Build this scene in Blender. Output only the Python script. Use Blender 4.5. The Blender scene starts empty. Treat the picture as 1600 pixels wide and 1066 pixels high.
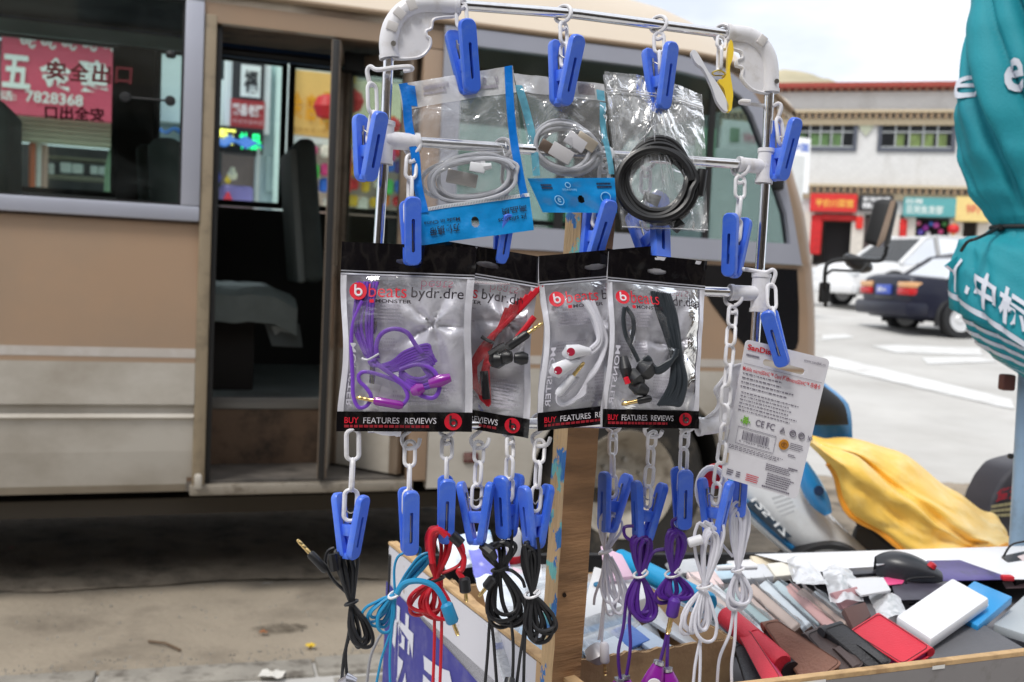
import bpy, bmesh, math, random
from mathutils import Vector as V, Matrix as M, noise as NZ
random.seed(7)
R = math.radians
sc = bpy.context.scene
# ---------------------------------------------------------------- camera
H = 1.22
TH = math.atan(103/1600); RO = R(2.7)
C0 = V((0, 0, H))
FW = V((0, math.cos(TH), -math.sin(TH)))
_r0 = V((1, 0, 0)); _u0 = V((0, math.sin(TH), math.cos(TH)))
RT = _r0*math.cos(RO) + _u0*math.sin(RO)
UP = -_r0*math.sin(RO) + _u0*math.cos(RO)
cam = bpy.data.cameras.new('camera'); camo = bpy.data.objects.new('camera', cam)
sc.collection.objects.link(camo); sc.camera = camo
mw = M((RT, UP, -FW)).transposed().to_4x4(); mw.translation = C0
camo.matrix_world = mw
cam.sensor_width = 36; cam.lens = 36; cam.clip_start = .05; cam.clip_end = 3000
cam.dof.use_dof = True; cam.dof.focus_distance = 1.0; cam.dof.aperture_fstop = 8.5
# ---------------------------------------------------------------- world, sun, exposure
SUN_EL, SUN_AZ = 58, 215          # overcast noon, sun veiled high behind the camera's left
world = bpy.data.worlds.new('World'); sc.world = world; world.use_nodes = True
wn = world.node_tree.nodes; wl = world.node_tree.links; wn.clear()
wo = wn.new('ShaderNodeOutputWorld'); mixw = wn.new('ShaderNodeMixShader')
b1 = wn.new('ShaderNodeBackground'); b2 = wn.new('ShaderNodeBackground')
sky = wn.new('ShaderNodeTexSky'); sky.sky_type = 'NISHITA'; sky.sun_disc = False
sky.sun_elevation = R(SUN_EL); sky.sun_rotation = R(SUN_AZ); sky.altitude = 3600
wl.new(sky.outputs[0], b1.inputs[0]); b1.inputs[1].default_value = .1
tc = wn.new('ShaderNodeTexCoord'); mp = wn.new('ShaderNodeMapping'); mp.inputs['Scale'].default_value = (1.2, 1.2, 3.6)
nz = wn.new('ShaderNodeTexNoise'); nz.inputs['Scale'].default_value = 2.6; nz.inputs['Detail'].default_value = 5
cr = wn.new('ShaderNodeValToRGB')
cr.color_ramp.elements[0].position = .36; cr.color_ramp.elements[0].color = (.56, .60, .67, 1)
cr.color_ramp.elements[1].position = .66; cr.color_ramp.elements[1].color = (.98, .99, 1, 1)
wl.new(tc.outputs['Generated'], mp.inputs[0]); wl.new(mp.outputs[0], nz.inputs['Vector'])
wl.new(nz.outputs['Fac'], cr.inputs[0]); wl.new(cr.outputs[0], b2.inputs[0]); b2.inputs[1].default_value = 1.12
mixw.inputs[0].default_value = .88
wl.new(b1.outputs[0], mixw.inputs[1]); wl.new(b2.outputs[0], mixw.inputs[2]); wl.new(mixw.outputs[0], wo.inputs[0])
sd = bpy.data.lights.new('sun', 'SUN'); sd.energy = 1.5; sd.angle = R(14); sd.color = (1, .96, .9)
so = bpy.data.objects.new('sun', sd); sc.collection.objects.link(so)
_sv = V((math.sin(R(SUN_AZ))*math.cos(R(SUN_EL)), math.cos(R(SUN_AZ))*math.cos(R(SUN_EL)), math.sin(R(SUN_EL))))
so.rotation_euler = _sv.to_track_quat('Z', 'Y').to_euler()
sc.view_settings.view_transform = 'Standard'; sc.view_settings.look = 'None'
sc.view_settings.exposure = 0.55; sc.view_settings.gamma = 1
sc.view_settings.use_curve_mapping = False
sc.render.engine = 'CYCLES'
sc.cycles.max_bounces = 8; sc.cycles.transparent_max_bounces = 24
sc.cycles.caustics_reflective = False; sc.cycles.caustics_refractive = False
sc.cycles.use_denoising = True
# ---------------------------------------------------------------- view helpers (survey points of the place)
def ray(px, py): return FW + RT*((px-800)/1600) - UP*((py-533)/1600)
def P(px, py, d): return C0 + ray(px, py)*d
def G(px, py, z):
    r = ray(px, py); return C0 + r*((z-H)/r.z)
def onplane(px, py, p0, n):
    r = ray(px, py); return C0 + r*((p0-C0).dot(n)/r.dot(n))
def ground_z(y):
    t = y-5.5
    return 0.0 if t <= 0 else .055*(math.sqrt(t*t+1)-1)
def rnd(a, b): return random.uniform(a, b)
# ---------------------------------------------------------------- materials
def srgb(r, g, b):
    f = lambda c: (c/255/12.92) if c/255 <= .04045 else ((c/255+.055)/1.055)**2.4
    return (f(r), f(g), f(b))
def mat(name, col, rough=.5, metal=0., var=.0, vs=6., bump=0., bs=30., dirt=None, ds=4., da=.5, spec=.5,
        sub=0., coat=0., emit=0., stretch=None, trans=0., dlo=.5, dhi=.68):
    m = bpy.data.materials.new(name); m.use_nodes = True
    nt = m.node_tree; n = nt.nodes; l = nt.links
    b = n['Principled BSDF']
    b.inputs['Roughness'].default_value = rough; b.inputs['Metallic'].default_value = metal
    b.inputs['Specular IOR Level'].default_value = spec
    b.inputs['Coat Weight'].default_value = coat
    b.inputs['Base Color'].default_value = (*col, 1)
    if trans: b.inputs['Transmission Weight'].default_value = trans
    if emit:
        b.inputs['Emission Color'].default_value = (*col, 1); b.inputs['Emission Strength'].default_value = emit
    t = n.new('ShaderNodeTexCoord'); vec = t.outputs['Object']
    if stretch:
        q = n.new('ShaderNodeMapping'); q.inputs['Scale'].default_value = stretch
        l.new(vec, q.inputs[0]); vec = q.outputs[0]
    cur = None
    if var:
        a = n.new('ShaderNodeTexNoise'); a.inputs['Scale'].default_value = vs; a.inputs['Detail'].default_value = 6
        l.new(vec, a.inputs['Vector'])
        r_ = n.new('ShaderNodeMapRange'); r_.inputs[1].default_value = .25; r_.inputs[2].default_value = .75
        r_.inputs[3].default_value = 1-var; r_.inputs[4].default_value = 1+var
        l.new(a.outputs['Fac'], r_.inputs[0])
        x = n.new('ShaderNodeMix'); x.data_type = 'RGBA'; x.blend_type = 'MULTIPLY'; x.inputs[0].default_value = 1
        x.inputs[6].default_value = (*col, 1); l.new(r_.outputs[0], x.inputs[7]); cur = x.outputs[2]
    if dirt:
        a = n.new('ShaderNodeTexNoise'); a.inputs['Scale'].default_value = ds; a.inputs['Detail'].default_value = 8
        a.inputs['Roughness'].default_value = .65
        l.new(vec, a.inputs['Vector'])
        r_ = n.new('ShaderNodeMapRange'); r_.inputs[1].default_value = dlo; r_.inputs[2].default_value = dhi
        r_.inputs[3].default_value = 0; r_.inputs[4].default_value = da
        l.new(a.outputs['Fac'], r_.inputs[0])
        x = n.new('ShaderNodeMix'); x.data_type = 'RGBA'
        l.new(r_.outputs[0], x.inputs[0])
        if cur: l.new(cur, x.inputs[6])
        else: x.inputs[6].default_value = (*col, 1)
        x.inputs[7].default_value = (*dirt, 1); cur = x.outputs[2]
    if cur: l.new(cur, b.inputs['Base Color'])
    if bump:
        a = n.new('ShaderNodeTexNoise'); a.inputs['Scale'].default_value = bs; a.inputs['Detail'].default_value = 5
        l.new(vec, a.inputs['Vector'])
        u = n.new('ShaderNodeBump'); u.inputs['Strength'].default_value = bump; u.inputs['Distance'].default_value = .01
        l.new(a.outputs['Fac'], u.inputs['Height']); l.new(u.outputs[0], b.inputs['Normal'])
    return m
def glass(name, tint=(.8, .9, .88), refl=.9, haze=0., hcol=(.8, .8, .8), bump=0., bs=8., hs=30., rough=.03, lo=.45, hi=.75, base=0., stretch=None):
    """thin pane or plastic film: tinted see-through, fresnel gloss, optional milky creases"""
    m = bpy.data.materials.new(name); m.use_nodes = True
    nt = m.node_tree; n = nt.nodes; l = nt.links; n.clear()
    o = n.new('ShaderNodeOutputMaterial')
    tr = n.new('ShaderNodeBsdfTransparent'); tr.inputs[0].default_value = (*tint, 1)
    gl = n.new('ShaderNodeBsdfGlossy'); gl.inputs['Roughness'].default_value = rough
    gl.inputs[0].default_value = (1, 1, 1, 1)
    fr = n.new('ShaderNodeFresnel'); fr.inputs[0].default_value = 1.5
    mu = n.new('ShaderNodeMath'); mu.operation = 'MULTIPLY'; mu.inputs[1].default_value = refl
    l.new(fr.outputs[0], mu.inputs[0])
    t = n.new('ShaderNodeTexCoord'); vec = t.outputs['Object']
    if stretch:
        q = n.new('ShaderNodeMapping'); q.inputs['Scale'].default_value = stretch
        l.new(vec, q.inputs[0]); vec = q.outputs[0]
    last = tr.outputs[0]
    if haze or base:
        df = n.new('ShaderNodeBsdfDiffuse'); df.inputs[0].default_value = (*hcol, 1)
        a = n.new('ShaderNodeTexNoise'); a.inputs['Scale'].default_value = hs; a.inputs['Detail'].default_value = 8
        a.inputs['Distortion'].default_value = 1.5; a.inputs['Roughness'].default_value = .6
        l.new(vec, a.inputs['Vector'])
        r_ = n.new('ShaderNodeMapRange'); r_.inputs[1].default_value = lo; r_.inputs[2].default_value = hi
        r_.inputs[3].default_value = base; r_.inputs[4].default_value = haze
        l.new(a.outputs['Fac'], r_.inputs[0])
        mx = n.new('ShaderNodeMixShader'); l.new(r_.outputs[0], mx.inputs[0])
        l.new(tr.outputs[0], mx.inputs[1]); l.new(df.outputs[0], mx.inputs[2]); last = mx.outputs[0]
    if bump:
        a = n.new('ShaderNodeTexNoise'); a.inputs['Scale'].default_value = bs; a.inputs['Detail'].default_value = 4
        a.inputs['Distortion'].default_value = 1.
        l.new(vec, a.inputs['Vector'])
        u = n.new('ShaderNodeBump'); u.inputs['Strength'].default_value = bump; u.inputs['Distance'].default_value = .01
        l.new(a.outputs['Fac'], u.inputs['Height']); l.new(u.outputs[0], gl.inputs['Normal'])
        l.new(u.outputs[0], fr.inputs['Normal'])
    m2 = n.new('ShaderNodeMixShader'); l.new(mu.outputs[0], m2.inputs[0])
    l.new(last, m2.inputs[1]); l.new(gl.outputs[0], m2.inputs[2]); l.new(m2.outputs[0], o.inputs[0])
    return m
_mc = {}
def cm(r, g, b, rough=.5, **k):
    """colour material from a measured sRGB colour of the thing itself, cached"""
    key = (r, g, b, rough, tuple(sorted(k.items())))
    if key not in _mc: _mc[key] = mat('paint', srgb(r, g, b), rough, **k)
    return _mc[key]
# ---------------------------------------------------------------- mesh builder
class MB:
    def __init__(s): s.v = []; s.f = []
    def add(s, vs, fs):
        o = len(s.v); s.v += [V(x) for x in vs]; s.f += [tuple(i+o for i in f) for f in fs]; return s
    def box(s, x0, x1, y0, y1, z0, z1, T=None):
        vs = [V((x, y, z)) for x in (x0, x1) for y in (y0, y1) for z in (z0, z1)]
        if T: vs = [T @ v for v in vs]
        return s.add(vs, [(0, 1, 3, 2), (4, 6, 7, 5), (0, 4, 5, 1), (2, 3, 7, 6), (0, 2, 6, 4), (1, 5, 7, 3)])
    def rbox(s, x0, x1, y0, y1, z0, z1, T=None, b=.002, seg=2):
        bm = bmesh.new()
        vs = [bm.verts.new((x, y, z)) for x in (x0, x1) for y in (y0, y1) for z in (z0, z1)]
        for f in [(0, 1, 3, 2), (4, 6, 7, 5), (0, 4, 5, 1), (2, 3, 7, 6), (0, 2, 6, 4), (1, 5, 7, 3)]: bm.faces.new([vs[i] for i in f])
        bmesh.ops.bevel(bm, geom=list(bm.edges), offset=b, segments=seg, profile=.5, affect='EDGES')
        return s.bm(bm, T)
    def bm(s, bm, T=None):
        bm.verts.index_update()
        s.add([(T @ v.co if T else v.co.copy()) for v in bm.verts], [[v.index for v in f.verts] for f in bm.faces]); bm.free(); return s
    def hexa(s, top, bot, b=0., seg=2):
        """solid between two quads (lists of 4 points, same order)"""
        bm = bmesh.new(); a = [bm.verts.new(p) for p in top]; c = [bm.verts.new(p) for p in bot]
        bm.faces.new(a); bm.faces.new(c[::-1])
        for i in range(len(a)):
            j = (i+1) % len(a); bm.faces.new((a[j], a[i], c[i], c[j]))
        bmesh.ops.recalc_face_normals(bm, faces=bm.faces)
        if b: bmesh.ops.bevel(bm, geom=list(bm.edges), offset=b, segments=seg, profile=.5, affect='EDGES')
        return s.bm(bm)
    def tube(s, pts, r, n=8, closed=False, caps=True, flat=1.):
        pts = [V(p) for p in pts]; k = len(pts); rr = r if isinstance(r, (list, tuple)) else [r]*k
        tg = []
        for i in range(k):
            a = pts[(i-1) % k] if (closed or i > 0) else pts[i]; b = pts[(i+1) % k] if (closed or i < k-1) else pts[i]
            t = b-a; tg.append(t.normalized() if t.length > 1e-9 else V((0, 0, 1)))
        ref = V((0, 1, 0)) if abs(tg[0].y) < .8 else V((0, 0, 1))
        nn = (ref - tg[0]*ref.dot(tg[0])).normalized()
        vs = []; fs = []
        for i in range(k):
            nn = nn - tg[i]*nn.dot(tg[i])
            nn = nn.normalized() if nn.length > 1e-6 else tg[i].orthogonal().normalized()
            bb = tg[i].cross(nn)
            for j in range(n):
                a = 2*math.pi*j/n; vs.append(pts[i] + (nn*math.cos(a)*flat + bb*math.sin(a))*rr[i])
        for i in range(k if closed else k-1):
            for j in range(n):
                i2 = (i+1) % k; fs.append((i*n+j, i*n+(j+1) % n, i2*n+(j+1) % n, i2*n+j))
        if caps and not closed: fs += [tuple(range(n))[::-1], tuple((k-1)*n+j for j in range(n))]
        return s.add(vs, fs)
    def lathe(s, prof, n=24, T=None, ax='z'):
        vs = []; fs = []
        for (r, z) in prof:
            for j in range(n):
                a = 2*math.pi*j/n; v = V((r*math.cos(a), r*math.sin(a), z))
                if ax == 'y': v = V((v.x, v.z, v.y))
                vs.append(T @ v if T else v)
        for i in range(len(prof)-1):
            for j in range(n): fs.append((i*n+j, i*n+(j+1) % n, (i+1)*n+(j+1) % n, (i+1)*n+j))
        if 1e-5 < prof[0][0] < .15: fs.append(tuple(range(n))[::-1])
        if 1e-5 < prof[-1][0] < .15: fs.append(tuple((len(prof)-1)*n+j for j in range(n)))
        return s.add(vs, fs)
    def prism(s, poly, th, nv):
        """planar outline of world points swept by nv*th, solid"""
        k = len(poly); a = [V(p) for p in poly]; b = [p + nv*th for p in a]
        return s.add(a+b, [tuple(range(k)), tuple(range(2*k-1, k-1, -1))] + [(i, k+i, k+(i+1) % k, (i+1) % k) for i in range(k)])
    def plate_hole(s, outer, inner, fn, th, bev=0.):
        """outer, inner: 2-D loops of equal length; fn(x,y,n) maps to space; n from 0 (front) to -th"""
        k = len(outer); cx = sum(p[0] for p in outer)/k; cy = sum(p[1] for p in outer)/k
        def ins(p, e):
            d = math.hypot(p[0]-cx, p[1]-cy); q = 1-e/max(d, 1e-6); return (cx+(p[0]-cx)*q, cy+(p[1]-cy)*q)
        L = [[fn(*p, 0) for p in inner], [fn(*ins(p, bev), 0) for p in outer]]
        if bev: L += [[fn(*p, -bev) for p in outer], [fn(*p, -th+bev) for p in outer]]
        L += [[fn(*ins(p, bev), -th) for p in outer], [fn(*p, -th) for p in inner]]
        vs = [v for r_ in L for v in r_]; fs = []; m = len(L)
        for i in range(m):
            i2 = (i+1) % m
            for j in range(k): fs.append((i*k+j, i2*k+j, i2*k+(j+1) % k, i*k+(j+1) % k))
        return s.add(vs, fs)
    def grid(s, fn, nu, nv, th=0., nrm=None):
        o = [[V(fn(i/nu, j/nv)) for i in range(nu+1)] for j in range(nv+1)]
        vs = [p for r_ in o for p in r_]; w = nu+1
        fs = [(j*w+i, j*w+i+1, (j+1)*w+i+1, (j+1)*w+i) for j in range(nv) for i in range(nu)]
        if th:
            k = len(vs); nr = nrm or (o[0][-1]-o[0][0]).cross(o[-1][0]-o[0][0]).normalized()
            vs += [p + nr*th for p in vs]; fs += [tuple(i+k for i in f[::-1]) for f in fs]
            ed = [i for i in range(w)] + [j*w+nu for j in range(1, nv+1)] + [nv*w+i for i in range(nu-1, -1, -1)] + [j*w for j in range(nv-1, 0, -1)]
            for a in range(len(ed)):
                b = ed[(a+1) % len(ed)]; fs.append((b, ed[a], ed[a]+k, b+k))
        return s.add(vs, fs)
MW = {}
def link(o): sc.collection.objects.link(o); return o
def tag(o, label=None, cat=None, group=None, kind=None):
    if label: o['label'] = label
    if cat: o['category'] = cat
    if group: o['group'] = group
    if kind: o['kind'] = kind
    return o
def thing(name, label, cat, loc=(0, 0, 0), group=None, mx=None):
    o = link(bpy.data.objects.new(name, None)); o.empty_display_size = .05
    o.matrix_basis = mx if mx else M.Translation(V(loc)); MW[o] = o.matrix_basis.copy()
    return tag(o, label, cat, group)
def mesh_of(name, mb, m, inv=None, ang=38):
    me = bpy.data.meshes.new(name)
    me.from_pydata([tuple(inv @ v) if inv else tuple(v) for v in mb.v], [], mb.f); me.validate()
    for mm in (m if isinstance(m, (list, tuple)) else [m]): me.materials.append(mm)
    me.polygons.foreach_set('use_smooth', [True]*len(me.polygons))
    me.set_sharp_from_angle(angle=R(ang)); me.update()
    return me
def obj(name, mb, m, parent, label=None, ang=38, kind=None):
    """part in world coordinates, stored local to its thing"""
    w = MW[parent]
    o = link(bpy.data.objects.new(name, mesh_of(name, mb, m, w.inverted(), ang))); o.parent = parent; MW[o] = w
    if label: o['label'] = label
    if kind: o['kind'] = kind
    return o
def top(name, mb, m, label=None, cat=None, group=None, kind=None, ang=38):
    """a thing that is one mesh; origin at its base"""
    if kind == 'structure': w = M.Identity(4)
    else:
        n = len(mb.v); c = sum(mb.v, V())/n; c.z = min(v.z for v in mb.v); w = M.Translation(c)
    o = link(bpy.data.objects.new(name, mesh_of(name, mb, m, w.inverted(), ang))); o.matrix_basis = w; MW[o] = w
    return tag(o, label, cat, group, kind)
def inst(name, me, parent, wm, lab=None):
    """part sharing mesh data, placed by a world matrix"""
    o = link(bpy.data.objects.new(name, me)); o.parent = parent; o.matrix_basis = MW[parent].inverted() @ wm; MW[o] = wm
    if lab: o['label'] = lab
    return o
# ---------------------------------------------------------------- quads and lettering
class Q:
    """four-cornered sheet in space; p(s,t,n): s right, t down, n towards the viewer"""
    def __init__(s, tl, tr, br, bl, bulge=None):
        s.c = [V(x) for x in (tl, tr, br, bl)]
        s.n = -((s.c[1]-s.c[0]).cross(s.c[3]-s.c[0])).normalized(); s.b = bulge
        if s.n.dot(C0-s.c[0]) < 0: s.n = -s.n
    def p(s, a, t, n=0.):
        x = s.c[0].lerp(s.c[1], a).lerp(s.c[3].lerp(s.c[2], a), t)
        if s.b: n = n + s.b(a, t)
        return x + s.n*n
    def sub(s, r): return lambda a, t, n=0.: s.p(r[0]+(r[2]-r[0])*a, r[1]+(r[3]-r[1])*t, n)
def QP(tl, tr, br, bl, bulge=None): return Q(P(*tl), P(*tr), P(*br), P(*bl), bulge)
_tx = {}
def text_mesh(body, bold, fine=0):
    k = (body, bold, fine)
    if k not in _tx:
        cu = bpy.data.curves.new('lettering', 'FONT'); cu.body = body; cu.offset = bold; cu.resolution_u = 3
        ob = bpy.data.objects.new('lettering', cu); link(ob)
        bpy.context.view_layer.update()
        e = ob.evaluated_get(bpy.context.evaluated_depsgraph_get()); me = e.to_mesh()
        vs = [v.co.copy() for v in me.vertices]; fs = [tuple(p.vertices) for p in me.polygons]; e.to_mesh_clear()
        bpy.data.objects.remove(ob); bpy.data.curves.remove(cu)
        if not vs: vs = [V((0, 0, 0))]
        x0 = min(v.x for v in vs); x1 = max(v.x for v in vs); y0 = min(v.y for v in vs); y1 = max(v.y for v in vs)
        if fine:
            bm = bmesh.new(); bv = [bm.verts.new(v) for v in vs]
            for f_ in fs:
                try: bm.faces.new([bv[i] for i in f_])
                except ValueError: pass
            bmesh.ops.triangulate(bm, faces=bm.faces)
            for _ in range(fine):
                lim = .06*max(x1-x0, y1-y0); bmesh.ops.subdivide_edges(bm, edges=[e_ for e_ in bm.edges if e_.calc_length() > lim], cuts=1, use_grid_fill=False); bmesh.ops.triangulate(bm, faces=bm.faces)
            bm.verts.index_update(); vs = [v.co.copy() for v in bm.verts]; fs = [tuple(v.index for v in f_.verts) for f_ in bm.faces]; bm.free()
        _tx[k] = ([((v.x-x0)/max(x1-x0, 1e-6), (y1-v.y)/max(y1-y0, 1e-6)) for v in vs], fs)
    return _tx[k]
def letters(mb, body, surf, rect, n=.001, bold=.0, rot=False, mirror=False, skew=0., fine=0):
    vs, fs = text_mesh(body, bold, fine); r = rect; out = []
    f = lambda a, t, k: surf(r[0]+(r[2]-r[0])*a, r[1]+(r[3]-r[1])*t, k)
    for (a, t) in vs:
        if rot: a, t = 1-a, 1-t
        if mirror: a = 1-a
        out.append(f(a+skew*(.5-t), t, n))
    mb.add(out, fs); return mb
def rrect(x0, y0, x1, y1, r, k=4):
    out = []
    for (cx, cy, a0) in ((x1-r, y1-r, 0), (x0+r, y1-r, 90), (x0+r, y0+r, 180), (x1-r, y0+r, 270)):
        for i in range(k+1):
            a = R(a0+90*i/k); out.append((cx+r*math.cos(a), cy+r*math.sin(a)))
    return out
def smooth(pts, k=6, closed=False):
    """Catmull-Rom through points"""
    pts = [V(p) for p in pts]; n = len(pts); out = []
    for i in range(n if closed else n-1):
        g = (lambda j: pts[j % n]) if closed else (lambda j: pts[max(0, min(n-1, j))])
        a, b, c, d = g(i-1), g(i), g(i+1), g(i+2)
        for j in range(k):
            t = j/k; out.append(.5*((2*b)+(c-a)*t+(2*a-5*b+4*c-d)*t*t+(3*b-a-3*c+d)*t**3))
    if not closed: out.append(pts[-1])
    return out
def small_print(mb, q, rect, rows, n=.0006, fill=.9, hgt=.5, wmin=.02, wmax=.07):
    """rows of print too fine to read: short flat dashes"""
    s0, t0, s1, t1 = rect; dt = (t1-t0)/rows
    for i in range(rows):
        s = s0; e = s0+(s1-s0)*rnd(fill-.25, fill)
        while s < e:
            w = min(rnd(wmin, wmax)*(s1-s0), e-s); t = t0+i*dt
            mb.add([q.p(s, t, n), q.p(s+w, t, n), q.p(s+w, t+dt*hgt, n), q.p(s, t+dt*hgt, n)], [(0, 3, 2, 1)])
            s += w+.012*(s1-s0)
# ================================================================ common materials
m_white = mat('white_plastic', srgb(225, 224, 228), .35, var=.04, vs=40, dirt=srgb(170, 160, 145), ds=60, da=.35)
m_chrome = mat('chrome', (.78, .78, .8), .16, 1., bump=.02, bs=200, dirt=(.5, .46, .42), ds=120, da=.25)
m_blue = mat('blue_plastic', srgb(54, 106, 224), .32, var=.05, vs=30, spec=.5, sub=0, dirt=srgb(100, 136, 218), ds=90, da=.5)
m_dark = mat('black_rubber', (.012, .012, .013), .6, var=.2, vs=20)
m_steel = mat('spring_steel', (.45, .43, .4), .35, 1.)
m_asph = mat('street_concrete', srgb(190, 188, 184), .9, var=.12, vs=.8, bump=.25, bs=60, dirt=srgb(140, 135, 128), ds=.5, da=.6, dlo=.45, dhi=.8)
m_pave = mat('dusty_road', srgb(152, 141, 125), .95, var=.16, vs=3, bump=.6, bs=45, dirt=srgb(96, 87, 76), ds=2.2, da=.85, dlo=.50, dhi=.74)
m_kerb = mat('kerb_stone', srgb(150, 145, 136), .9, var=.18, vs=9, bump=.5, bs=50, dirt=srgb(85, 78, 70), ds=14, da=.8)
m_line = mat('road_paint', (.68, .68, .67), .85, var=.06, vs=5, dirt=srgb(190, 188, 184), ds=3, da=.85, dlo=.42)
def vary(m, amt):
    """each object made of it a slightly different shade"""
    nt = m.node_tree; n = nt.nodes; l = nt.links; b = n['Principled BSDF']; src = b.inputs['Base Color'].links[0].from_socket
    oi = n.new('ShaderNodeObjectInfo'); r_ = n.new('ShaderNodeMapRange'); r_.inputs[3].default_value = 1-amt; r_.inputs[4].default_value = 1+amt
    hs_ = n.new('ShaderNodeHueSaturation'); l.new(oi.outputs['Random'], r_.inputs[0]); l.new(r_.outputs[0], hs_.inputs['Value'])
    r2 = n.new('ShaderNodeMapRange'); r2.inputs[3].default_value = 1.0; r2.inputs[4].default_value = .95; l.new(oi.outputs['Random'], r2.inputs[0]); l.new(r2.outputs[0], hs_.inputs['Saturation'])
    l.new(src, hs_.inputs['Color']); l.new(hs_.outputs[0], b.inputs['Base Color'])
vary(m_blue, .10)
# ================================================================ ground
xs = [-60, -30, -15, -8, -5, -3.5, -2.5, -1.5, -.5, .5, 1.5, 3, 5, 8, 12, 20, 35, 60, 90]
ys = [-30, -8, -2, 0, 1, 2, 2.6, 3.2, 4, 5, 5.5, 6, 6.5, 7, 8, 9.5, 12, 16, 22, 30, 45, 70, 120, 200, 400]
mb = MB()
mb.add([(x, y, ground_z(y)) for y in ys for x in xs],
       [(j*len(xs)+i, j*len(xs)+i+1, (j+1)*len(xs)+i+1, (j+1)*len(xs)+i) for j in range(len(ys)-1) for i in range(len(xs)-1)])
top('road', mb, m_asph, kind='structure')
# dusty strip between the kerb and the bus, a sheet just above the street
k0 = G(-300, 1080, 0); k1 = G(530, 1030, 0); kd = (k1-k0).normalized(); kn = V((-kd.y, kd.x, 0))
mb = MB(); a = k0-kd*4
def strip(o, l0, l1, w0, w1, z):
    return [o+kd*l0+kn*w0+V((0, 0, z)), o+kd*l1+kn*w0+V((0, 0, z)), o+kd*l1+kn*w1+V((0, 0, z)), o+kd*l0+kn*w1+V((0, 0, z))]
mb.grid(lambda u, v: k0 + kd*(-4+10.5*u) + kn*(-.02+3.0*v) + V((0, 0, .004+.006*NZ.noise((u*30, v*9, 0))*min(1, 4*v))), 60, 18)
shoulder = top('road_shoulder', mb, m_pave, kind='structure'); m_oil = glass('oil_stain', (.9, .9, .9), .0, haze=.75, base=.0, hcol=srgb(80, 72, 62), hs=16, lo=.42, hi=.7)
kerb = MB(); kerb.add(strip(k0, -4, 6.5, -1.2, -.02, -.02), [(0, 1, 2, 3)])
pv = top('pavement', kerb, m_kerb, kind='structure')
for i in range(17):
    l = -3.6+i*.62; b = MB(); b.rbox(0, .612, -.13, 0, -.05, rnd(.010, .018), T=M.Translation(k0+kd*l) @ M.Rotation(math.atan2(kd.y, kd.x)+rnd(-.006, .006), 4, 'Z'), b=.008)
    obj('kerb_stone', b, m_kerb, pv)
for i in range(22):
    for j in range(3):
        l = -3.6+i*.5+j*.2; b = MB(); z = rnd(-.004, .004)
        b.rbox(0, .492, -.33-.305*j-.12, -.14-.305*j, -.05, z, T=M.Translation(k0+kd*l) @ M.Rotation(math.atan2(kd.y, kd.x), 4, 'Z'), b=.004)
        obj('paving_slab', b, m_kerb, pv)
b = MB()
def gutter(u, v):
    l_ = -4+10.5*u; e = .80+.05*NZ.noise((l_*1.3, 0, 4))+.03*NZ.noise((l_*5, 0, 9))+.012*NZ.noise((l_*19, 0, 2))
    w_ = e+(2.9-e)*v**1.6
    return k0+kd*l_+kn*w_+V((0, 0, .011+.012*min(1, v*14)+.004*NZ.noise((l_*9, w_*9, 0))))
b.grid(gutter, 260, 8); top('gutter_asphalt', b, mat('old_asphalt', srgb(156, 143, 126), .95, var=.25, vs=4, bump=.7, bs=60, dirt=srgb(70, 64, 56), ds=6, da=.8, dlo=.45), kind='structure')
for i in range(9):                                        # dark oil spots on the dust
    l_ = 1.4+.55*i+rnd(-.2, .2); w_ = rnd(.15, .7); c = k0+kd*l_+kn*w_; rr_ = rnd(.04, .12); b = MB(); kk = 26
    b.add([c+V((0, 0, .0115))]+[c+kd*rr_*1.6*math.cos(2*math.pi*j/kk)*(1+.5*NZ.noise((j*.9, i, 3)))+kn*rr_*.7*math.sin(2*math.pi*j/kk)*(1+.5*NZ.noise((j*.9, i, 8)))+V((0, 0, .0115)) for j in range(kk)], [(0, 1+j, 1+(j+1) % kk) for j in range(kk)])
    obj('oil_stain', b, m_oil, shoulder)
# litter by the kerb
for (px, py, c, lab, sx) in ((485, 1011, (225, 190, 60), 'small yellow scrap on the dusty road near the kerb', .03), (425, 1056, (225, 222, 215), 'white paper scrap lying on the kerb', .07), (412, 990, (160, 105, 70), 'small brown scrap on the dusty road', .025), (8, 862, (190, 140, 130), 'pale pink scrap in the shade under the bus', .1)):
    p = G(px, py, .012); b = MB()
    b.grid(lambda u, v: p+V(((u-.5)*sx, (v-.5)*sx*.7, .006+.012*NZ.noise((u*4+px, v*4, 1)))), 5, 4, .001)
    top('litter_scrap', b, cm(*c), lab, 'litter', 'scraps of litter on the road')
b = MB(); p0 = G(232, 1002, .012); p1 = G(282, 1016, .012); b.tube([p0, (p0+p1)/2+V((0, .01, .004)), p1], .004, 6)
top('twig', b, cm(105, 85, 65), 'thin brown twig lying on the dusty road', 'twig')
# loose grit
gr = MB()
for i in range(1600):
    q = k0+kd*rnd(0, 5)+kn*(rnd(-.02, .1) if i % 2 else rnd(0, 1.2)); s = rnd(.002, .007)
    gr.add([q+V((s, 0, .004)), q+V((-s*.5, s*.8, .004)), q+V((-s*.5, -s*.8, .004)), q+V((0, 0, .004+s*1.2))], [(0, 1, 3), (1, 2, 3), (2, 0, 3)])
tag(top('grit', gr, m_kerb), kind='stuff')
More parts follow.
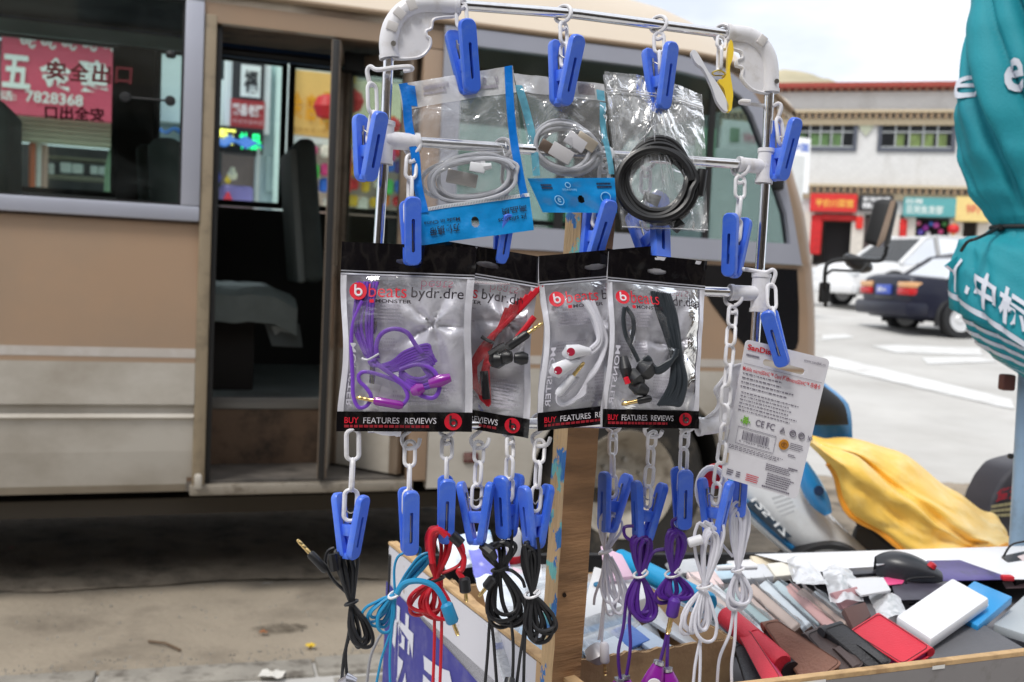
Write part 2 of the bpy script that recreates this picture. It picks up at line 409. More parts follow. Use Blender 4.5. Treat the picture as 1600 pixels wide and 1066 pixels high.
# painted street lines
def on_ground(px, py, lift=.005):
    z = 0.
    for _ in range(30):
        r = ray(px, py); p = C0+r*((z-H)/r.z) if r.z < 0 and (z-H)/r.z > 0 else C0+r*60
        z = .5*z+.5*ground_z(min(p.y, 80))
    return V((p.x, p.y, ground_z(p.y)+lift))
def on_slope(px, py, lift=.008):
    r = ray(px, py); lo, hi = 1., 200.
    for _ in range(60):
        d = (lo+hi)/2; p = C0+r*d
        if p.z > ground_z(p.y): lo = d
        else: hi = d
    p = C0+r*lo; return V((p.x, p.y, p.z+lift))
for poly in ([(1285, 558), (1300, 558), (1580, 625), (1585, 640), (1560, 636), (1285, 572)], [(1360, 541), (1400, 540), (1530, 545), (1535, 556), (1400, 552)], [(1440, 560), (1530, 559), (1560, 566), (1450, 570)], [(1285, 524), (1320, 522), (1335, 528), (1285, 532)]):
    b = MB(); vs = [on_slope(*q) for q in poly]; b.add(vs, [tuple(range(len(vs)))])
    top('road_marking', b, m_line, kind='structure')
# ================================================================ hill
b = MB(); hc = P(1262, 119, 400)
def hillf(u, v):
    x = (u-.5)*420; y = v*160
    h = 42*math.exp(-((x+10)/75)**2)+30*math.exp(-((x+150)/90)**2)+8*NZ.noise((x*.02, y*.02, 3)) + 2*NZ.noise((x*.09, y*.09, 5))
    return V((hc.x+x, hc.y+y*1.2-60, 9+h*math.sin(math.pi*min(1, v*1.0))*.98))
b.grid(hillf, 70, 26)
pk = max(b.v, key=lambda v: v.z); hz = V((0, 0, H+(hc.z-H)*pk.y/hc.y-pk.z)); b.v = [v+hz for v in b.v]
top('hill', b, mat('hill_grass', srgb(178, 168, 140), .95, var=.2, vs=.03, dirt=srgb(140, 135, 105), ds=.05, da=.7), kind='structure')
# ================================================================ white building across the street
bang = R(-17); bu = V((math.cos(bang), math.sin(bang), 0)); bn = V((-math.sin(bang), math.cos(bang), 0))
b0 = P(1400, 440, 48); b0.z = ground_z(48)-.2
def BF(px, py, w=0):
    p = onplane(px, py, b0+bn*w, bn); q = p-b0; return q.dot(bu), p.z
def bp(u, z, w=0): return b0+bu*u+bn*w+V((0, 0, z-b0.z))
def bbox(mb, u0, u1, w0, w1, z0, z1, bev=0):
    T = M((bu, bn, V((0, 0, 1)))).transposed().to_4x4(); T.translation = V((b0.x, b0.y, 0))
    return mb.rbox(u0, u1, w0, w1, z0, z1, T, bev, 1) if bev else mb.box(u0, u1, w0, w1, z0, z1, T)
zr0, zr1 = BF(1350, 143)[1], BF(1350, 133)[1]
zc0, zc1 = BF(1420, 186)[1], BF(1420, 174)[1]
zw0, zw1 = BF(1430, 237)[1], BF(1430, 189)[1]
zl0, zl1 = BF(1400, 303)[1], BF(1400, 291)[1]
zs0 = BF(1400, 335)[1]
U0, U1 = BF(1090, 250)[0], BF(1790, 250)[0]
m_tile = mat('white_wall_tile', srgb(212, 211, 209), .5, var=.05, vs=.6, dirt=srgb(176, 172, 166), ds=.5, da=.7, stretch=(1, 1, .35))
nt = m_tile.node_tree
bk = nt.nodes.new('ShaderNodeTexBrick'); bk.inputs['Scale'].default_value = 1.6; bk.inputs['Mortar Size'].default_value = .012
bk.inputs['Color1'].default_value = (1, 1, 1, 1); bk.inputs['Color2'].default_value = (.94, .94, .94, 1); bk.inputs['Mortar'].default_value = (.72, .72, .72, 1)
mpn = nt.nodes.new('ShaderNodeMapping'); mpn.inputs['Rotation'].default_value = (R(90), 0, 0)
tcn = nt.nodes.new('ShaderNodeTexCoord'); nt.links.new(tcn.outputs['Object'], mpn.inputs[0]); nt.links.new(mpn.outputs[0], bk.inputs['Vector'])
mxn = nt.nodes.new('ShaderNodeMix'); mxn.data_type = 'RGBA'; mxn.blend_type = 'MULTIPLY'; mxn.inputs[0].default_value = 1
pr = nt.nodes['Principled BSDF']; src = pr.inputs['Base Color'].links[0].from_socket
nt.links.new(src, mxn.inputs[6]); nt.links.new(bk.outputs['Color'], mxn.inputs[7]); nt.links.new(mxn.outputs[2], pr.inputs['Base Color'])
bld = thing('shop_building', 'white tiled two storey building with red eave above a row of shops across the street', 'building', b0,
            mx=M.Translation(b0) @ M.Rotation(bang, 4, 'Z'))
wins = [(1130, 1200), (1243, 1339), (1372, 1493), (1530, 1640), (1680, 1770)]
wu = [(BF(a, 212)[0], BF(c, 212)[0]) for a, c in wins]
w = MB(); bbox(w, U0, U1, 0, 8, zw1, zr0); bbox(w, U0, U1, 0, 8, zs0, zw0)
edges = [U0]+[x for q in wu for x in q]+[U1]
for i in range(0, len(edges), 2): bbox(w, edges[i], edges[i+1], 0, 8, zw0, zw1)
obj('wall', w, m_tile, bld)
e = MB(); bbox(e, U0-.2, U1+.2, -.75, 8.2, zr1-.22, zr1)
obj('roof_eave', e, cm(150, 62, 50, .7, var=.1), bld)
d = MB(); n = 0; x = U0
while x < U1: bbox(d, x, x+.16, -.6, 0, zr0-.02, zr1-.24); x += .34
tag(obj('dentil_row', d, cm(150, 108, 88, .8), bld), kind='stuff')
for (z0, z1, nm) in ((zc0, zc1, 0), (zl0, zl1, 1)):
    c = MB(); bbox(c, U0, U1, -.5, -.002, z1-.12, z1); bbox(c, U0, U1, -.18, -.002, z0-.3, z0)
    cc = obj('cornice', c, cm(190, 174, 146, .8, var=.1), bld)
    d = MB(); x = U0
    while x < U1: bbox(d, x, x+.14, -.4, -.003, z0+.01, z1-.13); x += .3
    tag(obj('dentil_row', d, cm(164, 140, 112, .8), cc), kind='stuff')
oc = BF(1354, 193); o_ = MB(); o_.prism([bp(oc[0]+x, oc[1]+z, -.1) for x, z in ((-.4, .3), (.4, .3), (.3, -.2), (0, -.6), (-.3, -.2))], .1, bn)
obj('wall_ornament', o_, cm(178, 182, 160, .7, var=.2), bld)
m_wf = cm(78, 82, 92, .5); m_win = glass('window_glass', (.88, .92, .88), .5); m_cur = cm(206, 220, 150, .8, var=.25, vs=3); m_in = cm(34, 32, 34, .8)
m_mull = cm(168, 172, 172, .5)
for wi, (a, c) in enumerate(wu):
    f = MB(); t = .16
    bbox(f, a-.02, c+.02, -.1, .15, zw0-.02, zw0+t); bbox(f, a-.02, c+.02, -.1, .15, zw1-t, zw1+.02)
    bbox(f, a-.02, a+t, -.1, .15, zw0+t, zw1-t); bbox(f, c-t, c+.02, -.1, .15, zw0+t, zw1-t)
    fo = obj('window', f, m_wf, bld)
    ml = MB(); nm = 5; zt = zw1-.52
    for i in range(1, nm): u = a+t+(c-a-2*t)*i/nm; bbox(ml, u-.032, u+.032, -.03, .06, zw0+t, zw1-t)
    bbox(ml, a+t, c-t, -.04, .07, zt-.03, zt+.03); bbox(ml, a+t, c-t, -.04, .07, zw0+t, zw0+t+.07)
    obj('mullion', ml, m_mull, fo)
    pa = MB(); pa.add([bp(a+t, zw0+t, .02), bp(c-t, zw0+t, .02), bp(c-t, zw1-t, .02), bp(a+t, zw1-t, .02)], [(0, 1, 2, 3)]); obj('pane', pa, m_win, fo)
    cu = MB()
    for i in range(nm):
        if (i*7+wi*3) % 5 == 1: continue
        u0 = a+t+(c-a-2*t)*i/nm; u1 = u0+(c-a-2*t)/nm*rnd(.6, .97)
        cu.grid(lambda u, v: bp(u0+(u1-u0)*u, zw0+t+.1+(zt-zw0-t-.15)*v, .25+.05*math.sin(u*24)), 14, 1)
    obj('curtain', cu, m_cur if wi != 1 else cm(180, 212, 150, .8, var=.25, vs=3), fo)
    bk_ = MB(); bbox(bk_, a, c, .9, .95, zw0-.1, zw1+.1); obj('room', bk_, m_in, fo)
# shop fronts under the cornice
gz = ground_z(48)-.6
pil = [1090, 1150, 1262, 1340, 1395, 1420, 1494, 1538, 1600, 1680, 1790]
for i in range(len(pil)):
    u = BF(pil[i], 360)[0]; p = MB(); bbox(p, u-.28, u+.28, 0, .6, gz, zs0); obj('pillar', p, cm(205, 198, 188, .8, var=.12), bld)
bkd = MB(); bbox(bkd, U0, U1, 4.5, 4.7, gz, zs0); obj('shop_interior', bkd, cm(96, 86, 82, .9, var=.3, vs=2), bld)
def shop_sign(p0, p1, col, lab, txts, g=None):
    a, z1 = BF(p0[0], p0[1]); c, z0 = BF(p1[0], p1[1])
    s = thing('shop_sign', lab, 'sign', bp((a+c)/2, z0, -.3), 'shop signs over the shops across the street', mx=M.Translation(bp((a+c)/2, z0, -.3)) @ M.Rotation(bang, 4, 'Z'))
    m1 = MB(); bbox(m1, a, c, -.36, -.02, z0, z1, .03); obj('board', m1, cm(*col, .45, var=.06), s)
    q = Q(bp(a, z1, -.37), bp(c, z1, -.37), bp(c, z0, -.37), bp(a, z0, -.37))
    for (t, r, tc_) in txts:
        l = MB(); letters(l, t, q.p, r, .01, .015); obj('lettering', l, cm(*tc_, .5), s)
    return s
shop_sign((1267, 303), (1338, 333), (205, 40, 36), 'red shop sign with yellow characters, leftmost over the shops across the street', [('平价川菜馆', (.12, .3, .92, .75), (240, 190, 80))])
shop_sign((1343, 305), (1394, 331), (38, 36, 40), 'black shop sign with two rows of white characters beside the red sign', [('服装鞋帽', (.1, .14, .9, .42), (235, 235, 235)), ('精品店', (.1, .5, .9, .88), (235, 235, 235))])
shop_sign((1412, 309), (1492, 341), (88, 160, 162), 'teal shop sign with pale characters behind the bus mirror', [('日用', (.05, .1, .35, .35), (235, 240, 235)), ('百货批发部', (.05, .42, .75, .85), (225, 235, 230))])
shop_sign((1493, 308), (1545, 348), (226, 200, 130), 'cream and pink shop sign beside the teal umbrella', [('特产', (.3, .3, .9, .7), (220, 120, 90))])
# goods and lanterns in the shop fronts
def shopbox(px0, px1, py0, py1, w0, col, nm, lab, cat, grp=None):
    a, z1 = BF(px0, py0, w0); c, z0 = BF(px1, py1, w0); m1 = MB(); bbox(m1, a, c, w0, w0+.25, z0, z1, .06); return top(nm, m1, cm(*col, .7, var=.25, vs=4), lab, cat, grp)
shopbox(1268, 1282, 335, 398, -.1, (188, 28, 30), 'banner', 'tall red banner beside the left shop entrance', 'banner', 'red banners on the shop fronts')
shopbox(1284, 1338, 334, 346, -.1, (176, 30, 30), 'banner', 'wide red banner hanging under the red shop sign', 'banner', 'red banners on the shop fronts')
shopbox(1338, 1348, 338, 358, -.15, (225, 50, 40), 'banner', 'short red banner on the pillar under the black sign', 'banner', 'red banners on the shop fronts')
shopbox(1407, 1416, 342, 372, -.15, (205, 36, 34), 'banner', 'narrow red banner under the left end of the teal sign', 'banner', 'red banners on the shop fronts')
dk = MB(); a, z1 = BF(1290, 348, 1); c, z0 = BF(1330, 410, 1); bbox(dk, a, c, 1, 1.1, z0, z1); obj('doorway', dk, m_in, bld)
dk = MB(); a, z1 = BF(1412, 342, 1); c, z0 = BF(1492, 390, 1); bbox(dk, a, c, 1, 1.1, z0, z1); obj('doorway', dk, m_in, bld)
dk = MB(); a, z1 = BF(1350, 340, 1); c, z0 = BF(1392, 390, 1); bbox(dk, a, c, 1, 1.1, z0, z1); obj('doorway', dk, cm(120, 100, 98), bld)
for i, (px, py, r_, col) in enumerate(((1418, 352, 5, (220, 60, 90)), (1426, 347, 5, (120, 200, 110)), (1435, 349, 4, (230, 120, 150)), (1446, 356, 5, (160, 60, 160)), (1455, 350, 4, (70, 110, 190)), (1463, 352, 5, (200, 90, 170)), (1423, 362, 5, (210, 50, 60)), (1470, 362, 4, (230, 90, 150)), (1438, 363, 5, (110, 90, 190)), (1476, 350, 4, (90, 160, 90)), (1450, 366, 4, (240, 235, 235)))):
    p = onplane(px, py, b0+bn*.4, bn); s = MB(); rr = r_*48/1600
    s.lathe([(0, -rr), (rr*.6, -rr*.8), (rr, -rr*.2), (rr*.9, rr*.5), (rr*.3, rr), (0, rr*1.15)], 10, M.Translation(p))
    top('hanging_toy', s, cm(*col, .6), 'small %s toy hanging in the shop front under the teal sign' % ['crimson', 'light green', 'rose pink', 'violet', 'blue', 'magenta', 'red', 'hot pink', 'indigo', 'green', 'white'][i], 'toy', 'toys hanging in the shop front')
def lantern(p, r_, lab, grp):
    t = thing('lantern', lab, 'lantern', p-V((0, 0, r_*1.5)), grp)
    s = MB(); s.lathe([(r_*.35, -r_*.82), (r_*.75, -r_*.62), (r_, 0), (r_*.75, r_*.62), (r_*.35, r_*.82)], 20, M.Translation(p)); obj('shade', s, cm(205, 30, 36, .5), t)
    for e in (-1, 1):
        s = MB(); s.lathe([(r_*.36, e*r_*.95), (r_*.36, e*r_*.82)][::e], 14, M.Translation(p)); obj('cap', s, cm(215, 170, 60, .4), t)
    s = MB(); s.tube([p-V((0, 0, r_*.9)), p-V((0, 0, r_*1.5))], r_*.14, 6); obj('tassel', s, cm(215, 150, 50, .8), t)
lantern(onplane(1490, 358, b0-bn*.9, bn), .26, 'round red lantern hanging before the shops beside the umbrella', 'red lanterns')
# white notice board behind the bus front
nb = thing('notice_board', 'white upright notice board with blue characters behind the bus front', 'sign', P(1248, 470, 30))
nq = QP((1236, 213, 30), (1267, 217, 30), (1263, 302, 30), (1232, 300, 30))
b = MB(); b.prism([nq.p(*c) for c in ((0, 0), (1, 0), (1, 1), (0, 1))], .08, -nq.n); obj('board', b, cm(236, 236, 236, .4), nb)
b = MB(); letters(b, '中国', nq.p, (.1, .1, .9, .25), .01, .02); obj('lettering', b, cm(70, 110, 200), nb)
b = MB(); pb = nq.p(.5, 1, -.04); b.tube([pb+V((0, 0, .1)), V((pb.x, pb.y, ground_z(pb.y)-.2))], .05, 8); obj('post', b, cm(150, 150, 150), nb)
# ================================================================ unseen shops behind the viewer, added to shade the front and darken reflections
nr = thing('added_shade_shops', 'unseen row of shop fronts added behind the stall to shade it and darken reflections', 'building', mx=M.Translation(V((0, -4.2, 0))) @ M.Rotation(R(18), 4, 'Z'))
nT = MW[nr]
b = MB(); b.box(-16, 16, -5, 0, 2.9, 5.6, nT); 
for x in range(-16, 17, 4): b.box(x-.3, x+.3, -.5, .05, 0, 2.9, nT)
b.box(-16, 16, -5, -4.8, 0, 2.9, nT); obj('wall', b, cm(150, 138, 124, .8, var=.12, vs=1), nr)
b = MB(); b.box(-16, 16, -.02, .9, 2.75, 2.87, nT); obj('canopy', b, cm(110, 100, 92, .7), nr)
for x in range(-16, 16, 4):
    b = MB(); b.box(x+.35, x+3.65, -1.5, -1.4, .0, 2.7, nT); obj('shop_interior', b, cm(70, 62, 56, .8), nr)
    b = MB(); b.box(x+.5, x+3.5, -.1, .06, 3.6, 4.8, nT); obj('window', b, cm(60, 66, 72, .2), nr)
# ================================================================ cars
def car(name, label, org, fwd, paint, L=4.45, W=1.72, Ht=1.4, suv=False, plate=None):
    f = V((fwd[0], fwd[1], 0)).normalized(); lf = V((-f.y, f.x, 0)); upv = V((0, .055, 1)).normalized()
    mx = M((f, lf, upv)).transposed().to_4x4(); mx.translation = org
    t = thing(name, label, 'car', mx=mx)
    tp = lambda x, y, z: mx @ V((x, y, z))
    if suv: prof = [(0, .42, .90, .70), (.04, .36, .98, .80), (.5, .30, 1.02, .86), (1.6, .28, 1.03, .87), (2.9, .28, 1.02, .87), (3.4, .28, 1.0, .86), (4.2, .34, .92, .80), (4.42, .42, .8, .70), (4.46, .5, .7, .62)]
    else: prof = [(0, .40, .80, .70), (.03, .33, .93, .78), (.12, .28, .98, .82), (.7, .24, .96, .86), (1.5, .22, .94, .86), (2.8, .22, .93, .86), (3.4, .22, .90, .84), (4.1, .28, .76, .78), (4.36, .36, .66, .70), (4.42, .42, .6, .6)]
    sec = []
    for (x, z0, z1, hw) in prof:
        zm = z0+(z1-z0)*.55
        ring = [(0, z0), (hw*.8, z0), (hw*.97, z0+.06), (hw, zm), (hw*.97, z1-.12), (hw*.90, z1-.02), (hw*.6, z1+.015), (0, z1+.025)]
        sec.append([tp(x, y, z) for y, z in ring]+[tp(x, -y, z) for y, z in ring[-2:0:-1]])
    b = MB(); n = len(sec[0]); b.add([p for s in sec for p in s], [(i*n+j, i*n+(j+1) % n, (i+1)*n+(j+1) % n, (i+1)*n+j) for i in range(len(sec)-1) for j in range(n)] + [tuple(range(n))[::-1], tuple((len(sec)-1)*n+j for j in range(n))])
    obj('body', b, paint, t, ang=30)
    zb = .93 if not suv else 1.0
    g = [(.62, zb, .78), (1.15, Ht-.06, .58), (1.4, Ht, .56), (2.2, Ht, .56), (2.45, Ht-.05, .57), (3.25, zb-.02, .76)] if not suv else [(.06, zb, .82), (.25, Ht-.08, .68), (.5, Ht, .66), (2.3, Ht, .66), (2.6, Ht-.05, .66), (3.35, zb, .80)]
    roof = MB(); gl = MB(); x0, x1, x2, x3, x4, x5 = [q[0] for q in g]
    rows = [[tp(x, y*w_, z) for y in (-1, -.94, -.5, .5, .94, 1)] for (x, z, w_) in ((x1, g[1][1]-.03, g[1][2]), (x2, Ht, g[2][2]), ((x2+x3)/2, Ht+.02, g[2][2]), (x3, Ht, g[3][2]), (x4, g[4][1]-.03, g[4][2]))]
    roof.add([p for r_ in rows for p in r_], [(i*6+j, (i+1)*6+j, (i+1)*6+j+1, i*6+j+1) for i in range(4) for j in range(5)])
    lo = [(x0, g[0][2]), (1.5 if not suv else 1.3, .80 if not suv else .84), (2.3, .80 if not suv else .84), (x5, g[5][2])]
    hi = [(x1, g[1][2]), (x2+.1, g[2][2]), (x3, g[3][2]), (x4, g[4][2])]
    hz_ = [g[1][1]-.03, Ht-.01, Ht-.01, g[4][1]-.03]
    for s in (-1, 1):
        for i in range(3):
            a, c = lo[i], lo[i+1]; d, e = hi[i], hi[i+1]
            gl.add([tp(a[0], s*a[1], zb-.03), tp(c[0], s*c[1], zb-.03), tp(e[0], s*e[1], hz_[i+1]), tp(d[0], s*d[1], hz_[i])], [(0, 1, 2, 3)])
            for (q, r_, zz) in ((a, d, hz_[i]), (c, e, hz_[i+1])):
                roof.tube([tp(q[0], s*q[1]*1.005, zb-.03), tp(r_[0], s*r_[1]*1.005, zz)], .035 if not suv else .05, 6)
        roof.tube([tp(*[hi[0][0], s*hi[0][1], hz_[0]]), tp(hi[1][0], s*hi[1][1], Ht-.01), tp(hi[2][0], s*hi[2][1], Ht-.01), tp(hi[3][0], s*hi[3][1], hz_[3])], .03, 6)
        if suv: b2_ = MB()
    for (q, r_, zz) in ((lo[0], hi[0], hz_[0]), (lo[3], hi[3], hz_[3])):
        gl.add([tp(q[0], -q[1], zb-.03), tp(q[0], q[1], zb-.03), tp(r_[0], r_[1], zz), tp(r_[0], -r_[1], zz)], [(0, 1, 2, 3)])
    obj('roof', roof, paint, t); obj('window_glass', gl, m_carglass, t)
    cabin = MB(); cabin.add([tp(x, s*.55, z) for x, z in ((x0+.35, zb), (x5-.5, zb), (x4-.2, Ht-.35), (x1+.3, Ht-.35)) for s in (-1, 1)], [(0, 2, 3, 1), (2, 4, 5, 3), (4, 6, 7, 5), (6, 0, 1, 7), (0, 6, 4, 2), (1, 3, 5, 7)])
    obj('cabin', cabin, cm(30, 30, 33, .8), t)
    wr = .31 if not suv else .36
    for (x, s) in ((.82, 1), (.82, -1), (3.5, 1), (3.5, -1)):
        wm = mx @ M.Translation((x, s*(W/2-.055), wr)); ty = MB()
        ty.lathe([(wr*.62, -.1), (wr*.93, -.1), (wr, -.06), (wr, .06), (wr*.93, .1), (wr*.62, .1)], 28, wm, 'y')
        wo_ = obj('wheel', ty, m_dark, t)
        ri = MB(); ri.lathe([(0, s*.07), (wr*.18, s*.08), (wr*.25, s*.06), (wr*.58, s*.075), (wr*.64, s*.1), (wr*.62, -s*.09), (0, -s*.08)], 28, wm, 'y')
        obj('rim', ri, cm(214, 214, 214, .35, metal=.2), wo_)
        if not suv or True:
            ar = MB(); ar.tube([wm @ V((math.cos(R(a))*wr*1.16, 0, math.sin(R(a))*wr*1.16)) for a in range(-20, 201, 20)], .055, 6)
            obj('wheel_arch', ar, m_dark, t)
    if suv:
        for s in (-1, 1):
            h = MB(); h.rbox(4.3, 4.45, s*.62-.12, s*.62+.12, .66, .82, mx, .03); obj('headlight', h, cm(220, 222, 225, .15), t)
        h = MB(); h.rbox(4.36, 4.56, -.78, .78, .3, .52, mx, .05); obj('bumper', h, paint, t)
    else:
        for s in (-1, 1):
            h = MB(); h.rbox(-.03, .2, s*.60-.2, s*.60+.19, .66, .775, mx, .02); lo_ = obj('tail_light', h, cm(190, 18, 24, .2), t)
            h = MB(); h.rbox(-.028, .2, s*.60-.2, s*.60+.19, .78, .875, mx, .02); obj('lamp_top', h, cm(222, 170, 120, .2), lo_)
        h = MB(); h.rbox(-.1, .3, -.84, .84, .32, .56, mx, .06); obj('bumper', h, paint, t)
        h = MB(); h.rbox(-.045, 0, -.22, .22, .66, .82, mx, .008); pl = obj('number_plate', h, cm(70, 95, 190, .4), t)
        q = Q(tp(-.048, .22, .82), tp(-.048, -.22, .82), tp(-.048, -.22, .66), tp(-.048, .22, .66)); l = MB(); letters(l, plate or '藏A·', q.p, (.12, .25, .85, .75), .004, .01); obj('lettering', l, cm(230, 232, 240), pl)
        h = MB(); h.rbox(-.02, .02, -.28, .28, .6, .625, mx, .004); obj('trim', h, cm(60, 60, 66, .3), t)
    for s in (-1, 1):
        h = MB(); h.rbox(2.75, 2.9, s*(W/2+.02)-.09, s*(W/2+.02)+.09, .92, 1.04, mx, .03); obj('wing_mirror', h, paint, t)
    return t
m_carglass = glass('car_glass', (.36, .40, .43), .9, rough=.05)
navy = mat('navy_car_paint', srgb(16, 19, 40), .38, var=.05, coat=.1, spec=.35, dirt=srgb(60, 58, 62), ds=2.5, da=.25)
whp = mat('white_car_paint', srgb(226, 226, 226), .3, coat=.4, var=.03)
o1 = on_slope(1424, 527, 0)
fv = V((.985, .17, 0)).normalized(); lv = V((-fv.y, fv.x, 0))
car('sedan', 'dark navy saloon car with red and amber tail lights across the street', o1+lv*.86, fv, navy)
o2 = on_slope(1560, 492, 0)
car('estate_car', 'white estate car passing behind the navy saloon', P(1500, 470, 19.5)*1+V((0, 0, 0)) if False else on_slope(1505, 489, 0)+V((1.1, 1.2, 0)), (-.93, -.37), whp, 4.5, 1.8, 1.62, True)
# ================================================================ minibus
PHI = R(19)
bp0 = P(305, 770, 3.6); bp0.z = 0
TB = M.Translation(bp0) @ M.Rotation(PHI, 4, 'Z')
eu = V((math.cos(PHI), math.sin(PHI), 0)); ew = V((-math.sin(PHI), math.cos(PHI), 0))
def BL(u, w, z): return TB @ V((u, w, z))
def BP(px, py, w=0.):
    p = onplane(px, py, bp0+ew*w, ew); q = p-bp0; return q.dot(eu), p.z
bus = thing('minibus', 'tan and cream minibus with its folding door open behind the clothes peg rack', 'minibus', mx=TB)
def bb(mb, u0, u1, w0, w1, z0, z1, bev=0.):
    return mb.rbox(u0, u1, w0, w1, z0, z1, TB, bev, 2) if bev else mb.box(u0, u1, w0, w1, z0, z1, TB)
m_tan = mat('tan_bus_paint', srgb(168, 140, 115), .42, var=.06, vs=1.6, coat=.15, dirt=srgb(152, 134, 116), ds=1.2, da=.8, dlo=.4)
m_cream = mat('cream_bus_paint', srgb(190, 184, 174), .5, var=.05, vs=2, coat=.08, dirt=srgb(150, 140, 126), ds=1.6, da=.8, dlo=.42, stretch=(1, 1, 1.6))
m_stripe = mat('grey_stripe', srgb(188, 180, 172), .5, var=.06, vs=12, dirt=srgb(205, 200, 196), ds=14, da=.6)
m_alu = mat('window_frame_grey', srgb(178, 180, 192), .4, metal=.25, var=.03, vs=8)
m_seal = cm(28, 27, 27, .6)
m_brown = mat('brown_interior_trim', srgb(112, 90, 72), .7, var=.12, vs=5, dirt=srgb(50, 42, 36), ds=7, da=.8)
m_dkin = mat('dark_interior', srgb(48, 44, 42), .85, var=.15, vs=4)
m_busglass = glass('bus_window_glass', (.87, .94, .92), .8, haze=.03, base=.0, hcol=(.55, .6, .6), hs=3)
m_frontglass = glass('bus_front_glass', (.66, .74, .73), 1.1, haze=.05, base=.0, hcol=(.7, .72, .72), hs=2.2)
m_seat = mat('grey_seat_cloth', srgb(92, 100, 98), .85, var=.15, vs=10)
m_vinyl = mat('grey_seat_cover', srgb(120, 130, 128), .4, var=.2, vs=9, bump=.3, bs=14)
ULEFT = -4.2; UF = 2.47
def yz(z): return .035 if z < .45 else (.012 if z < .7 else 0.)
def band(z0, z1, u0, u1, y0=0., y1=None):
    m_ = MB(); y1 = y0 if y1 is None else y1
    vs = [BL(u, y, z) for u in (u0, u1) for (y, z) in ((y0, z0), (y1, z1), (y1+.045, z1), (y0+.045, z0))]
    m_.add(vs, [(0, 1, 2, 3), (4, 7, 6, 5), (0, 4, 5, 1), (1, 5, 6, 2), (2, 6, 7, 3), (3, 7, 4, 0)]); return m_
# rear side, left of the door
s = band(.43, .55, ULEFT, -.012, .034, .014); t_ = band(.55, .662, ULEFT, -.012, .014, .004); s.add(t_.v, t_.f)
for (z0, z1, y0, y1) in ((.395, .43, .075, .034), (.662, .672, .004, -.006), (.672, .684, -.006, .006), (.684, .714, .012, .012)):
    t_ = band(z0, z1, ULEFT, -.012, y0, y1); s.add(t_.v, t_.f)
obj('skirt_panel', s, m_cream, bus)
obj('side_moulding', band(.717, .862, ULEFT, -.012, -.004, 0), m_cream, bus)
obj('stripe', band(.862, .88, ULEFT, -.012), m_tan, bus); obj('stripe', band(.88, .912, ULEFT, -.012, -.001, -.001), m_stripe, bus)
s = MB()
def cy(z): return .016*((z-.912)/.43)**2
for i in range(8):
    za, zb_ = .912+.43*i/8, .912+.43*(i+1)/8; t_ = band(za, zb_, ULEFT, -.012, cy(za), cy(zb_)); s.add(t_.v[:2]+t_.v[4:6], [(0, 1, 3, 2)])
t_ = band(1.342, 1.352, ULEFT, -.012, .016, .03); s.add(t_.v, t_.f)
obj('side_panel', s, m_tan, bus)
s = MB(); bb(s, -.012, .03, -.004, .06, .41, 2.06, .006); obj('door_post', s, mat('door_post_paint', srgb(150, 135, 112), .5, var=.1, dirt=srgb(90, 80, 66), ds=9, da=.6), bus)
s = MB(); bb(s, .03, .05, .02, .075, .41, 2.03, .004); obj('door_seal', s, m_seal, bus)
# cant rail and roof
s = band(2.035, 2.13, -.012, .83); obj('cant_rail', s, m_tan, bus)
def gut(u): return 2.13 if u < 1.9 else 2.13-.2*((u-1.9)/.45)**2
def crown(u): return .42 if u < 1.3 else .42-.14*min(1, (u-1.3)/1.06)**2
YW = 1.85
def rooff(a, t):
    u = ULEFT+(2.36-ULEFT)*a; y = YW*t; k = (2*t-1)
    return BL(u, y, gut(u)+.2*max(0, min(1, (t-.3)/.6))*(1 if u < 1.6 else max(0, 1-(u-1.6)/.76))+crown(u)*max(0, 1-abs(k)**2.4)*1.)
s = MB(); s.grid(rooff, 60, 20, -.03, V((0, 0, 1))); obj('roof', s, mat('roof_paint', srgb(205, 190, 170), .45, var=.05, vs=2), bus)
s = MB(); s.tube([BL(ULEFT+(2.33-ULEFT)*i/40, -.008, gut(ULEFT+(2.33-ULEFT)*i/40)+.006) for i in range(41)], .011, 6); obj('rain_gutter', s, mat('gutter_paint', srgb(150, 128, 104), .5), bus)
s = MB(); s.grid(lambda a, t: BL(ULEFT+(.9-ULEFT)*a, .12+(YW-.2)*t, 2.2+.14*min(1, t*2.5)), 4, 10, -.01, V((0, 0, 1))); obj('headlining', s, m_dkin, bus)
# big side windows left of the door
def window(u0, u1, z0, z1, w=0., fr=.052, name='window', gm=None, fm=None, proud=-.012, fb=.052):
    f = MB(); bb(f, u0, u1, w+proud, w+.05, z0, z0+fb, .006); bb(f, u0, u1, w+proud, w+.05, z1-fr, z1, .006)
    bb(f, u0, u0+fr, w+proud, w+.05, z0+fb, z1-fr, .006); bb(f, u1-fr, u1, w+proud, w+.05, z0+fb, z1-fr, .006)
    fo = obj(name, f, fm or m_alu, bus)
    g = MB(); bb(g, u0+fr-.006, u1-fr+.006, w+.02, w+.026, z0+fb-.006, z1-fr+.006); obj('pane', g, gm or m_busglass, fo)
    r_ = MB(); e = .008
    bb(r_, u0+fr, u1-fr, w+.004, w+.02, z0+fb, z0+fb+e); bb(r_, u0+fr, u1-fr, w+.004, w+.02, z1-fr-e, z1-fr)
    bb(r_, u0+fr, u0+fr+e, w+.004, w+.02, z0+fb+e, z1-fr-e); bb(r_, u1-fr-e, u1-fr, w+.004, w+.02, z0+fb+e, z1-fr-e)
    obj('rubber_seal', r_, m_seal, fo); return fo
w1 = window(-1.45, -.012, 1.352, 2.16, fr=.062)
window(-2.85, -1.46, 1.352, 2.16); window(ULEFT+.02, -2.86, 1.352, 2.16)
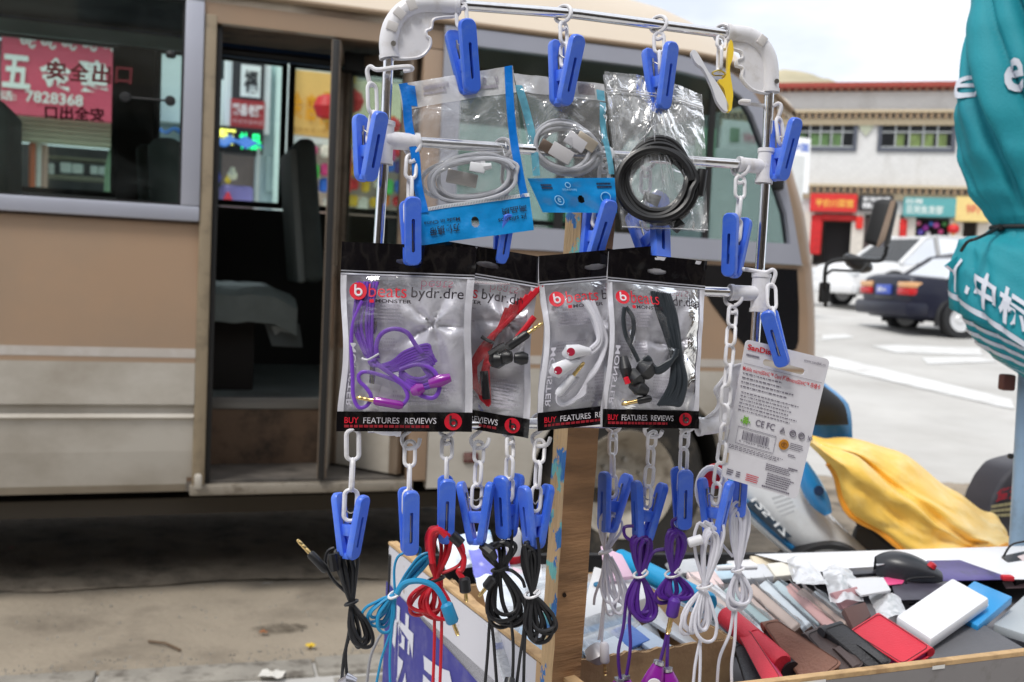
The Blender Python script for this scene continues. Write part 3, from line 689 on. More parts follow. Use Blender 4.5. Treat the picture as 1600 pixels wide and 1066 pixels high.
qn = Q(BL(*(lambda a: (a[0], .016, a[1]))(BP(72, 93))), BL(*(lambda a: (a[0], .016, a[1]))(BP(210, 103))), BL(*(lambda a: (a[0], .016, a[1]))(BP(208, 134))), BL(*(lambda a: (a[0], .016, a[1]))(BP(71, 122))))
l = MB()
for i, ch in enumerate('安全出口'): letters(l, ch, qn.p, (.0+.26*i, .06 if ch == '口' else 0, .22+.26*i - (.02 if ch == '口' else 0), .92 if ch == '口' else 1), .002, .03)
obj('lettering', l, cm(84, 14, 20, .6), w1)
# glass stop with two black suction cups
s = MB(); pa, pb_ = [BL(a[0], .0, a[1]) for a in (BP(196, 152), BP(266, 158))]
s.tube([pa, pb_], .004, 6)
for q in (pa, pb_): s.lathe([(.003, -.016), (.016, -.014), (.018, -.004), (.01, .0), (.012, .012), (0, .014)], 14, TB.to_3x3().to_4x4().copy() if False else M.Translation(q) @ M.Rotation(PHI+R(90), 4, 'Z') @ M.Rotation(R(90), 4, 'Y'))
obj('suction_bar', s, m_dark, w1)
s = MB(); a = BP(267, 85); s.lathe([(0, -.012), (.014, -.01), (.018, .0), (.013, .012), (0, .016)], 14, M.Translation(BL(a[0], .008, a[1]))); obj('suction_cup', s, m_dark, w1)
# far side of the body
zf0, zf1 = 1.53, 2.27
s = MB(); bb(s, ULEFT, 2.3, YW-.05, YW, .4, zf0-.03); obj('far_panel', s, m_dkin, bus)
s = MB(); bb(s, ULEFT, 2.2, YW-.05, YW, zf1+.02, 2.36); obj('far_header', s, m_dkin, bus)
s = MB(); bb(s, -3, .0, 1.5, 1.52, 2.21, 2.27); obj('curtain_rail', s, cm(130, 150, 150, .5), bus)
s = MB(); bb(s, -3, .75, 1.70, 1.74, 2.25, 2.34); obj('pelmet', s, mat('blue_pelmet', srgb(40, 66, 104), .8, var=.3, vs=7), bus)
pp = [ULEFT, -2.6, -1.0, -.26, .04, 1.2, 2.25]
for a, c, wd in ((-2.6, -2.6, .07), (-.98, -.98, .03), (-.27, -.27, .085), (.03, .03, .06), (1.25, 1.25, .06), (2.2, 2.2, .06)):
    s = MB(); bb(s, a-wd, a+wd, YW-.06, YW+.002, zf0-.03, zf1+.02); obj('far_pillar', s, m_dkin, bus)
for a, c in ((-2.53, -1.01), (-.95, -.355), (-.185, -.03), (.09, .47), (.48, 1.19), (1.31, 2.14)):
    window(a, c, zf0-.02, zf1+.01, YW-.03, .022, 'far_window', m_busglass, m_seal, 0., .022)
wfar = [o for o in bus.children if o.name.startswith('far_window')][1]
def fw(px, py):
    a = BP(px, py, YW-.035); return BL(a[0], YW-.035, a[1])
qf = Q(fw(70, 164), fw(163, 169), fw(163, 191), fw(70, 186)); l = MB(); letters(l, '安全出口', qf.p, (0, 0, 1, 1), .001, .03, mirror=True); obj('lettering', l, cm(125, 34, 40, .6), [o for o in bus.children if o.name.startswith('far_window')][1])
# floor, step, riser, underbody
s = MB(); bb(s, ULEFT, 2.3, .36, YW-.05, .66, .69); bb(s, ULEFT, -.03, .05, .355, .66, .69); bb(s, .76, 2.3, .05, .355, .66, .69); obj('floor', s, mat('grey_floor', srgb(100, 106, 106), .6, var=.2, vs=8, dirt=srgb(60, 58, 54), ds=5, da=.6), bus)
s = MB(); bb(s, -.03, .76, .33, .36, .655, .70, .004); obj('step_nosing', s, cm(130, 128, 124, .4, metal=.5), bus)
s = MB(); bb(s, -.03, .76, .335, .355, .44, .654); obj('step_riser', s, m_brown, bus)
s = MB(); bb(s, -.03, .76, .03, .334, .405, .44); obj('step_tread', s, mat('worn_step', srgb(110, 104, 98), .6, var=.2, vs=9, dirt=srgb(52, 50, 48), ds=6, da=.8, dlo=.4), bus)
s = MB(); bb(s, -.02, .78, -.012, .03, .395, .432, .006); obj('door_sill', s, mat('scuffed_sill', srgb(146, 138, 126), .5, metal=.2, var=.1, vs=20, dirt=srgb(95, 84, 70), ds=16, da=.8), bus)
s = MB(); bb(s, -.03, -.01, .03, .36, .44, 2.05); bb(s, .76, .78, .06, .36, .44, 2.05); bb(s, -.02, .78, .05, .4, 2.05, 2.13); obj('door_lining', s, m_brown, bus)
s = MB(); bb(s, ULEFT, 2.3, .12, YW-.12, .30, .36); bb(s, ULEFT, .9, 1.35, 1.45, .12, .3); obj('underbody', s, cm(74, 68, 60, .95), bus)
s = MB(); bb(s, -.005, .02, -.05, .0, .425, .475, .008); obj('hinge', s, m_cream, bus)
# folding door, two leaves pushed open
def leaf(pa, pb, name):
    a, c = V((*pa, 0)), V((*pb, 0)); d = (c-a); ln = d.length; ang = math.atan2(d.y, d.x)
    T = TB @ M.Translation(a) @ M.Rotation(ang, 4, 'Z')
    f = MB(); z0, z1, t = .45, 2.02, .016; fr = .042
    f.rbox(0, fr, -t, t, z0, z1, T, .004); f.rbox(ln-fr, ln, -t, t, z0, z1, T, .004); f.rbox(fr, ln-fr, -t, t, z1-fr, z1, T, .004); f.rbox(fr, ln-fr, -t, t, 1.18, 1.225, T, .004)
    o = obj('door_leaf', f, mat('door_frame_paint', srgb(140, 124, 108), .4, metal=.2, var=.1, dirt=srgb(70, 60, 52), ds=8, da=.6), bus)
    p = MB(); p.box(fr, ln-fr, -.010, .010, .45, .905, T); obj('lower_panel', p, m_cream, o)
    p = MB(); p.box(fr, ln-fr, -.010, .010, .905, 1.18, T); obj('upper_panel', p, m_tan, o)
    p = MB(); p.box(fr, ln-fr, -.003, .003, 1.225, z1-fr, T); obj('pane', p, m_busglass, o)
    p = MB(); p.rbox(-.014, .002, -.012, .012, z0, z1, T, .004); obj('rubber_edge', p, m_seal, o)
leaf((.435, -.02), (.505, .30), 'a'); leaf((.515, .30), (.735, .03), 'b')
s = MB(); s.tube([BL(.46, .12, .62), BL(.46, .12, 2.0)], .012, 8); obj('grab_pole', s, cm(120, 110, 100, .3, metal=.6), bus)
s = MB(); s.tube([BL(.02, .3, 2.0), BL(.74, .3, 2.0)], .014, 8); bb(s, .5, .62, .2, .32, 1.96, 2.03, .01); obj('door_mechanism', s, m_dark, bus)
# side right of the door
s = MB(); bb(s, .76, .832, -.003, .05, .43, 2.032, .005); obj('door_post', s, m_tan, bus)
FE = [(2.20, 2.02), (2.245, 1.9), (2.31, 1.72), (2.385, 1.55), (2.44, 1.33), (2.475, 1.1), (2.49, .9), (2.49, .6), (2.46, .42)]
def fe(z):
    for (a, za), (c, zc) in zip(FE, FE[1:]):
        if za >= z >= zc: return a+(c-a)*(za-z)/(za-zc)
    return FE[0][0] if z > FE[0][1] else FE[-1][0]
def sidepoly(mb, pts, y=0., th=.045): mb.prism([BL(u, y, z) for u, z in pts], th, ew)
s = MB(); sidepoly(s, [(.835, .912), (fe(.912), .912), (fe(1.1), 1.1), (fe(1.318), 1.318), (.835, 1.318)]); obj('side_panel', s, m_tan, bus)
WU, WZ, WR = 1.69, .385, .375
def arc(r_, a0, a1, k=14): return [(WU+r_*math.cos(R(a0+(a1-a0)*i/k)), WZ+r_*math.sin(R(a0+(a1-a0)*i/k))) for i in range(k+1)]
ar = .44
A0 = math.degrees(math.asin((.40-WZ)/ar))
s = MB(); sidepoly(s, [(.835, .40)]+[(u, z) for u, z in arc(ar, 180-A0, A0)]+[(fe(.42), .40), (fe(.6), .6), (fe(.862), .862), (.835, .862)]); obj('skirt_panel', s, m_cream, bus)
obj('stripe', band(.862, .88, .835, fe(.87)), m_tan, bus); obj('stripe', band(.88, .912, .835, fe(.9), -.001, -.001), m_stripe, bus)
s = MB(); s.grid(lambda a, t: BL(WU+ar*math.cos(R(180*a)), .02+.45*t, WZ+ar*math.sin(R(180*a))), 20, 2); bb(s, WU-ar, WU+ar, .45, .47, .38, WZ+ar); obj('wheel_arch', s, cm(26, 24, 22, .95), bus)
wm = TB @ M.Translation((WU, .14, WZ)); ty = MB()
ty.lathe([(WR*.6, -.09), (WR*.9, -.1), (WR*.98, -.07), (WR, 0), (WR*.98, .07), (WR*.9, .1), (WR*.6, .09)], 40, wm, 'y'); wh = obj('wheel', ty, mat('tyre', srgb(44, 42, 40), .85, var=.2, vs=12, dirt=srgb(120, 110, 95), ds=7, da=.6), bus)
ri = MB(); ri.lathe([(0, -.05), (.05, -.055), (.06, -.02), (.13, -.015), (.16, -.03), (.19, -.075), (WR*.6, -.095), (WR*.62, -.06), (WR*.6, .05), (0, .05)], 36, wm, 'y'); ro_ = obj('rim', ri, mat('dusty_rim', srgb(168, 160, 148), .5, metal=.3, var=.15, vs=12, dirt=srgb(95, 85, 72), ds=9, da=.8), wh)
for i in range(6):
    a = R(60*i+20); n_ = MB(); n_.lathe([(.011, -.04), (.011, -.02)], 6, wm @ M.Translation((.095*math.cos(a), 0, .095*math.sin(a))), 'y'); obj('wheel_nut', n_, m_steel, ro_)
s = MB(); a = BP(735, 715); bb(s, a[0]-.03, a[0]+.03, -.012, .0, a[1]-.02, a[1]+.02, .008); obj('side_marker', s, cm(96, 44, 44, .4, dirt=srgb(150, 135, 125), ds=25, da=.9), bus)
# front side window band: grey frame and dark glass
fz0, fz1 = 1.32, 2.12
s = MB()
top_edge = [(.832, fz1)]+[(u, fz1-.0) for u in (1.3, 1.8)]+[(2.0, 2.085), (2.12, 2.03), (2.19, 1.95), (2.255, 1.82)]
fo_ = [(.832, fz0), (fe(1.32)-.02, fz0), (fe(1.55)-.03, 1.55), (2.30, 1.72), (2.255, 1.82), (2.19, 1.95), (2.12, 2.03), (2.0, 2.09), (1.8, fz1), (.832, fz1)]
fi_ = [(.90, 1.405), (2.36, 1.405), (2.33, 1.53), (2.25, 1.70), (2.205, 1.80), (2.14, 1.92), (2.08, 1.99), (1.97, 2.04), (1.8, 2.06), (.90, 2.06)]
k = len(fo_); vs = [BL(u, y, z) for (y, L_) in ((-.012, fo_), (-.012, fi_), (.04, fi_), (.04, fo_)) for (u, z) in L_]
s.add(vs, [(i*k+j, i*k+(j+1) % k, ((i+1) % 4)*k+(j+1) % k, ((i+1) % 4)*k+j) for i in range(4) for j in range(k)])
fwin = obj('window', s, m_alu, bus)
s = MB(); s.prism([BL(u, .014, z) for u, z in fi_], .005, ew); obj('pane', s, m_frontglass, fwin)
s = MB(); bb(s, 1.30, 1.335, .0, .014, 1.405, 2.06); obj('glazing_bar', s, m_seal, fwin); s = MB(); bb(s, 1.95, 1.975, .0, .014, 1.405, 2.035); obj('glazing_bar', s, m_seal, fwin)
s = MB(); sidepoly(s, [(.832, 2.125), (1.8, 2.125), (2.0, 2.094), (2.124, 2.034), (2.194, 1.954), (2.26, 1.822), (2.305, 1.722), (fe(1.55)-.026, 1.55), (fe(1.32)-.016, 1.324), (fe(1.32), 1.32), (fe(1.55), 1.55), (fe(1.72)+.005, 1.72), (fe(1.9)+.005, 1.9), (2.2, 2.04), (2.05, 2.115), (1.8, 2.135), (.832, 2.135)], .0, .03); obj('front_pillar', s, m_tan, bus)
# black glass low in the front corner
bl_ = [(1.90, 1.30), (2.405, 1.30), (2.425, 1.15), (2.435, 1.0), (2.425, .965), (2.38, .94), (2.28, .925), (2.22, .935), (2.12, 1.02), (2.0, 1.15)]
s = MB(); s.prism([BL(u, -.004, z) for u, z in bl_], .02, ew); obj('corner_glass', s, mat('black_glass', (.012, .012, .014), .12, var=.1), bus)
# front: rounded corner sweep, windscreen, far side
def frontf(z0, z1, nz_, t0=0., t1=1., rr=.10):
    def f(a, t):
        z = z1+(z0-z1)*t; e = fe(z); q = t0+(t1-t0)*a
        if q < .25: an = q/.25*math.pi/2; return BL(e+rr*math.sin(an), .16*(1-math.cos(an)), z)
        if q > .75: an = (1-q)/.25*math.pi/2; return BL(e+rr*math.sin(an), YW-.16*(1-math.cos(an)), z)
        return BL(e+rr, .16+(YW-.32)*(q-.25)/.5, z)
    m_ = MB(); m_.grid(f, 24, nz_, -.03 if False else 0); return m_
obj('front_panel', frontf(.42, 1.32, 10), m_tan, bus)
obj('corner_pillar', frontf(1.32, 2.02, 10, 0, .22), m_tan, bus); obj('corner_pillar', frontf(1.32, 2.02, 10, .78, 1), m_tan, bus)
obj('windscreen', frontf(1.32, 2.02, 10, .22, .78), m_frontglass, bus)
def fhead(a, t):
    p = TB.inverted() @ rooff(1, t); e = fe(2.02); q = t
    if q < .22: an = q/.22*math.pi/2; r_ = (e+.10*math.sin(an), .16*(1-math.cos(an)))
    elif q > .78: an = (1-q)/.22*math.pi/2; r_ = (e+.10*math.sin(an), YW-.16*(1-math.cos(an)))
    else: r_ = (e+.10, .16+(YW-.32)*(q-.22)/.56)
    w_ = a; return BL(p.x+(r_[0]-p.x)*w_+.05*math.sin(math.pi*a), p.y+(r_[1]-p.y)*w_, p.z+(2.02-p.z)*w_)
s = MB(); s.grid(fhead, 8, 26); obj('front_header', s, mat('header_paint', srgb(205, 190, 170), .45, var=.05, vs=2), bus)
s = MB(); bb(s, ULEFT-.02, ULEFT, 0, YW, .4, 2.2); obj('rear_panel', s, m_tan, bus)
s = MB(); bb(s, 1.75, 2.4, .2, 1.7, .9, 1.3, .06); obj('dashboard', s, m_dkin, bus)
# bus mirrors
mr = MB(); d_ = 4.2
mr.tube(smooth([P(1290, 478, d_+.1), P(1289, 428, d_), P(1297, 410, d_), P(1330, 405, d_), P(1372, 408, d_), P(1382, 400, d_), P(1386, 385, d_)], 6), .0085, 8)
mr.tube([P(1289, 430, d_), P(1300, 422, d_), P(1345, 424, d_), P(1360, 408, d_)], .0065, 6)
mr.rbox(-.018, .022, -.02, .02, -.075, .01, M.Translation(P(1288, 445, d_+.06)), .008); ma = obj('mirror_arm', mr, m_dark, bus)
mq = QP((1391, 311, d_-.02), (1409, 312, d_+.05), (1393, 389, d_+.05), (1368, 387, d_-.02))
mh = MB(); mh.hexa([mq.p(.25, 0), mq.p(1, .02), mq.p(1, .98), mq.p(.25, 1)], [mq.p(.3, .03, -.09), mq.p(.98, .05, -.09), mq.p(.98, .95, -.09), mq.p(.3, .97, -.09)], .025, 3); mho = obj('mirror_head', mh, m_dark, bus)
mg = MB(); mg.add([P(1392, 313, d_-.03), P(1400, 314, d_-.06), P(1380, 386, d_-.06), P(1369, 386, d_-.03)], [(0, 1, 2, 3)]); mg.add([v+V((.004, .006, 0)) for v in mg.v], [(3, 2, 1, 0)]); obj('mirror_glass', mg, mat('mirror_glass', (.85, .85, .85), .05, 1.), mho)
dm = MB(); dm.lathe([(0, -.03), (.04, -.026), (.06, -.01), (.066, .004), (.058, .02), (0, .034)], 20, M.Translation(P(1340, 412, d_+.1)) @ M.Rotation(R(25), 4, 'Y')); obj('round_mirror', dm, cm(52, 54, 58, .35), bus)
dm = MB(); bb(dm, 2.25, 2.29, -.05, -.0, 1.62, 1.69, .012); obj('corner_lamp', dm, m_dark, bus)
# seats inside
def seatback(px, py0, py1, wpx, w, tilt, nm='seat'):
    a = BP(px, py0, w); c = BP(px+tilt, py1, w)
    hw = wpx/2/1600*(w+3.6)
    T = M.Translation(BL(c[0], w, c[1])); up_ = (BL(a[0], w, a[1])-BL(c[0], w, c[1])); h = up_.length
    z = up_.normalized(); x = eu; x = (x-z*x.dot(z)).normalized(); y = z.cross(x)
    mx = M((x, y, z)).transposed().to_4x4(); mx.translation = BL(c[0], w, c[1])
    return mx, h, hw
def add_seat(px, py0, py1, wpx, w, tilt, depth=.44):
    mx, h, hw = seatback(px, py0, py1, wpx, w, tilt)
    b = MB(); b.rbox(-hw, hw, -depth/2, depth/2, 0, h, mx, min(hw*.8, .07), 4); o = obj('seat', b, m_seat, bus); return o, mx, h, hw
so1, mx, h, hw = add_seat(468, 224, 440, 30, .95, 14)
b = MB(); b.rbox(-hw-.03, -hw+.01, -.2, .2, .0, h*.93, mx, .015, 2); obj('seat_shell', b, cm(150, 158, 156, .6), so1)
add_seat(258, 222, 420, 50, .8, 10); add_seat(228, 232, 420, 26, 1.3, 10); add_seat(-2, 165, 420, 44, .5, 0); add_seat(120, 330, 500, 60, 1.0, 0)
cu = MB(); zc = BP(390, 470, .75)[1]; ua, ub = BP(312, 470, .75)[0], BP(456, 470, .75)[0]
cu.grid(lambda a, t: BL(ua-.15+(ub-ua+.15)*a, .55+.42*t, zc+.03+.045*math.sin(math.pi*t)**.5+.02*NZ.noise((a*5, t*6, 1))-.05*max(0, a-.8)/.2), 24, 10, -.11, V((0, 0, 1)))
so2 = obj('folding_seat', cu, m_vinyl, bus)
b = MB(); bb(b, ua+.02, ua+.22, .65, .85, .69, zc-.08, .01); obj('seat_pedestal', b, m_dkin, so2)
b = MB(); b.prism([BL(*(lambda a: (a[0], .6, a[1]))(BP(x, y, .6))) for x, y in ((413, 503), (468, 506), (473, 543), (425, 541))], .01, ew); obj('leaflet_pocket', b, cm(96, 104, 104, .6), so2)
b = MB(); b.prism([BL(*(lambda a: (a[0], .592, a[1]))(BP(x, y, .592))) for x, y in ((424, 510), (450, 508), (455, 521), (438, 518), (430, 524))], .004, ew); obj('leaflet', b, cm(176, 184, 182, .6), so2)
# ================================================================ street seen through the bus windows
f0 = P(400, 300, 13); 
def FP(px, py, w=0.):
    p = onplane(px, py, f0+ew*w, ew); q = p-f0; return q.dot(eu), p.z
def fpt(u, w, z): return V((f0.x, f0.y, 0))+eu*u+ew*w+V((0, 0, z))
fT = M((eu, ew, V((0, 0, 1)))).transposed().to_4x4(); fT.translation = V((f0.x, f0.y, 0))
def fbox(mb, x0, y0, x1, y1, w0=0., th=.2, bev=0.):
    a, z1 = FP(x0, y0, w0); c, _ = FP(x1, y0, w0); _, z0 = FP((x0+x1)/2, y1, w0)
    if z1 < z0+.01: z1 = z0+.01
    zt = FP((x0+x1)/2, y0, w0)[1]
    return mb.rbox(a, c, w0, w0+th, z0, zt, fT, bev, 1) if bev else mb.box(a, c, w0, w0+th, z0, zt, fT)
def fq(x0, y0, x1, y1, w0):
    a, _ = FP(x0, y0, w0); c, _ = FP(x1, y0, w0); zt = FP((x0+x1)/2, y0, w0)[1]; zb = FP((x0+x1)/2, y1, w0)[1]
    return Q(fpt(a, w0, zt), fpt(c, w0, zt), fpt(c, w0, zb), fpt(a, w0, zb))
def fthing(nm, lab, cat, x, y, w=0., grp=None):
    a, z = FP(x, y, w); return thing(nm, lab, cat, fpt(a, w, z), grp)
def fpart(nm, p, col, x0, y0, x1, y1, w0=0., th=.2, bev=0., rough=.6, **k):
    m_ = MB(); fbox(m_, x0, y0, x1, y1, w0, th, bev); return obj(nm, m_, cm(*col, rough, **k), p)
def ftext(p, body, x0, y0, x1, y1, w0, col, bold=.02, nm='lettering', emit=None, **k):
    m_ = MB(); letters(m_, body, fq(x0, y0, x1, y1, w0).p, (0, 0, 1, 1), .01, bold, **k)
    return obj(nm, m_, emit or cm(*col, .6), p)
hs = fthing('hardware_shop', 'hardware shop with roll shutter and dark interior seen through the left bus window', 'shop', 110, 330)
fpart('upper_wall', hs, (70, 78, 84), -140, -120, 206, 56, .3, .3); fpart('eave', hs, (44, 66, 96), -140, 22, 206, 50, -.25, .5)
fpart('shutter_box', hs, (196, 194, 172), 20, 178, 206, 226, .3, .2)
for i in range(6): fpart('shutter_slat', hs, (188, 186, 160), 20, 180+i*7.6, 206, 186+i*7.6, .26, .04)
fpart('shop_interior', hs, (58, 58, 62), -140, 224, 206, 420, 1.5, .2, var=.4, vs=3)
fpart('pillar', hs, (200, 214, 208), 199, 82, 215, 420, 0, .4); fpart('pillar', hs, (120, 130, 126), 12, 185, 30, 420, 0, .3); fpart('side_wall', hs, (110, 116, 116), -140, 56, 14, 420, .25, .2)
fpart('shelf', hs, (130, 126, 110), 75, 246, 170, 250, .8, .4); fpart('shelf', hs, (130, 126, 110), 70, 275, 170, 280, .8, .4)
sg = fthing('shop_sign', 'red sign of the hardware shop with large white characters and phone number', 'sign', 115, 184, -.15)
fpart('board', sg, (222, 84, 110), 2, 57, 216, 186, -.12, .1, .01, .5, var=.05)
for ch, x0, x1 in (('五', 4, 48), ('金', 62, 112), ('建', 122, 170), ('材', 180, 222)): ftext(sg, ch, x0, 86+x0*.07, x1, 138+x0*.06, -.13, (240, 236, 232), .03)
ftext(sg, '话:', 0, 142, 26, 157, -.13, (240, 236, 232), .02); ftext(sg, '7828368', 40, 145, 130, 163, -.13, (240, 236, 232), .02)
m_ = MB()                                                             # a line of flowing script along the top
for i in range(6):
    x = 30+i*32; q = fq(x, 60+i*1.6, x+26, 74+i*1.6, -.14)
    m_.tube([q.p(*c) for c in ((0, .1), (1, .1))], .014, 5); m_.tube([q.p(*c) for c in smooth([(.15, .1, 0), (.2, .6, 0), (.45, .5, 0), (.4, .1, 0)], 3) for c in [(c.x, c.y)]], .014, 5)
    m_.tube([q.p(c.x, c.y) for c in smooth([(.7, .1, 0), (.62, .7, 0), (.8, 1.0, 0), (.95, .6, 0)], 3)], .014, 5)
obj('script_line', m_, cm(240, 236, 232), sg)
for (x0, y0, x1, y1, c, lb) in ((46, 222, 56, 296, (215, 110, 70), 'orange rolled sheet standing in the hardware shop'), (56, 224, 66, 292, (230, 225, 220), 'white rolled sheet beside the orange one in the hardware shop'), (66, 226, 74, 294, (200, 160, 145), 'pinkish rolled sheet in the hardware shop'), (24, 228, 32, 292, (180, 170, 110), 'ochre rolled sheet by the left post of the hardware shop')):
    m_ = MB(); a, z1 = FP((x0+x1)/2, y0, .5); _, z0 = FP((x0+x1)/2, y1, .5); m_.lathe([(.035, z0), (.04, z0+.02), (.04, z1-.02), (.03, z1)], 12, M.Translation(fpt(a, .5, 0))); top('rolled_sheet', m_, cm(*c, .6), lb, 'roll', 'rolled sheets standing in the hardware shop')
for ci_, (x0, x1, y0, y1) in enumerate(((94, 112, 254, 270), (113, 130, 256, 271), (141, 153, 259, 272), (154, 166, 260, 273), (76, 84, 255, 272))):
    m_ = MB(); fbox(m_, x0, y0, x1, y1, .78, .15, .01); top('carton', m_, cm(214, 220, 220, .6), 'white carton on the hardware shop shelf, %s from the left' % ['second', 'third', 'fourth', 'last', 'first'][ci_], 'box', 'white cartons on the hardware shop shelf')
m_ = MB(); a = fq(164, 232, 186, 300, .45); m_.grid(lambda u, v: a.p(.5+(u-.5)*(.35+.65*min(1, v*2)), v, .1*math.sin(u*3.14)+.03*math.sin(u*20)), 14, 8, .06); top('coat', m_, cm(150, 180, 150, .8, var=.15), 'pale green coat hanging at the hardware shop door', 'coat')
m_ = MB(); fbox(m_, 182, 262, 190, 300, .4, .1, .02); top('umbrella_bag', m_, cm(70, 150, 190, .6), 'blue bag hanging at the edge of the hardware shop', 'bag')
# white panel and blue awnings
wp = fthing('white_hoarding', 'plain white hoarding between the bus pillar and frame', 'wall', 268, 330, .4)
fpart('panel', wp, (232, 236, 234), 236, 72, 330, 192, .4, .2); fpart('base', wp, (150, 165, 170), 236, 192, 330, 400, .6, .2); fpart('head', wp, (120, 175, 178), 236, 62, 330, 72, .35, .2)
def awning(x0, y0, x1, y1, w, lab):
    t = fthing('awning', lab, 'awning', (x0+x1)/2, y1, w, 'blue stall awnings'); a, zt = FP(x0, y0, w); c, zb = FP(x1, y1, w); zt2 = FP(x1, y0, w)[1]; zl = FP(x0, y1, w)[1]
    m_ = MB(); m_.grid(lambda u, v: fpt(a+(c-a)*(.15*(1-v)+u*(1-.3*(1-v))), w-1.2*v, zt+(zb-zt)*v+.03*math.sin(u*16)), 16, 4, .02, V((0, 0, 1))); obj('canopy', m_, cm(64, 120, 205, .6, var=.1), t)
    for u in (a+.05, c-.05):
        m_ = MB(); m_.tube([fpt(u, w-1.15, zb), fpt(u, w-1.15, ground_z(12))], .02, 6); obj('leg', m_, cm(170, 175, 175), t)
awning(232, 204, 312, 226, .3, 'blue stall awning left of the bus door post'); awning(318, 212, 398, 246, .2, 'blue stall awning under the yellow neon characters')
# sign tower by the door opening
st = fthing('sign_tower', 'dark shop front with stacked signs seen through the bus door', 'shop', 380, 330)
fpart('wall', st, (56, 62, 66), 322, 60, 352, 400, .5, .3); fpart('white_panel', st, (234, 240, 238), 333, 124, 353, 196, .3, .15)
fpart('interior', st, (96, 84, 84), 322, 236, 412, 420, 2.4, .2, var=.5, vs=1.2); fpart('wall', st, (66, 66, 70), 352, 200, 412, 240, .5, .3)
fs_ = fthing('shop_sign', 'white framed sign with black seal panel and red lower panel through the bus door', 'sign', 382, 206, .1)
fpart('frame', fs_, (232, 236, 236), 352, 92, 424, 208, .16, .12, .01); fpart('seal_panel', fs_, (48, 46, 50), 364, 92, 414, 156, .13, .03); fpart('red_panel', fs_, (170, 52, 56), 361, 156, 414, 200, .13, .03)
fpart('seal', fs_, (240, 242, 240), 377, 102, 408, 152, .11, .02); ftext(fs_, '福', 382, 110, 403, 146, .10, (40, 40, 44), .03)
ftext(fs_, '稻香老粥', 363, 163, 411, 182, .12, (240, 225, 222), .03); ftext(fs_, '欢迎光临本店', 363, 187, 411, 194, .12, (215, 170, 168), .0)
def neon(nm, col, st_): 
    m_ = bpy.data.materials.new(nm); m_.use_nodes = True; b = m_.node_tree.nodes['Principled BSDF']; b.inputs['Base Color'].default_value = (*col, 1); b.inputs['Emission Color'].default_value = (*col, 1); b.inputs['Emission Strength'].default_value = st_; return m_
ns = fthing('led_sign', 'black running text sign with yellow and green glowing characters', 'sign', 372, 236, .1)
fpart('board', ns, (26, 26, 28), 322, 198, 412, 238, .1, .1); ftext(ns, '烟酒', 335, 201, 368, 226, .09, (0, 0, 0), .03, emit=neon('yellow_led', (1, .9, .15), 1.6)); ftext(ns, '礼品', 374, 208, 408, 234, .09, (0, 0, 0), .03, emit=neon('green_led', (.02, .9, .25), 1.3))
pl_ = fthing('pillar', 'pale aqua pillar standing between the seal sign and the yellow sign', 'pillar', 434, 330, .2)
fpart('shaft', pl_, (186, 206, 208), 409, 60, 434, 430, .3, .5); fpart('lit_face', pl_, (216, 238, 232), 434, 60, 458, 430, .2, .6); fpart('switch_box', pl_, (170, 190, 190), 416, 244, 428, 300, .25, .05)  # paler aqua puts the light on this half into the colour
for (x, y, r_, c, lb) in ((339, 278, 7, (60, 70, 150), 'blue toy figure on the stall behind the bus'), (363, 274, 8, (230, 228, 200), 'white and blue toy penguin on the stall behind the bus'), (356, 282, 5, (230, 200, 60), 'yellow ball on the stall behind the bus'), (330, 296, 8, (150, 60, 90), 'dark pink bundle on the stall behind the bus'), (356, 312, 7, (225, 60, 80), 'red bundle on the floor of the stall')):
    m_ = MB(); a, z = FP(x, y, .1); rr = r_*13/1600; m_.lathe([(0, -rr), (rr*.7, -rr*.8), (rr, 0), (rr*.75, rr*.7), (rr*.5, rr*.8), (rr*.55, rr*1.2), (rr*.3, rr*1.6), (0, rr*1.65)], 14, M.Translation(fpt(a, .1, z))); top('toy', m_, cm(*c, .6), lb, 'toy', 'toys on the stall behind the bus')
m_ = MB(); fbox(m_, 345, 290, 396, 320, .15, .5, .03); top('crate', m_, cm(150, 140, 205, .6, var=.1), 'lilac crate on the stall behind the bus', 'crate')
# yellow shop sign, lantern, toys right of the pillar
ys_ = fthing('toy_shop', 'shop front with cream fascia and dark doorway right of the aqua pillar', 'shop', 520, 330, .6)
fpart('fascia', ys_, (224, 228, 226), 440, 60, 700, 120, .8, .3); fpart('wall', ys_, (150, 130, 118), 440, 225, 700, 420, 2.6, .2, var=.5, vs=1.5); fpart('lintel', ys_, (225, 228, 224), 446, 214, 560, 226, .3, .3)
yq = fthing('shop_sign', 'yellow shop sign with golden characters seen through the bus door', 'sign', 480, 220, .3)
fpart('board', yq, (238, 190, 108), 452, 112, 528, 216, .3, .12, .01, .5, var=.06); 
for ch, x in (('金', 456), ('店', 478), ('行', 499)): ftext(yq, ch, x, 142+(x-456)*.2, x+17, 186+(x-456)*.2, .28, (232, 160, 20), .03)
ftext(yq, '名烟名酒土特产', 456, 200, 520, 208, .28, (180, 130, 60), 0)
lantern(fpt(FP(513, 168, -.4)[0], -.4, FP(513, 168, -.4)[1]), .19, 'large red lantern by the yellow sign, left of the door post', 'red lanterns'); lantern(fpt(FP(548, 158, -.6)[0], -.6, FP(548, 158, -.6)[1]), .17, 'red lantern seen right of the bus door post', 'red lanterns'); lantern(fpt(FP(612, 196, -.6)[0], -.6, FP(612, 196, -.6)[1]), .12, 'small red lantern behind the left upright of the rack', 'red lanterns')
rnd_c = [(215, 40, 50), (70, 190, 80), (50, 110, 210), (235, 190, 50), (230, 120, 40), (200, 60, 120), (235, 225, 210), (80, 60, 140)]
nm_c = ['red', 'green', 'blue', 'yellow', 'orange', 'pink', 'white', 'purple']
k_ = 0
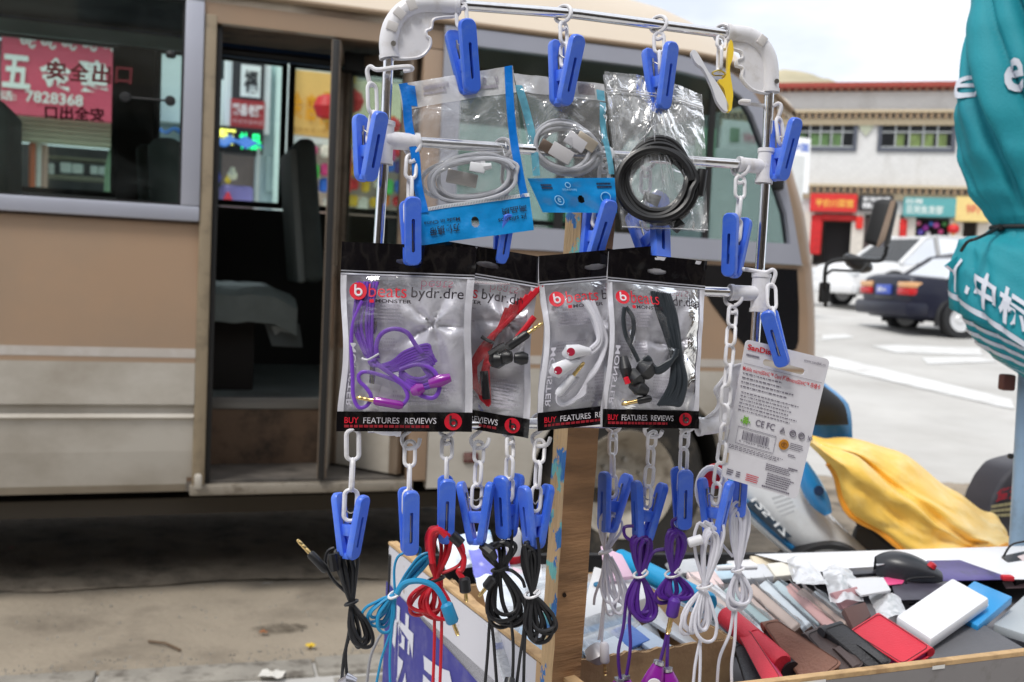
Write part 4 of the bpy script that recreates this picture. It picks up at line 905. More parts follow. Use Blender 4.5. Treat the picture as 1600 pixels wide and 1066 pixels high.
for row in range(4):
    for i in range(9):
        x = 474+i*19+rnd(-4, 4); y = 238+row*26+rnd(-5, 5); ci = (i*3+row*5+int(rnd(0, 3))) % 8
        m_ = MB(); sx = rnd(6, 10); sy = rnd(7, 12); fbox(m_, x-sx, y-sy, x+sx, y+sy, .1+.08*row, .12, .03); k_ += 1
        top('toy_package', m_, cm(*rnd_c[ci], .5, var=.15, vs=9), 'bright %s package on the toy stall, %s row, %s from the left' % (nm_c[ci], ['top', 'second', 'third', 'lowest'][row], ['first', 'second', 'third', 'fourth', 'fifth', 'sixth', 'seventh', 'eighth', 'last'][i]), 'package', 'bright packages on the toy stall')
for (x0, y0, x1, y1, c, lb) in ((540, 118, 556, 130, (245, 205, 70), 'bright yellow pennant right of the bus door post'), (540, 190, 553, 226, (242, 190, 70), 'yellow streamer right of the bus door post'), (541, 232, 551, 300, (225, 60, 50), 'red streamer right of the bus door post')):
    m_ = MB(); fbox(m_, x0, y0, x1, y1, -.3, .03); top('streamer', m_, cm(*c, .6), lb, 'streamer', 'streamers at the toy stall')
# pale wall and road edge seen through the front windows
pw = fthing('pale_wall', 'pale painted wall with green shuttered openings seen through the front of the bus', 'wall', 960, 380, 2.)
fpart('wall', pw, (222, 224, 222), 640, 215, 1260, 470, 2., .3, var=.06); fpart('upper_wall', pw, (88, 94, 92), 640, 110, 1130, 214, 2.2, .3, var=.2)
for x0, x1, y0, y1, c in ((860, 905, 300, 360, (70, 120, 90)), (1090, 1120, 200, 245, (120, 165, 130)), (700, 740, 235, 290, (130, 160, 145)), (960, 1010, 310, 380, (60, 90, 76)), (1050, 1110, 330, 372, (150, 160, 165))):
    fpart('shutter', pw, c, x0, y0, x1, y1, 1.95, .06, .005)
nb2 = fthing('banner', 'white banner with faint coloured print seen through the bus front window', 'banner', 1160, 240, 1.); fpart('cloth', nb2, (236, 236, 234), 1130, 190, 1196, 236, 1., .03); fpart('picture', nb2, (120, 150, 120), 1142, 200, 1156, 222, .98, .02); ftext(nb2, '特价', 1162, 208, 1186, 224, .98, (215, 130, 150), .01)
# ================================================================ wooden post
m_wood = mat('weathered_wood', srgb(122, 90, 60), .8, var=.22, vs=14, bump=.3, bs=60, stretch=(3, 3, .5), dirt=srgb(62, 44, 30), ds=16, da=.7, dlo=.42)
def add_paint(m, c1, c2, sc_, lo, face):
    """flaking old paint left on the wood"""
    nt = m.node_tree; n = nt.nodes; l = nt.links; b = n['Principled BSDF']; src = b.inputs['Base Color'].links[0].from_socket
    t = n.new('ShaderNodeTexCoord'); ns_ = n.new('ShaderNodeTexNoise'); ns_.inputs['Scale'].default_value = sc_; ns_.inputs['Detail'].default_value = 7; ns_.inputs['Roughness'].default_value = .6
    l.new(t.outputs['Object'], ns_.inputs['Vector'])
    r_ = n.new('ShaderNodeMapRange'); r_.inputs[1].default_value = lo; r_.inputs[2].default_value = lo+.02; l.new(ns_.outputs['Fac'], r_.inputs[0])
    n2 = n.new('ShaderNodeTexNoise'); n2.inputs['Scale'].default_value = 30; l.new(t.outputs['Object'], n2.inputs['Vector'])
    cr_ = n.new('ShaderNodeValToRGB'); cr_.color_ramp.elements[0].position = .46; cr_.color_ramp.elements[0].color = (*c1, 1); cr_.color_ramp.elements[1].position = .54; cr_.color_ramp.elements[1].color = (*c2, 1); l.new(n2.outputs['Fac'], cr_.inputs[0])
    x = n.new('ShaderNodeMix'); x.data_type = 'RGBA'; l.new(r_.outputs[0], x.inputs[0]); l.new(src, x.inputs[6]); l.new(cr_.outputs[0], x.inputs[7]); l.new(x.outputs[2], b.inputs['Base Color'])
m_woodp = mat('painted_wood_edge', srgb(196, 164, 122), .8, var=.15, vs=20, bump=.4, bs=70, stretch=(3, 3, .5), dirt=srgb(150, 118, 82), ds=20, da=.6)
add_paint(m_woodp, srgb(110, 182, 178), srgb(45, 110, 175), 26, .53, 0)
m_woodf = mat('shaded_wood_face', srgb(164, 124, 86), .8, var=.2, vs=14, bump=.35, bs=60, stretch=(.6, .6, 4), dirt=srgb(110, 82, 56), ds=13, da=.7, dlo=.44)  # front face darker than the edge: its shade is put into the brown
add_paint(m_woodf, srgb(96, 150, 148), srgb(40, 90, 150), 17, .735, 0)
def ln(a, b, k): return a+(b-a)*k
EXT = 1.75
E1, E2, E3 = [(P(*a), ln(P(*a), P(*c), EXT)) for a, c in (((884, 322, 1.09), (843, 1075, 1.09)), ((909, 322, 1.055), (862, 1075, 1.055)), ((963, 322, 1.075), (905, 1075, 1.075)))]
E4 = tuple(a+c-b for a, b, c in zip(E1, E2, E3))
post = thing('wooden_post', 'brown wooden post with flaking turquoise paint on its left edge', 'post', E2[1])
def face(a, c, m, nm, lab=None):
    b = MB(); k = 14
    def f(u, v):
        p = ln(ln(a[0], a[1], v), ln(c[0], c[1], v), u); e = .0012*NZ.noise(p*30); return p+V((e, e, e))
    b.grid(f, 3, 40); return b
b = face(E2, E3, 0, 0); t_ = face(E3, E4, 0, 0); b.add(t_.v, t_.f); t_ = face(E4, E1, 0, 0); b.add(t_.v, t_.f)
b.add([E1[0], E2[0], E3[0], E4[0]], [(0, 1, 2, 3)]); b.add([E1[1], E2[1], E3[1], E4[1]], [(3, 2, 1, 0)])
obj('plank', b, m_woodf, post); obj('painted_edge', face(E1, E2, 0, 0), m_woodp, post)
for (px, py) in ((915, 640), (882, 930), (930, 370)):
    p = P(px, py, 1.058); b = MB(); b.lathe([(0, -.002), (.0022, -.0015), (.0022, .001), (0, .001)], 8, M.Translation(p) @ M.Rotation(R(90), 4, 'X')); obj('nail_head', b, cm(50, 38, 30, .5, metal=.7), post)
# ================================================================ chrome rack
def rd(px): return .985+(px-600)/600*.10
def RP(px, py, dn=0.): return P(px, py, rd(px)+dn)
rack = thing('peg_rack', 'chrome tube rack with white plastic corner joints hung with pegs and earphones', 'rack', RP(600, 690))
def tube_part(nm, pts, r=.0052, m=None, n=16):
    b = MB(); b.tube([RP(*p) for p in pts], r, n); return obj(nm, b, m or m_chrome, rack)
tube_part('upright', [(608, 70), (599, 260), (590, 400), (578, 664)]); tube_part('upright', [(1203, 120), (1195, 300), (1179, 545), (1176, 610)])
tube_part('top_rail', [(690, 6), (900, 22), (1150, 55)]); tube_part('cross_rail', [(640, 221), (900, 239), (1170, 258)]); tube_part('cross_rail', [(588, 428), (900, 447), (1160, 458)])
tube_part('lower_rail', [(574, 668), (800, 662), (1100, 660)])
def joint(nm, segs, pads=()):
    b = MB()
    for pts, r in segs:
        w = [RP(*p) for p in pts]; w = smooth(w, 4) if len(w) > 2 else w; b.tube(w, r, 16)
        for e, o in ((0, 1), (-1, -2)):                       # collars at the sockets
            dv = (w[o]-w[e]).normalized(); b.tube([w[e], w[e]+dv*.004], r*1.1, 16)
    return obj(nm, b, m_white, rack)
rn = (RP(600, 300)-RP(600, 600)).cross(RP(1200, 300)-RP(600, 300)).normalized()
rn = -rn if rn.dot(C0-RP(900, 300)) < 0 else rn
def gusset(parent, pts, dn=0.):
    w = smooth([RP(x, y) + rn*.003 for x, y in pts], 3, True)
    b = MB(); b.prism(w, .006, -rn); rim = [p+rn*.0005 for p in w]; b.tube(rim, .0016, 6, closed=True); return obj('web', b, m_white, parent, ang=50)
j1 = joint('corner_joint', [([(609, 92), (607, 66), (614, 38), (634, 15), (664, 7), (716, 10)], .0092)])
gusset(j1, [(610, 90), (606, 55), (625, 22), (655, 8), (712, 12), (714, 26), (690, 29), (676, 33), (673, 46), (665, 50), (666, 58), (671, 62), (671, 74), (660, 88), (642, 93)])
j2 = joint('corner_joint', [([(1134, 52), (1168, 56), (1190, 72), (1202, 100), (1203, 145)], .0092)])
gusset(j2, [(1140, 55), (1172, 58), (1194, 75), (1203, 110), (1206, 145), (1180, 144), (1166, 135), (1157, 122), (1159, 108), (1150, 104), (1150, 95), (1158, 92), (1156, 82), (1142, 77), (1136, 66)])
def pads(par, path, off):
    w = smooth([RP(*p) for p in path], 4); c = sum(w, V())/len(w)
    for i in range(3, len(w)-3, 3):
        p = w[i]+rn*.006; t = (w[i+1]-w[i-1]).normalized(); nn = rn.cross(t).normalized()
        mx = M((t, nn, rn)).transposed().to_4x4(); mx.translation = p; b = MB(); b.rbox(-.0045, .0045, -.0055, .0055, 0, .0042, mx, .001); obj('rib', b, mat_rib, par)
mat_rib = cm(206, 202, 200, .45)
pads(j1, [(607, 66), (614, 38), (634, 15), (664, 7)], 0); pads(j2, [(1168, 56), (1190, 72), (1202, 100)], 0)
joint('tee_joint', [([(603, 190), (599, 257)], .0085), ([(602, 219), (655, 223)], .0085)])
joint('tee_joint', [([(1198, 233), (1193, 287)], .0085), ([(1153, 257), (1196, 261)], .0078)])
joint('tee_joint', [([(1190, 428), (1186, 488)], .0095), ([(1140, 457), (1188, 459)], .0080)])
j3 = joint('corner_joint', [([(1090, 667), (1125, 662), (1150, 645), (1168, 610), (1176, 565)], .0092)])
gusset(j3, [(1094, 662), (1118, 640), (1122, 625), (1116, 610), (1124, 598), (1130, 590), (1141, 574), (1160, 569), (1176, 575), (1172, 610), (1155, 645), (1130, 664)])
j4 = joint('corner_joint', [([(584, 600), (580, 640), (592, 664), (625, 667)], .0088)])
b = MB(); b.lathe([(.0012, 0), (.0026, .0005), (.0026, .002), (0, .002)], 8, M.Translation(RP(613, 73)+rn*.0098) @ M.Rotation(R(90), 4, 'X')); obj('rivet', b, m_steel, rack)
b = MB(); b.lathe([(.0012, 0), (.0026, .0005), (.0026, .002), (0, .002)], 8, M.Translation(RP(1206, 131)+rn*.0098) @ M.Rotation(R(90), 4, 'X')); obj('rivet', b, m_steel, rack)
# ================================================================ hanging pegs
L0 = .068
def jaw_mesh():
    b = MB(); w, h = .0082, L0/2
    out = rrect(-w, -h, w, h, .0062, 4); k = len(out)
    inn = rrect(-.0017, -h*.62, .0017, h*.36, .0015, 4)
    b.plate_hole(out, inn, lambda x, z, n: V((x, -.0036-n, z)), .0072, .0013)
    bk_ = MB(); b.add([(-.003, .0022, -h*.7), (.003, .0022, -h*.7), (.003, .0022, h*.45), (-.003, .0022, h*.45)], [(0, 3, 2, 1)])
    return mesh_of('jaw', b, m_blue)
JAW = jaw_mesh()
b = MB(); b.rbox(-.0042, .0042, -.0085, .0085, -.010, .002, b=.0012); b.rbox(-.0065, .0065, -.004, .004, -.033, -.027, b=.001); BRIDGE = mesh_of('bridge', b, m_blue)
b = MB(); b.tube(smooth([(0, -.0098, .022), (0, -.0082, -.004), (0, -.0066, -.022)], 4), .0009, 5); b.tube(smooth([(.0, -.011, .010), (.002, -.007, .017), (.0, 0, .0135), (-.002, .007, .017), (0, .011, .010)], 5), .0007, 6)
b.tube([(0, .0098, .022), (0, .0066, -.022)], .0009, 5); SPRING = mesh_of('spring', b, m_steel)
def link_mesh(Lo=.0272, Wo=.0138, r=.0019):
    b = MB(); hl = Lo/2-Wo/2; hw = Wo/2-r; pts = []
    for i in range(9): a = R(180*i/8); pts.append((hw*math.cos(a), 0, hl+hw*math.sin(a)))
    for i in range(9): a = R(180+180*i/8); pts.append((hw*math.cos(a), 0, -hl+hw*math.sin(a)))
    b.tube(pts, r, 8, closed=True); return mesh_of('chain_link', b, m_white)
LINK = link_mesh(); LINKB = link_mesh(.040, .0165, .0023)
b = MB(); b.tube([(0, .0088*math.cos(R(a)), .0088*math.sin(R(a))) for a in range(-80, 262, 20)], .0021, 8); b.tube(smooth([(0, .0015, -.0088), (0, .004, -.013), (0, .001, -.017), (0, -.004, -.016)], 3), .0021, 7); HOOK = mesh_of('hook', b, m_white)
b = MB(); b.tube(smooth([(0, .005, .008), (0, .009, .015), (0, .001, .020), (0, -.008, .013), (0, -.001, .002), (0, .008, -.006), (0, .004, -.016), (0, -.007, -.015), (0, -.010, -.007)], 4), .0021, 8); SHOOK = mesh_of('hook', b, m_white)
GRP = 'blue clothes pegs hanging on white plastic chains'
def frame(org, z, face_, yaw):
    z = z.normalized(); y = face_-z*face_.dot(z); y.normalize(); x = y.cross(z)
    m_ = M((x, y, z)).transposed().to_4x4(); m_ = m_ @ M.Rotation(R(yaw), 4, 'Z'); m_.translation = org; return m_
def peg(tp, tip, d, yaw, chain, label, hook='ring', big=0, open_=10.5, dtip=0.):
    a, c = P(*tp, d), P(*tip, d+dtip); ax = a-c; s = ax.length/L0
    mid = (a+c)/2; fr = frame(mid, ax, FW, yaw) @ M.Scale(s, 4)
    root = thing('clothes_peg', label, 'clothes peg', group=GRP, mx=M.Translation(mid))
    for sg in (0, 180):
        inst('jaw', JAW, root, fr @ M.Rotation(R(sg), 4, 'Z') @ M.Translation((0, -.0105, 0)) @ M.Rotation(R(open_), 4, 'X'))
    inst('bridge', BRIDGE, root, fr); inst('spring', SPRING, root, fr)
    if chain:
        pts = [P(x, y, dd) for x, y, dd in chain]; pts.append(fr @ V((0, 0, .006)))
        Ls = [0]
        for p, q in zip(pts, pts[1:]): Ls.append(Ls[-1]+(q-p).length)
        tot = Ls[-1]; me, pitch = (LINKB, .0345) if big else (LINK, .0225)
        start = .010 if hook else .0
        n = max(1, round((tot-start)/pitch)); pit = (tot-start)/n
        def at(l):
            for i in range(len(pts)-1):
                if l <= Ls[i+1] or i == len(pts)-2: return pts[i].lerp(pts[i+1], (l-Ls[i])/max(Ls[i+1]-Ls[i], 1e-6))
        ya = rnd(-25, 25)+20
        for i in range(n):
            p0, p1 = at(start+pit*i), at(start+pit*(i+1)); ax_ = p0-p1
            fm = frame((p0+p1)/2, ax_, FW, ya+90*(i % 2)+rnd(-14, 14)) @ M.Diagonal((1, 1, ax_.length/pitch, 1))
            inst('chain_link', me, root, fm)
        if hook == 'ring': inst('hook', HOOK, root, frame(pts[0], pts[0]-pts[1], FW, 62))
        elif hook == 's': inst('hook', SHOOK, root, frame(pts[0], pts[0]-pts[1], FW, 80))
        elif hook == 'side': inst('hook', SIDEHOOK, root, frame(pts[0], V((0, 0, 1)), FW, 0))
        elif hook == 'sider': inst('hook', SIDEHOOK, root, frame(pts[0], V((0, 0, 1)), FW, 180))
    return root
b = MB(); b.tube(smooth([(0, .001, -.012), (-.004, .001, .002), (-.001, .0, .007), (.006, -.002, .004), (.024, -.007, .006), (.037, -.008, .007), (.038, .004, .007), (.030, .008, .006)], 4), .0022, 8); SIDEHOOK = mesh_of('hook', b, m_white)
r_ = rd
peg((717, 38), (735, 149), rd(720)-.012, 28, [(718, -8, rd(718)), (721, 14, rd(718)-.006)], 'blue peg on the top rail nearest the left corner joint, holding the white cable bag')
peg((886, 58), (876, 166), rd(880)-.012, 38, [(880, 22, rd(880))], 'blue peg at the middle of the top rail, holding the bag with the grey cable')
peg((1031, 70), (1031, 173), rd(1030)-.012, 38, [(1029, 38, rd(1030))], 'blue peg on the top rail holding the bag with the black cable')
peg((579, 176), (571, 284), rd(600)-.02, 46, [(580, 116, rd(600)-.012), (583, 172, rd(600)-.016)], 'blue peg hanging left of the left upright beside the bus door', 'side')
peg((640, 310), (644, 416), rd(640)-.022, 16, [(645, 228, rd(640)), (640, 290, rd(640)-.012)], 'blue peg holding the pack with purple earphones')
peg((789, 335), (781, 413), rd(790)-.008, 22, [(795, 233, rd(790)), (790, 320, rd(790)-.004)], 'blue peg below the white cable bag, holding the pack with red earphones')
peg((940, 312), (920, 416), rd(930)-.014, 30, [(945, 244, rd(930)), (943, 300, rd(930)-.006)], 'blue peg in front of the wooden post top, holding the pack with white earphones')
peg((1009, 318), (1027, 420), rd(1015)+.016, 38, [(1010, 250, rd(1015)+.01), (1008, 310, rd(1015)+.018)], 'blue peg below the black cable bag, holding the pack with black earphones', dtip=-.046)
peg((1154, 336), (1142, 434), rd(1150)-.012, -40, [(1157, 262, rd(1155)), (1156, 310, rd(1155)-.006)], 'empty blue peg hanging inside the right upright')
peg((1226, 186), (1215, 283), rd(1210)-.01, 34, [(1214, 172, rd(1210)-.004), (1216, 182, rd(1210)-.006)], 'blue peg hanging right of the right upright near its top', 'sider')
peg((1200, 484), (1224, 573), rd(1195)-.03, -22, [(1205, 432, rd(1195)-.01), (1205, 470, rd(1195)-.02)], 'blue peg leaning over the white card pack at the right of the rack', 'sider')
peg((548, 771), (545, 874), .972, 62, [(551, 672, rd(590)-.012), (552, 700, .975)], 'blue peg leftmost of the bottom row, holding a black cable', None, 1)
peg((638, 763), (640, 867), .975, 16, [(641, 674, rd(640)), (640, 720, .985)], 'blue peg in the bottom row holding the cyan cable', 's')
peg((698, 745), (696, 849), .985, 8, [(699, 668, rd(700)), (698, 710, .99)], 'blue peg in the bottom row holding the red cable', 'ring')
peg((743, 752), (745, 852), .99, 76, [(749, 676, rd(750)), (748, 720, .995)], 'blue peg with wide open handles holding nothing, just right of the red cable', 's')
peg((796, 741), (791, 842), 1.005, -32, [(797, 668, rd(795)), (797, 710, 1.005)], 'blue peg in the bottom row holding the black cable nearer the red one', 'ring')
peg((838, 757), (834, 858), 1.01, -52, [(845, 674, rd(845)), (842, 715, 1.01)], 'blue peg holding the black cable right beside the wooden post', 's')
peg((964, 738), (948, 832), 1.11, -58, [(958, 662, 1.10), (957, 700, 1.10)], 'blue peg half hidden by the right edge of the wooden post', 'ring')
peg((1016, 752), (1003, 849), 1.085, -70, [(1020, 664, rd(1020)), (1017, 710, 1.08)], 'blue peg with spread handles holding the purple cable nearer the post', 's')
peg((1065, 731), (1067, 827), 1.085, 6, [(1071, 662, rd(1070)), (1069, 700, 1.082)], 'blue peg turned flat to the camera holding the second purple cable', 'ring')
peg((1119, 748), (1114, 844), 1.07, 58, [(1146, 466, rd(1150)), (1141, 540, rd(1150)-.02), (1134, 620, rd(1150)-.04), (1130, 690, 1.06), (1124, 735, 1.065)], 'blue peg at the end of the longest white chain, holding a white cable')
peg((1160, 720), (1154, 808), 1.09, -14, [(1160, 662, 1.09), (1160, 690, 1.09)], 'blue peg mostly hidden behind the lower corner of the white card pack', None)
# yellow and white odd peg on the top rail
pe = thing('clothes_peg', 'open peg with one white and one yellow jaw hanging from the top rail', 'clothes peg', P(1120, 130, 1.055))
dp = rd(1125)-.012
def flatjaw(pts, m, nm, th=.009):
    w = smooth([P(x, y, dp) for x, y in pts], 3, True); b = MB(); b.prism([p+FW*(-th/2) for p in w], th, FW); return obj(nm, b, m, pe, ang=50)
flatjaw([(1079, 84), (1083, 80), (1090, 86), (1106, 114), (1116, 127), (1128, 146), (1137, 166), (1137, 174), (1130, 174), (1119, 160), (1112, 140), (1098, 110), (1086, 100)], cm(222, 222, 226, .4), 'jaw')
flatjaw([(1139, 66), (1143, 67), (1145, 80), (1143, 95), (1139, 110), (1144, 145), (1143, 162), (1141, 174), (1135, 173), (1133, 155), (1130, 140), (1123, 132), (1122, 126), (1130, 124), (1135, 110), (1136, 90)], cm(240, 205, 60, .4), 'jaw')
b = MB(); b.tube(smooth([P(1116, 118, dp), P(1113, 114, dp-.006), P(1124, 110, dp-.007), P(1133, 116, dp-.004), P(1128, 122, dp)], 5), .0009, 6); b.tube([P(1116, 118, dp+.003), P(1131, 118, dp+.003)], .0008, 5); obj('spring', b, cm(190, 170, 90, .3, metal=.8), pe)
for i, (p, q) in enumerate((((1128, 58, rd(1125)-.004), (1126, 76, dp)), ((1125, 74, dp), (1124, 112, dp)))):
    p0, p1 = P(*p), P(*q); inst('chain_link', LINK, pe, frame((p0+p1)/2, p0-p1, FW, 20+80*i) @ M.Diagonal((1, 1, (p0-p1).length/.024, 1)))
inst('hook', HOOK, pe, frame(P(1129, 52, rd(1128)), V((0, 0, 1)), FW, 62))
# loose chain ends and rings clipped on the cross rails
def rail_ring(px, py, lab):
    b = MB(); c = RP(px, py); mx = frame(c, V((0, 0, 1)), FW, 70); b.tube([mx @ V((0, .0085*math.cos(R(a)), .0085*math.sin(R(a)))) for a in range(0, 360, 20)], .0023, 8, closed=True)
    top('rail_ring', b, m_white, lab, 'ring', 'white rings on the rails')
rail_ring(786, 231, 'white ring on the cross rail behind the white cable bag')
# ================================================================ clear cable bags
m_film = glass('bag_film', (.95, .95, .96), 1.2, haze=.42, base=.10, hcol=(.86, .87, .88), bump=.6, bs=30, hs=26, lo=.5, hi=.8, rough=.1)
m_film2 = glass('wrinkled_bag_film', (.93, .93, .94), 1.0, haze=.55, base=.15, hcol=(.88, .9, .92), bump=.4, bs=30, hs=26, lo=.48, hi=.76, rough=.2, stretch=(2.4, 2.4, 1))
m_white_film = glass('white_printed_film', (.9, .9, .9), 1., haze=.75, base=.4, hcol=(.9, .9, .92), bump=.4, bs=30, hs=25, rough=.15)
m_bl = mat('blue_label', srgb(22, 142, 214), .28, var=.06, vs=30, bump=.35, bs=28, coat=.3)
m_bl2 = mat('blue_strip', srgb(10, 120, 214), .3, var=.06, vs=40, bump=.3, bs=40)
m_cy = glass('pale_blue_strip', (.35, .72, .86), 1., haze=.7, base=.45, hcol=(.2, .6, .8), bump=.5, bs=40, hs=50)
m_gcable = mat('grey_white_cable', srgb(178, 180, 187), .45, var=.04, vs=60)
m_bcable = mat('black_cable', srgb(20, 20, 22), .4, var=.1, vs=50)
def crinkle(q, amp, sc_, seed): return lambda s, t: amp*NZ.noise((s*sc_, t*sc_, seed))+amp*.5*NZ.noise((s*sc_*2.7, t*sc_*2.7, seed+9))
def pane_grid(q, r_=(0, 0, 1, 1), nu=26, nv=26, n=0., wob=None):
    f = q.sub(r_); b = MB(); b.grid(lambda s, t: f(s, t, n)+(wob(s, t) if wob else V()), nu, nv); return b
GB = 'clear plastic bags of cables hung on the top rail'
# --- bag 1
d1 = rd(715)
q1 = QP((623, 132, d1-.012), (801, 103, d1), (834, 360, d1-.004), (656, 384, d1-.022))
q1.b = lambda s, t: .006*math.sin(math.pi*s)*math.sin(math.pi*min(1, t/.8))+.0022*NZ.noise((s*5, t*6, 1))+.0012*NZ.noise((s*12, t*9, 2))
bg = thing('cable_bag', 'clear bag with dark blue side strips holding a white cable, hung upside down', 'bag', q1.p(.5, 1), GB)
obj('film', pane_grid(q1, (0, 0, 1, .8), 30, 30), m_film, bg, ang=180)
qb = Q(*[p+FW*.012 for p in q1.c]); obj('back_film', pane_grid(qb, (0.02, .02, .98, .8), 8, 8), m_film, bg, ang=180)
obj('header_film', pane_grid(q1, (0, 0, 1, .165), 20, 4, .001), m_white_film, bg, ang=180)
b = pane_grid(q1, (.0, .0, .075, .80), 3, 26, .0016, lambda s, t: V((.003*t+.001*math.sin(t*14), 0, 0))); obj('blue_strip', b, m_bl2, bg)
b = pane_grid(q1, (.055, .01, .14, .14), 4, 4, .002, lambda s, t: V((.0, 0, -.003*s))); obj('blue_strip', b, m_bl2, bg)
b = pane_grid(q1, (.925, .0, .995, .80), 3, 26, .0016, lambda s, t: V((-.004*math.sin(t*3), 0, 0))); obj('blue_strip', b, m_bl2, bg)
def holed(q, r_, hole, hr, asp):
    o_ = rrect(r_[0], r_[1], r_[2], r_[3], .01, 6); k = len(o_)
    i_ = [(hole[0]+hr*math.cos(a), hole[1]+hr*asp*math.sin(a)) for a in [math.atan2(p[1]-hole[1], p[0]-hole[0]) for p in o_]]
    b = MB(); b.plate_hole(o_, i_, lambda s, t, n: q.p(s, t, n+.001), .0012); return b
def labelgrid(q, r_, nu, nv, hole, m, parent, nm='label'):
    """crinkled label sheet with a punched hang hole"""
    b = MB(); vs = []; fs = []; f = q.sub(r_); w = nu+1
    for j in range(nv+1):
        for i in range(nu+1): vs.append((i/nu, j/nv))
    hs_, ht_, rs, rt = hole; keep = []
    for j in range(nv):
        for i in range(nu):
            c = ((i+.5)/nu, (j+.5)/nv)
            if ((c[0]-hs_)/rs)**2+((c[1]-ht_)/rt)**2 > 1: keep.append((j*w+i, j*w+i+1, (j+1)*w+i+1, (j+1)*w+i))
    pts = []
    for (s, t) in vs:
        dd = math.hypot((s-hs_)/rs, (t-ht_)/rt)
        if dd < 1.25 and dd > 0:
            s, t = hs_+(s-hs_)/dd*1.08 if dd < 1.2 else s, ht_+(t-ht_)/dd*1.08 if dd < 1.2 else t
        pts.append(f(s, t, .001))
    b.add(pts, keep); return obj(nm, b, m, parent)
lb = labelgrid(q1, (.0, .795, 1., 1.), 60, 16, (.5, .52, .032, .15), m_bl, bg)
b = pane_grid(q1, (.0, .775, 1., .797), 24, 2, .0014); obj('seal_strip', b, cm(226, 230, 234, .4), bg)
b = MB()
for i in range(70): s = .02+.96*i/70; b.add([q1.p(s, .78, .002), q1.p(s+.006, .78, .002), q1.p(s+.006, .795, .002), q1.p(s, .795, .002)], [(0, 3, 2, 1)])
obj('seal_ribs', b, cm(150, 156, 164, .5), bg)
b = MB(); letters(b, 'Made in China', q1.p, (.06, .862, .37, .885), .0022, .01, rot=True, mirror=False); letters(b, '方便携带', q1.p, (.1, .90, .36, .955), .0022, .01, rot=True)
letters(b, 'jit siliaops', q1.p, (.70, .895, .95, .93), .0022, .01, rot=True); letters(b, '高品质', q1.p, (.74, .845, .96, .885), .0022, .01, rot=True); obj('lettering', b, cm(24, 30, 48, .5), lb)
b = MB(); small_print(b, q1, (.2, .045, .45, .115), 2, .0022, 1., .5, .02, .06)
for i in range(20): s = .21+.011*i; b.add([q1.p(s, .035, .0023), q1.p(s+.0055, .035, .0023), q1.p(s+.0055, .075, .0023), q1.p(s, .075, .0023)], [(0, 3, 2, 1)])
for i, (s, c) in enumerate(((.62, 'C'), (.72, 'e'), (.82, 'R'))): letters(b, c, q1.p, (s, .05, s+.035, .09), .0023, .01, rot=True)
small_print(b, q1, (.6, .10, .86, .13), 1, .0022, 1., .7, .05, .1); obj('lettering', b, cm(150, 146, 156, .5), bg)
def coil(name, lab, grp, cx, cy, rx, ry, tilt, d, loops, r, m, jit=.05, seed=0, sq=2., dz=.0045, slope=0.):
    t = thing(name, lab, 'cable', P(cx, cy+ry, d), grp); rs_ = random.Random(seed)
    pts = []; ct, st_ = math.cos(R(tilt)), math.sin(R(tilt)); N = 26
    for k in range(loops):
        jx, jy, ja, jb = [rs_.uniform(-jit, jit) for _ in range(4)]
        for i in range(N):
            u = i/N; kk = k+u; a = 2*math.pi*u
            c_, s_ = math.cos(a), math.sin(a); e = 2/sq
            x = (abs(c_)**e)*math.copysign(1, c_)*rx*(1+ja)+jx*rx; y = (abs(s_)**e)*math.copysign(1, s_)*ry*(1+jb)+jy*ry
            pts.append((cx+x*ct-y*st_, cy+x*st_+y*ct, d+slope*(x*st_+y*ct)+dz*math.sin(kk*1.7+seed)-.0015*(k-loops/2)))
    sm = smooth([P(*p) for p in pts], 2); b = MB(); b.tube(sm, r, 8); obj('cord', b, m, t); return t
c1 = coil('cable_coil', 'white charging cable wound into a flat oval inside the bag with dark blue strips', 'coiled cables inside the clear bags', 738, 279, 65, 30, -8, d1-.004, 5, .0022, m_gcable, .15, 3, 2.4, .006)
b = MB(); qq = QP((718, 268, d1-.01), (752, 256, d1-.01), (753, 266, d1-.01), (720, 281, d1-.01)); mx = frame(P(746, 262, d1-.012), V((0, 0, 1)), FW, 0) @ M.Rotation(R(7), 4, 'Y'); b.rbox(-.0075, .0075, -.003, .003, -.0045, .0045, mx, .001); obj('plug', b, cm(225, 226, 230), c1)
b = MB(); mx = frame(P(722, 279, d1-.004), V((0, 0, 1)), FW, 0) @ M.Rotation(R(9), 4, 'Y'); b.rbox(-.015, .015, -.003, .003, -.0065, .0065, mx, .001); obj('plug_shell', b, cm(170, 165, 160, .35, metal=.6), c1)
b = MB(); b.tube([P(755, 261, d1-.012), P(768, 259, d1-.012)], [.004, .0028], 8); obj('strain_relief', b, cm(215, 216, 220), c1)
b = MB(); b.add([P(742, 250, d1-.013), P(758, 248, d1-.013), P(759, 264, d1-.0125), P(743, 267, d1-.0125)], [(0, 3, 2, 1)]); obj('cable_tag', b, cm(232, 232, 236), c1)
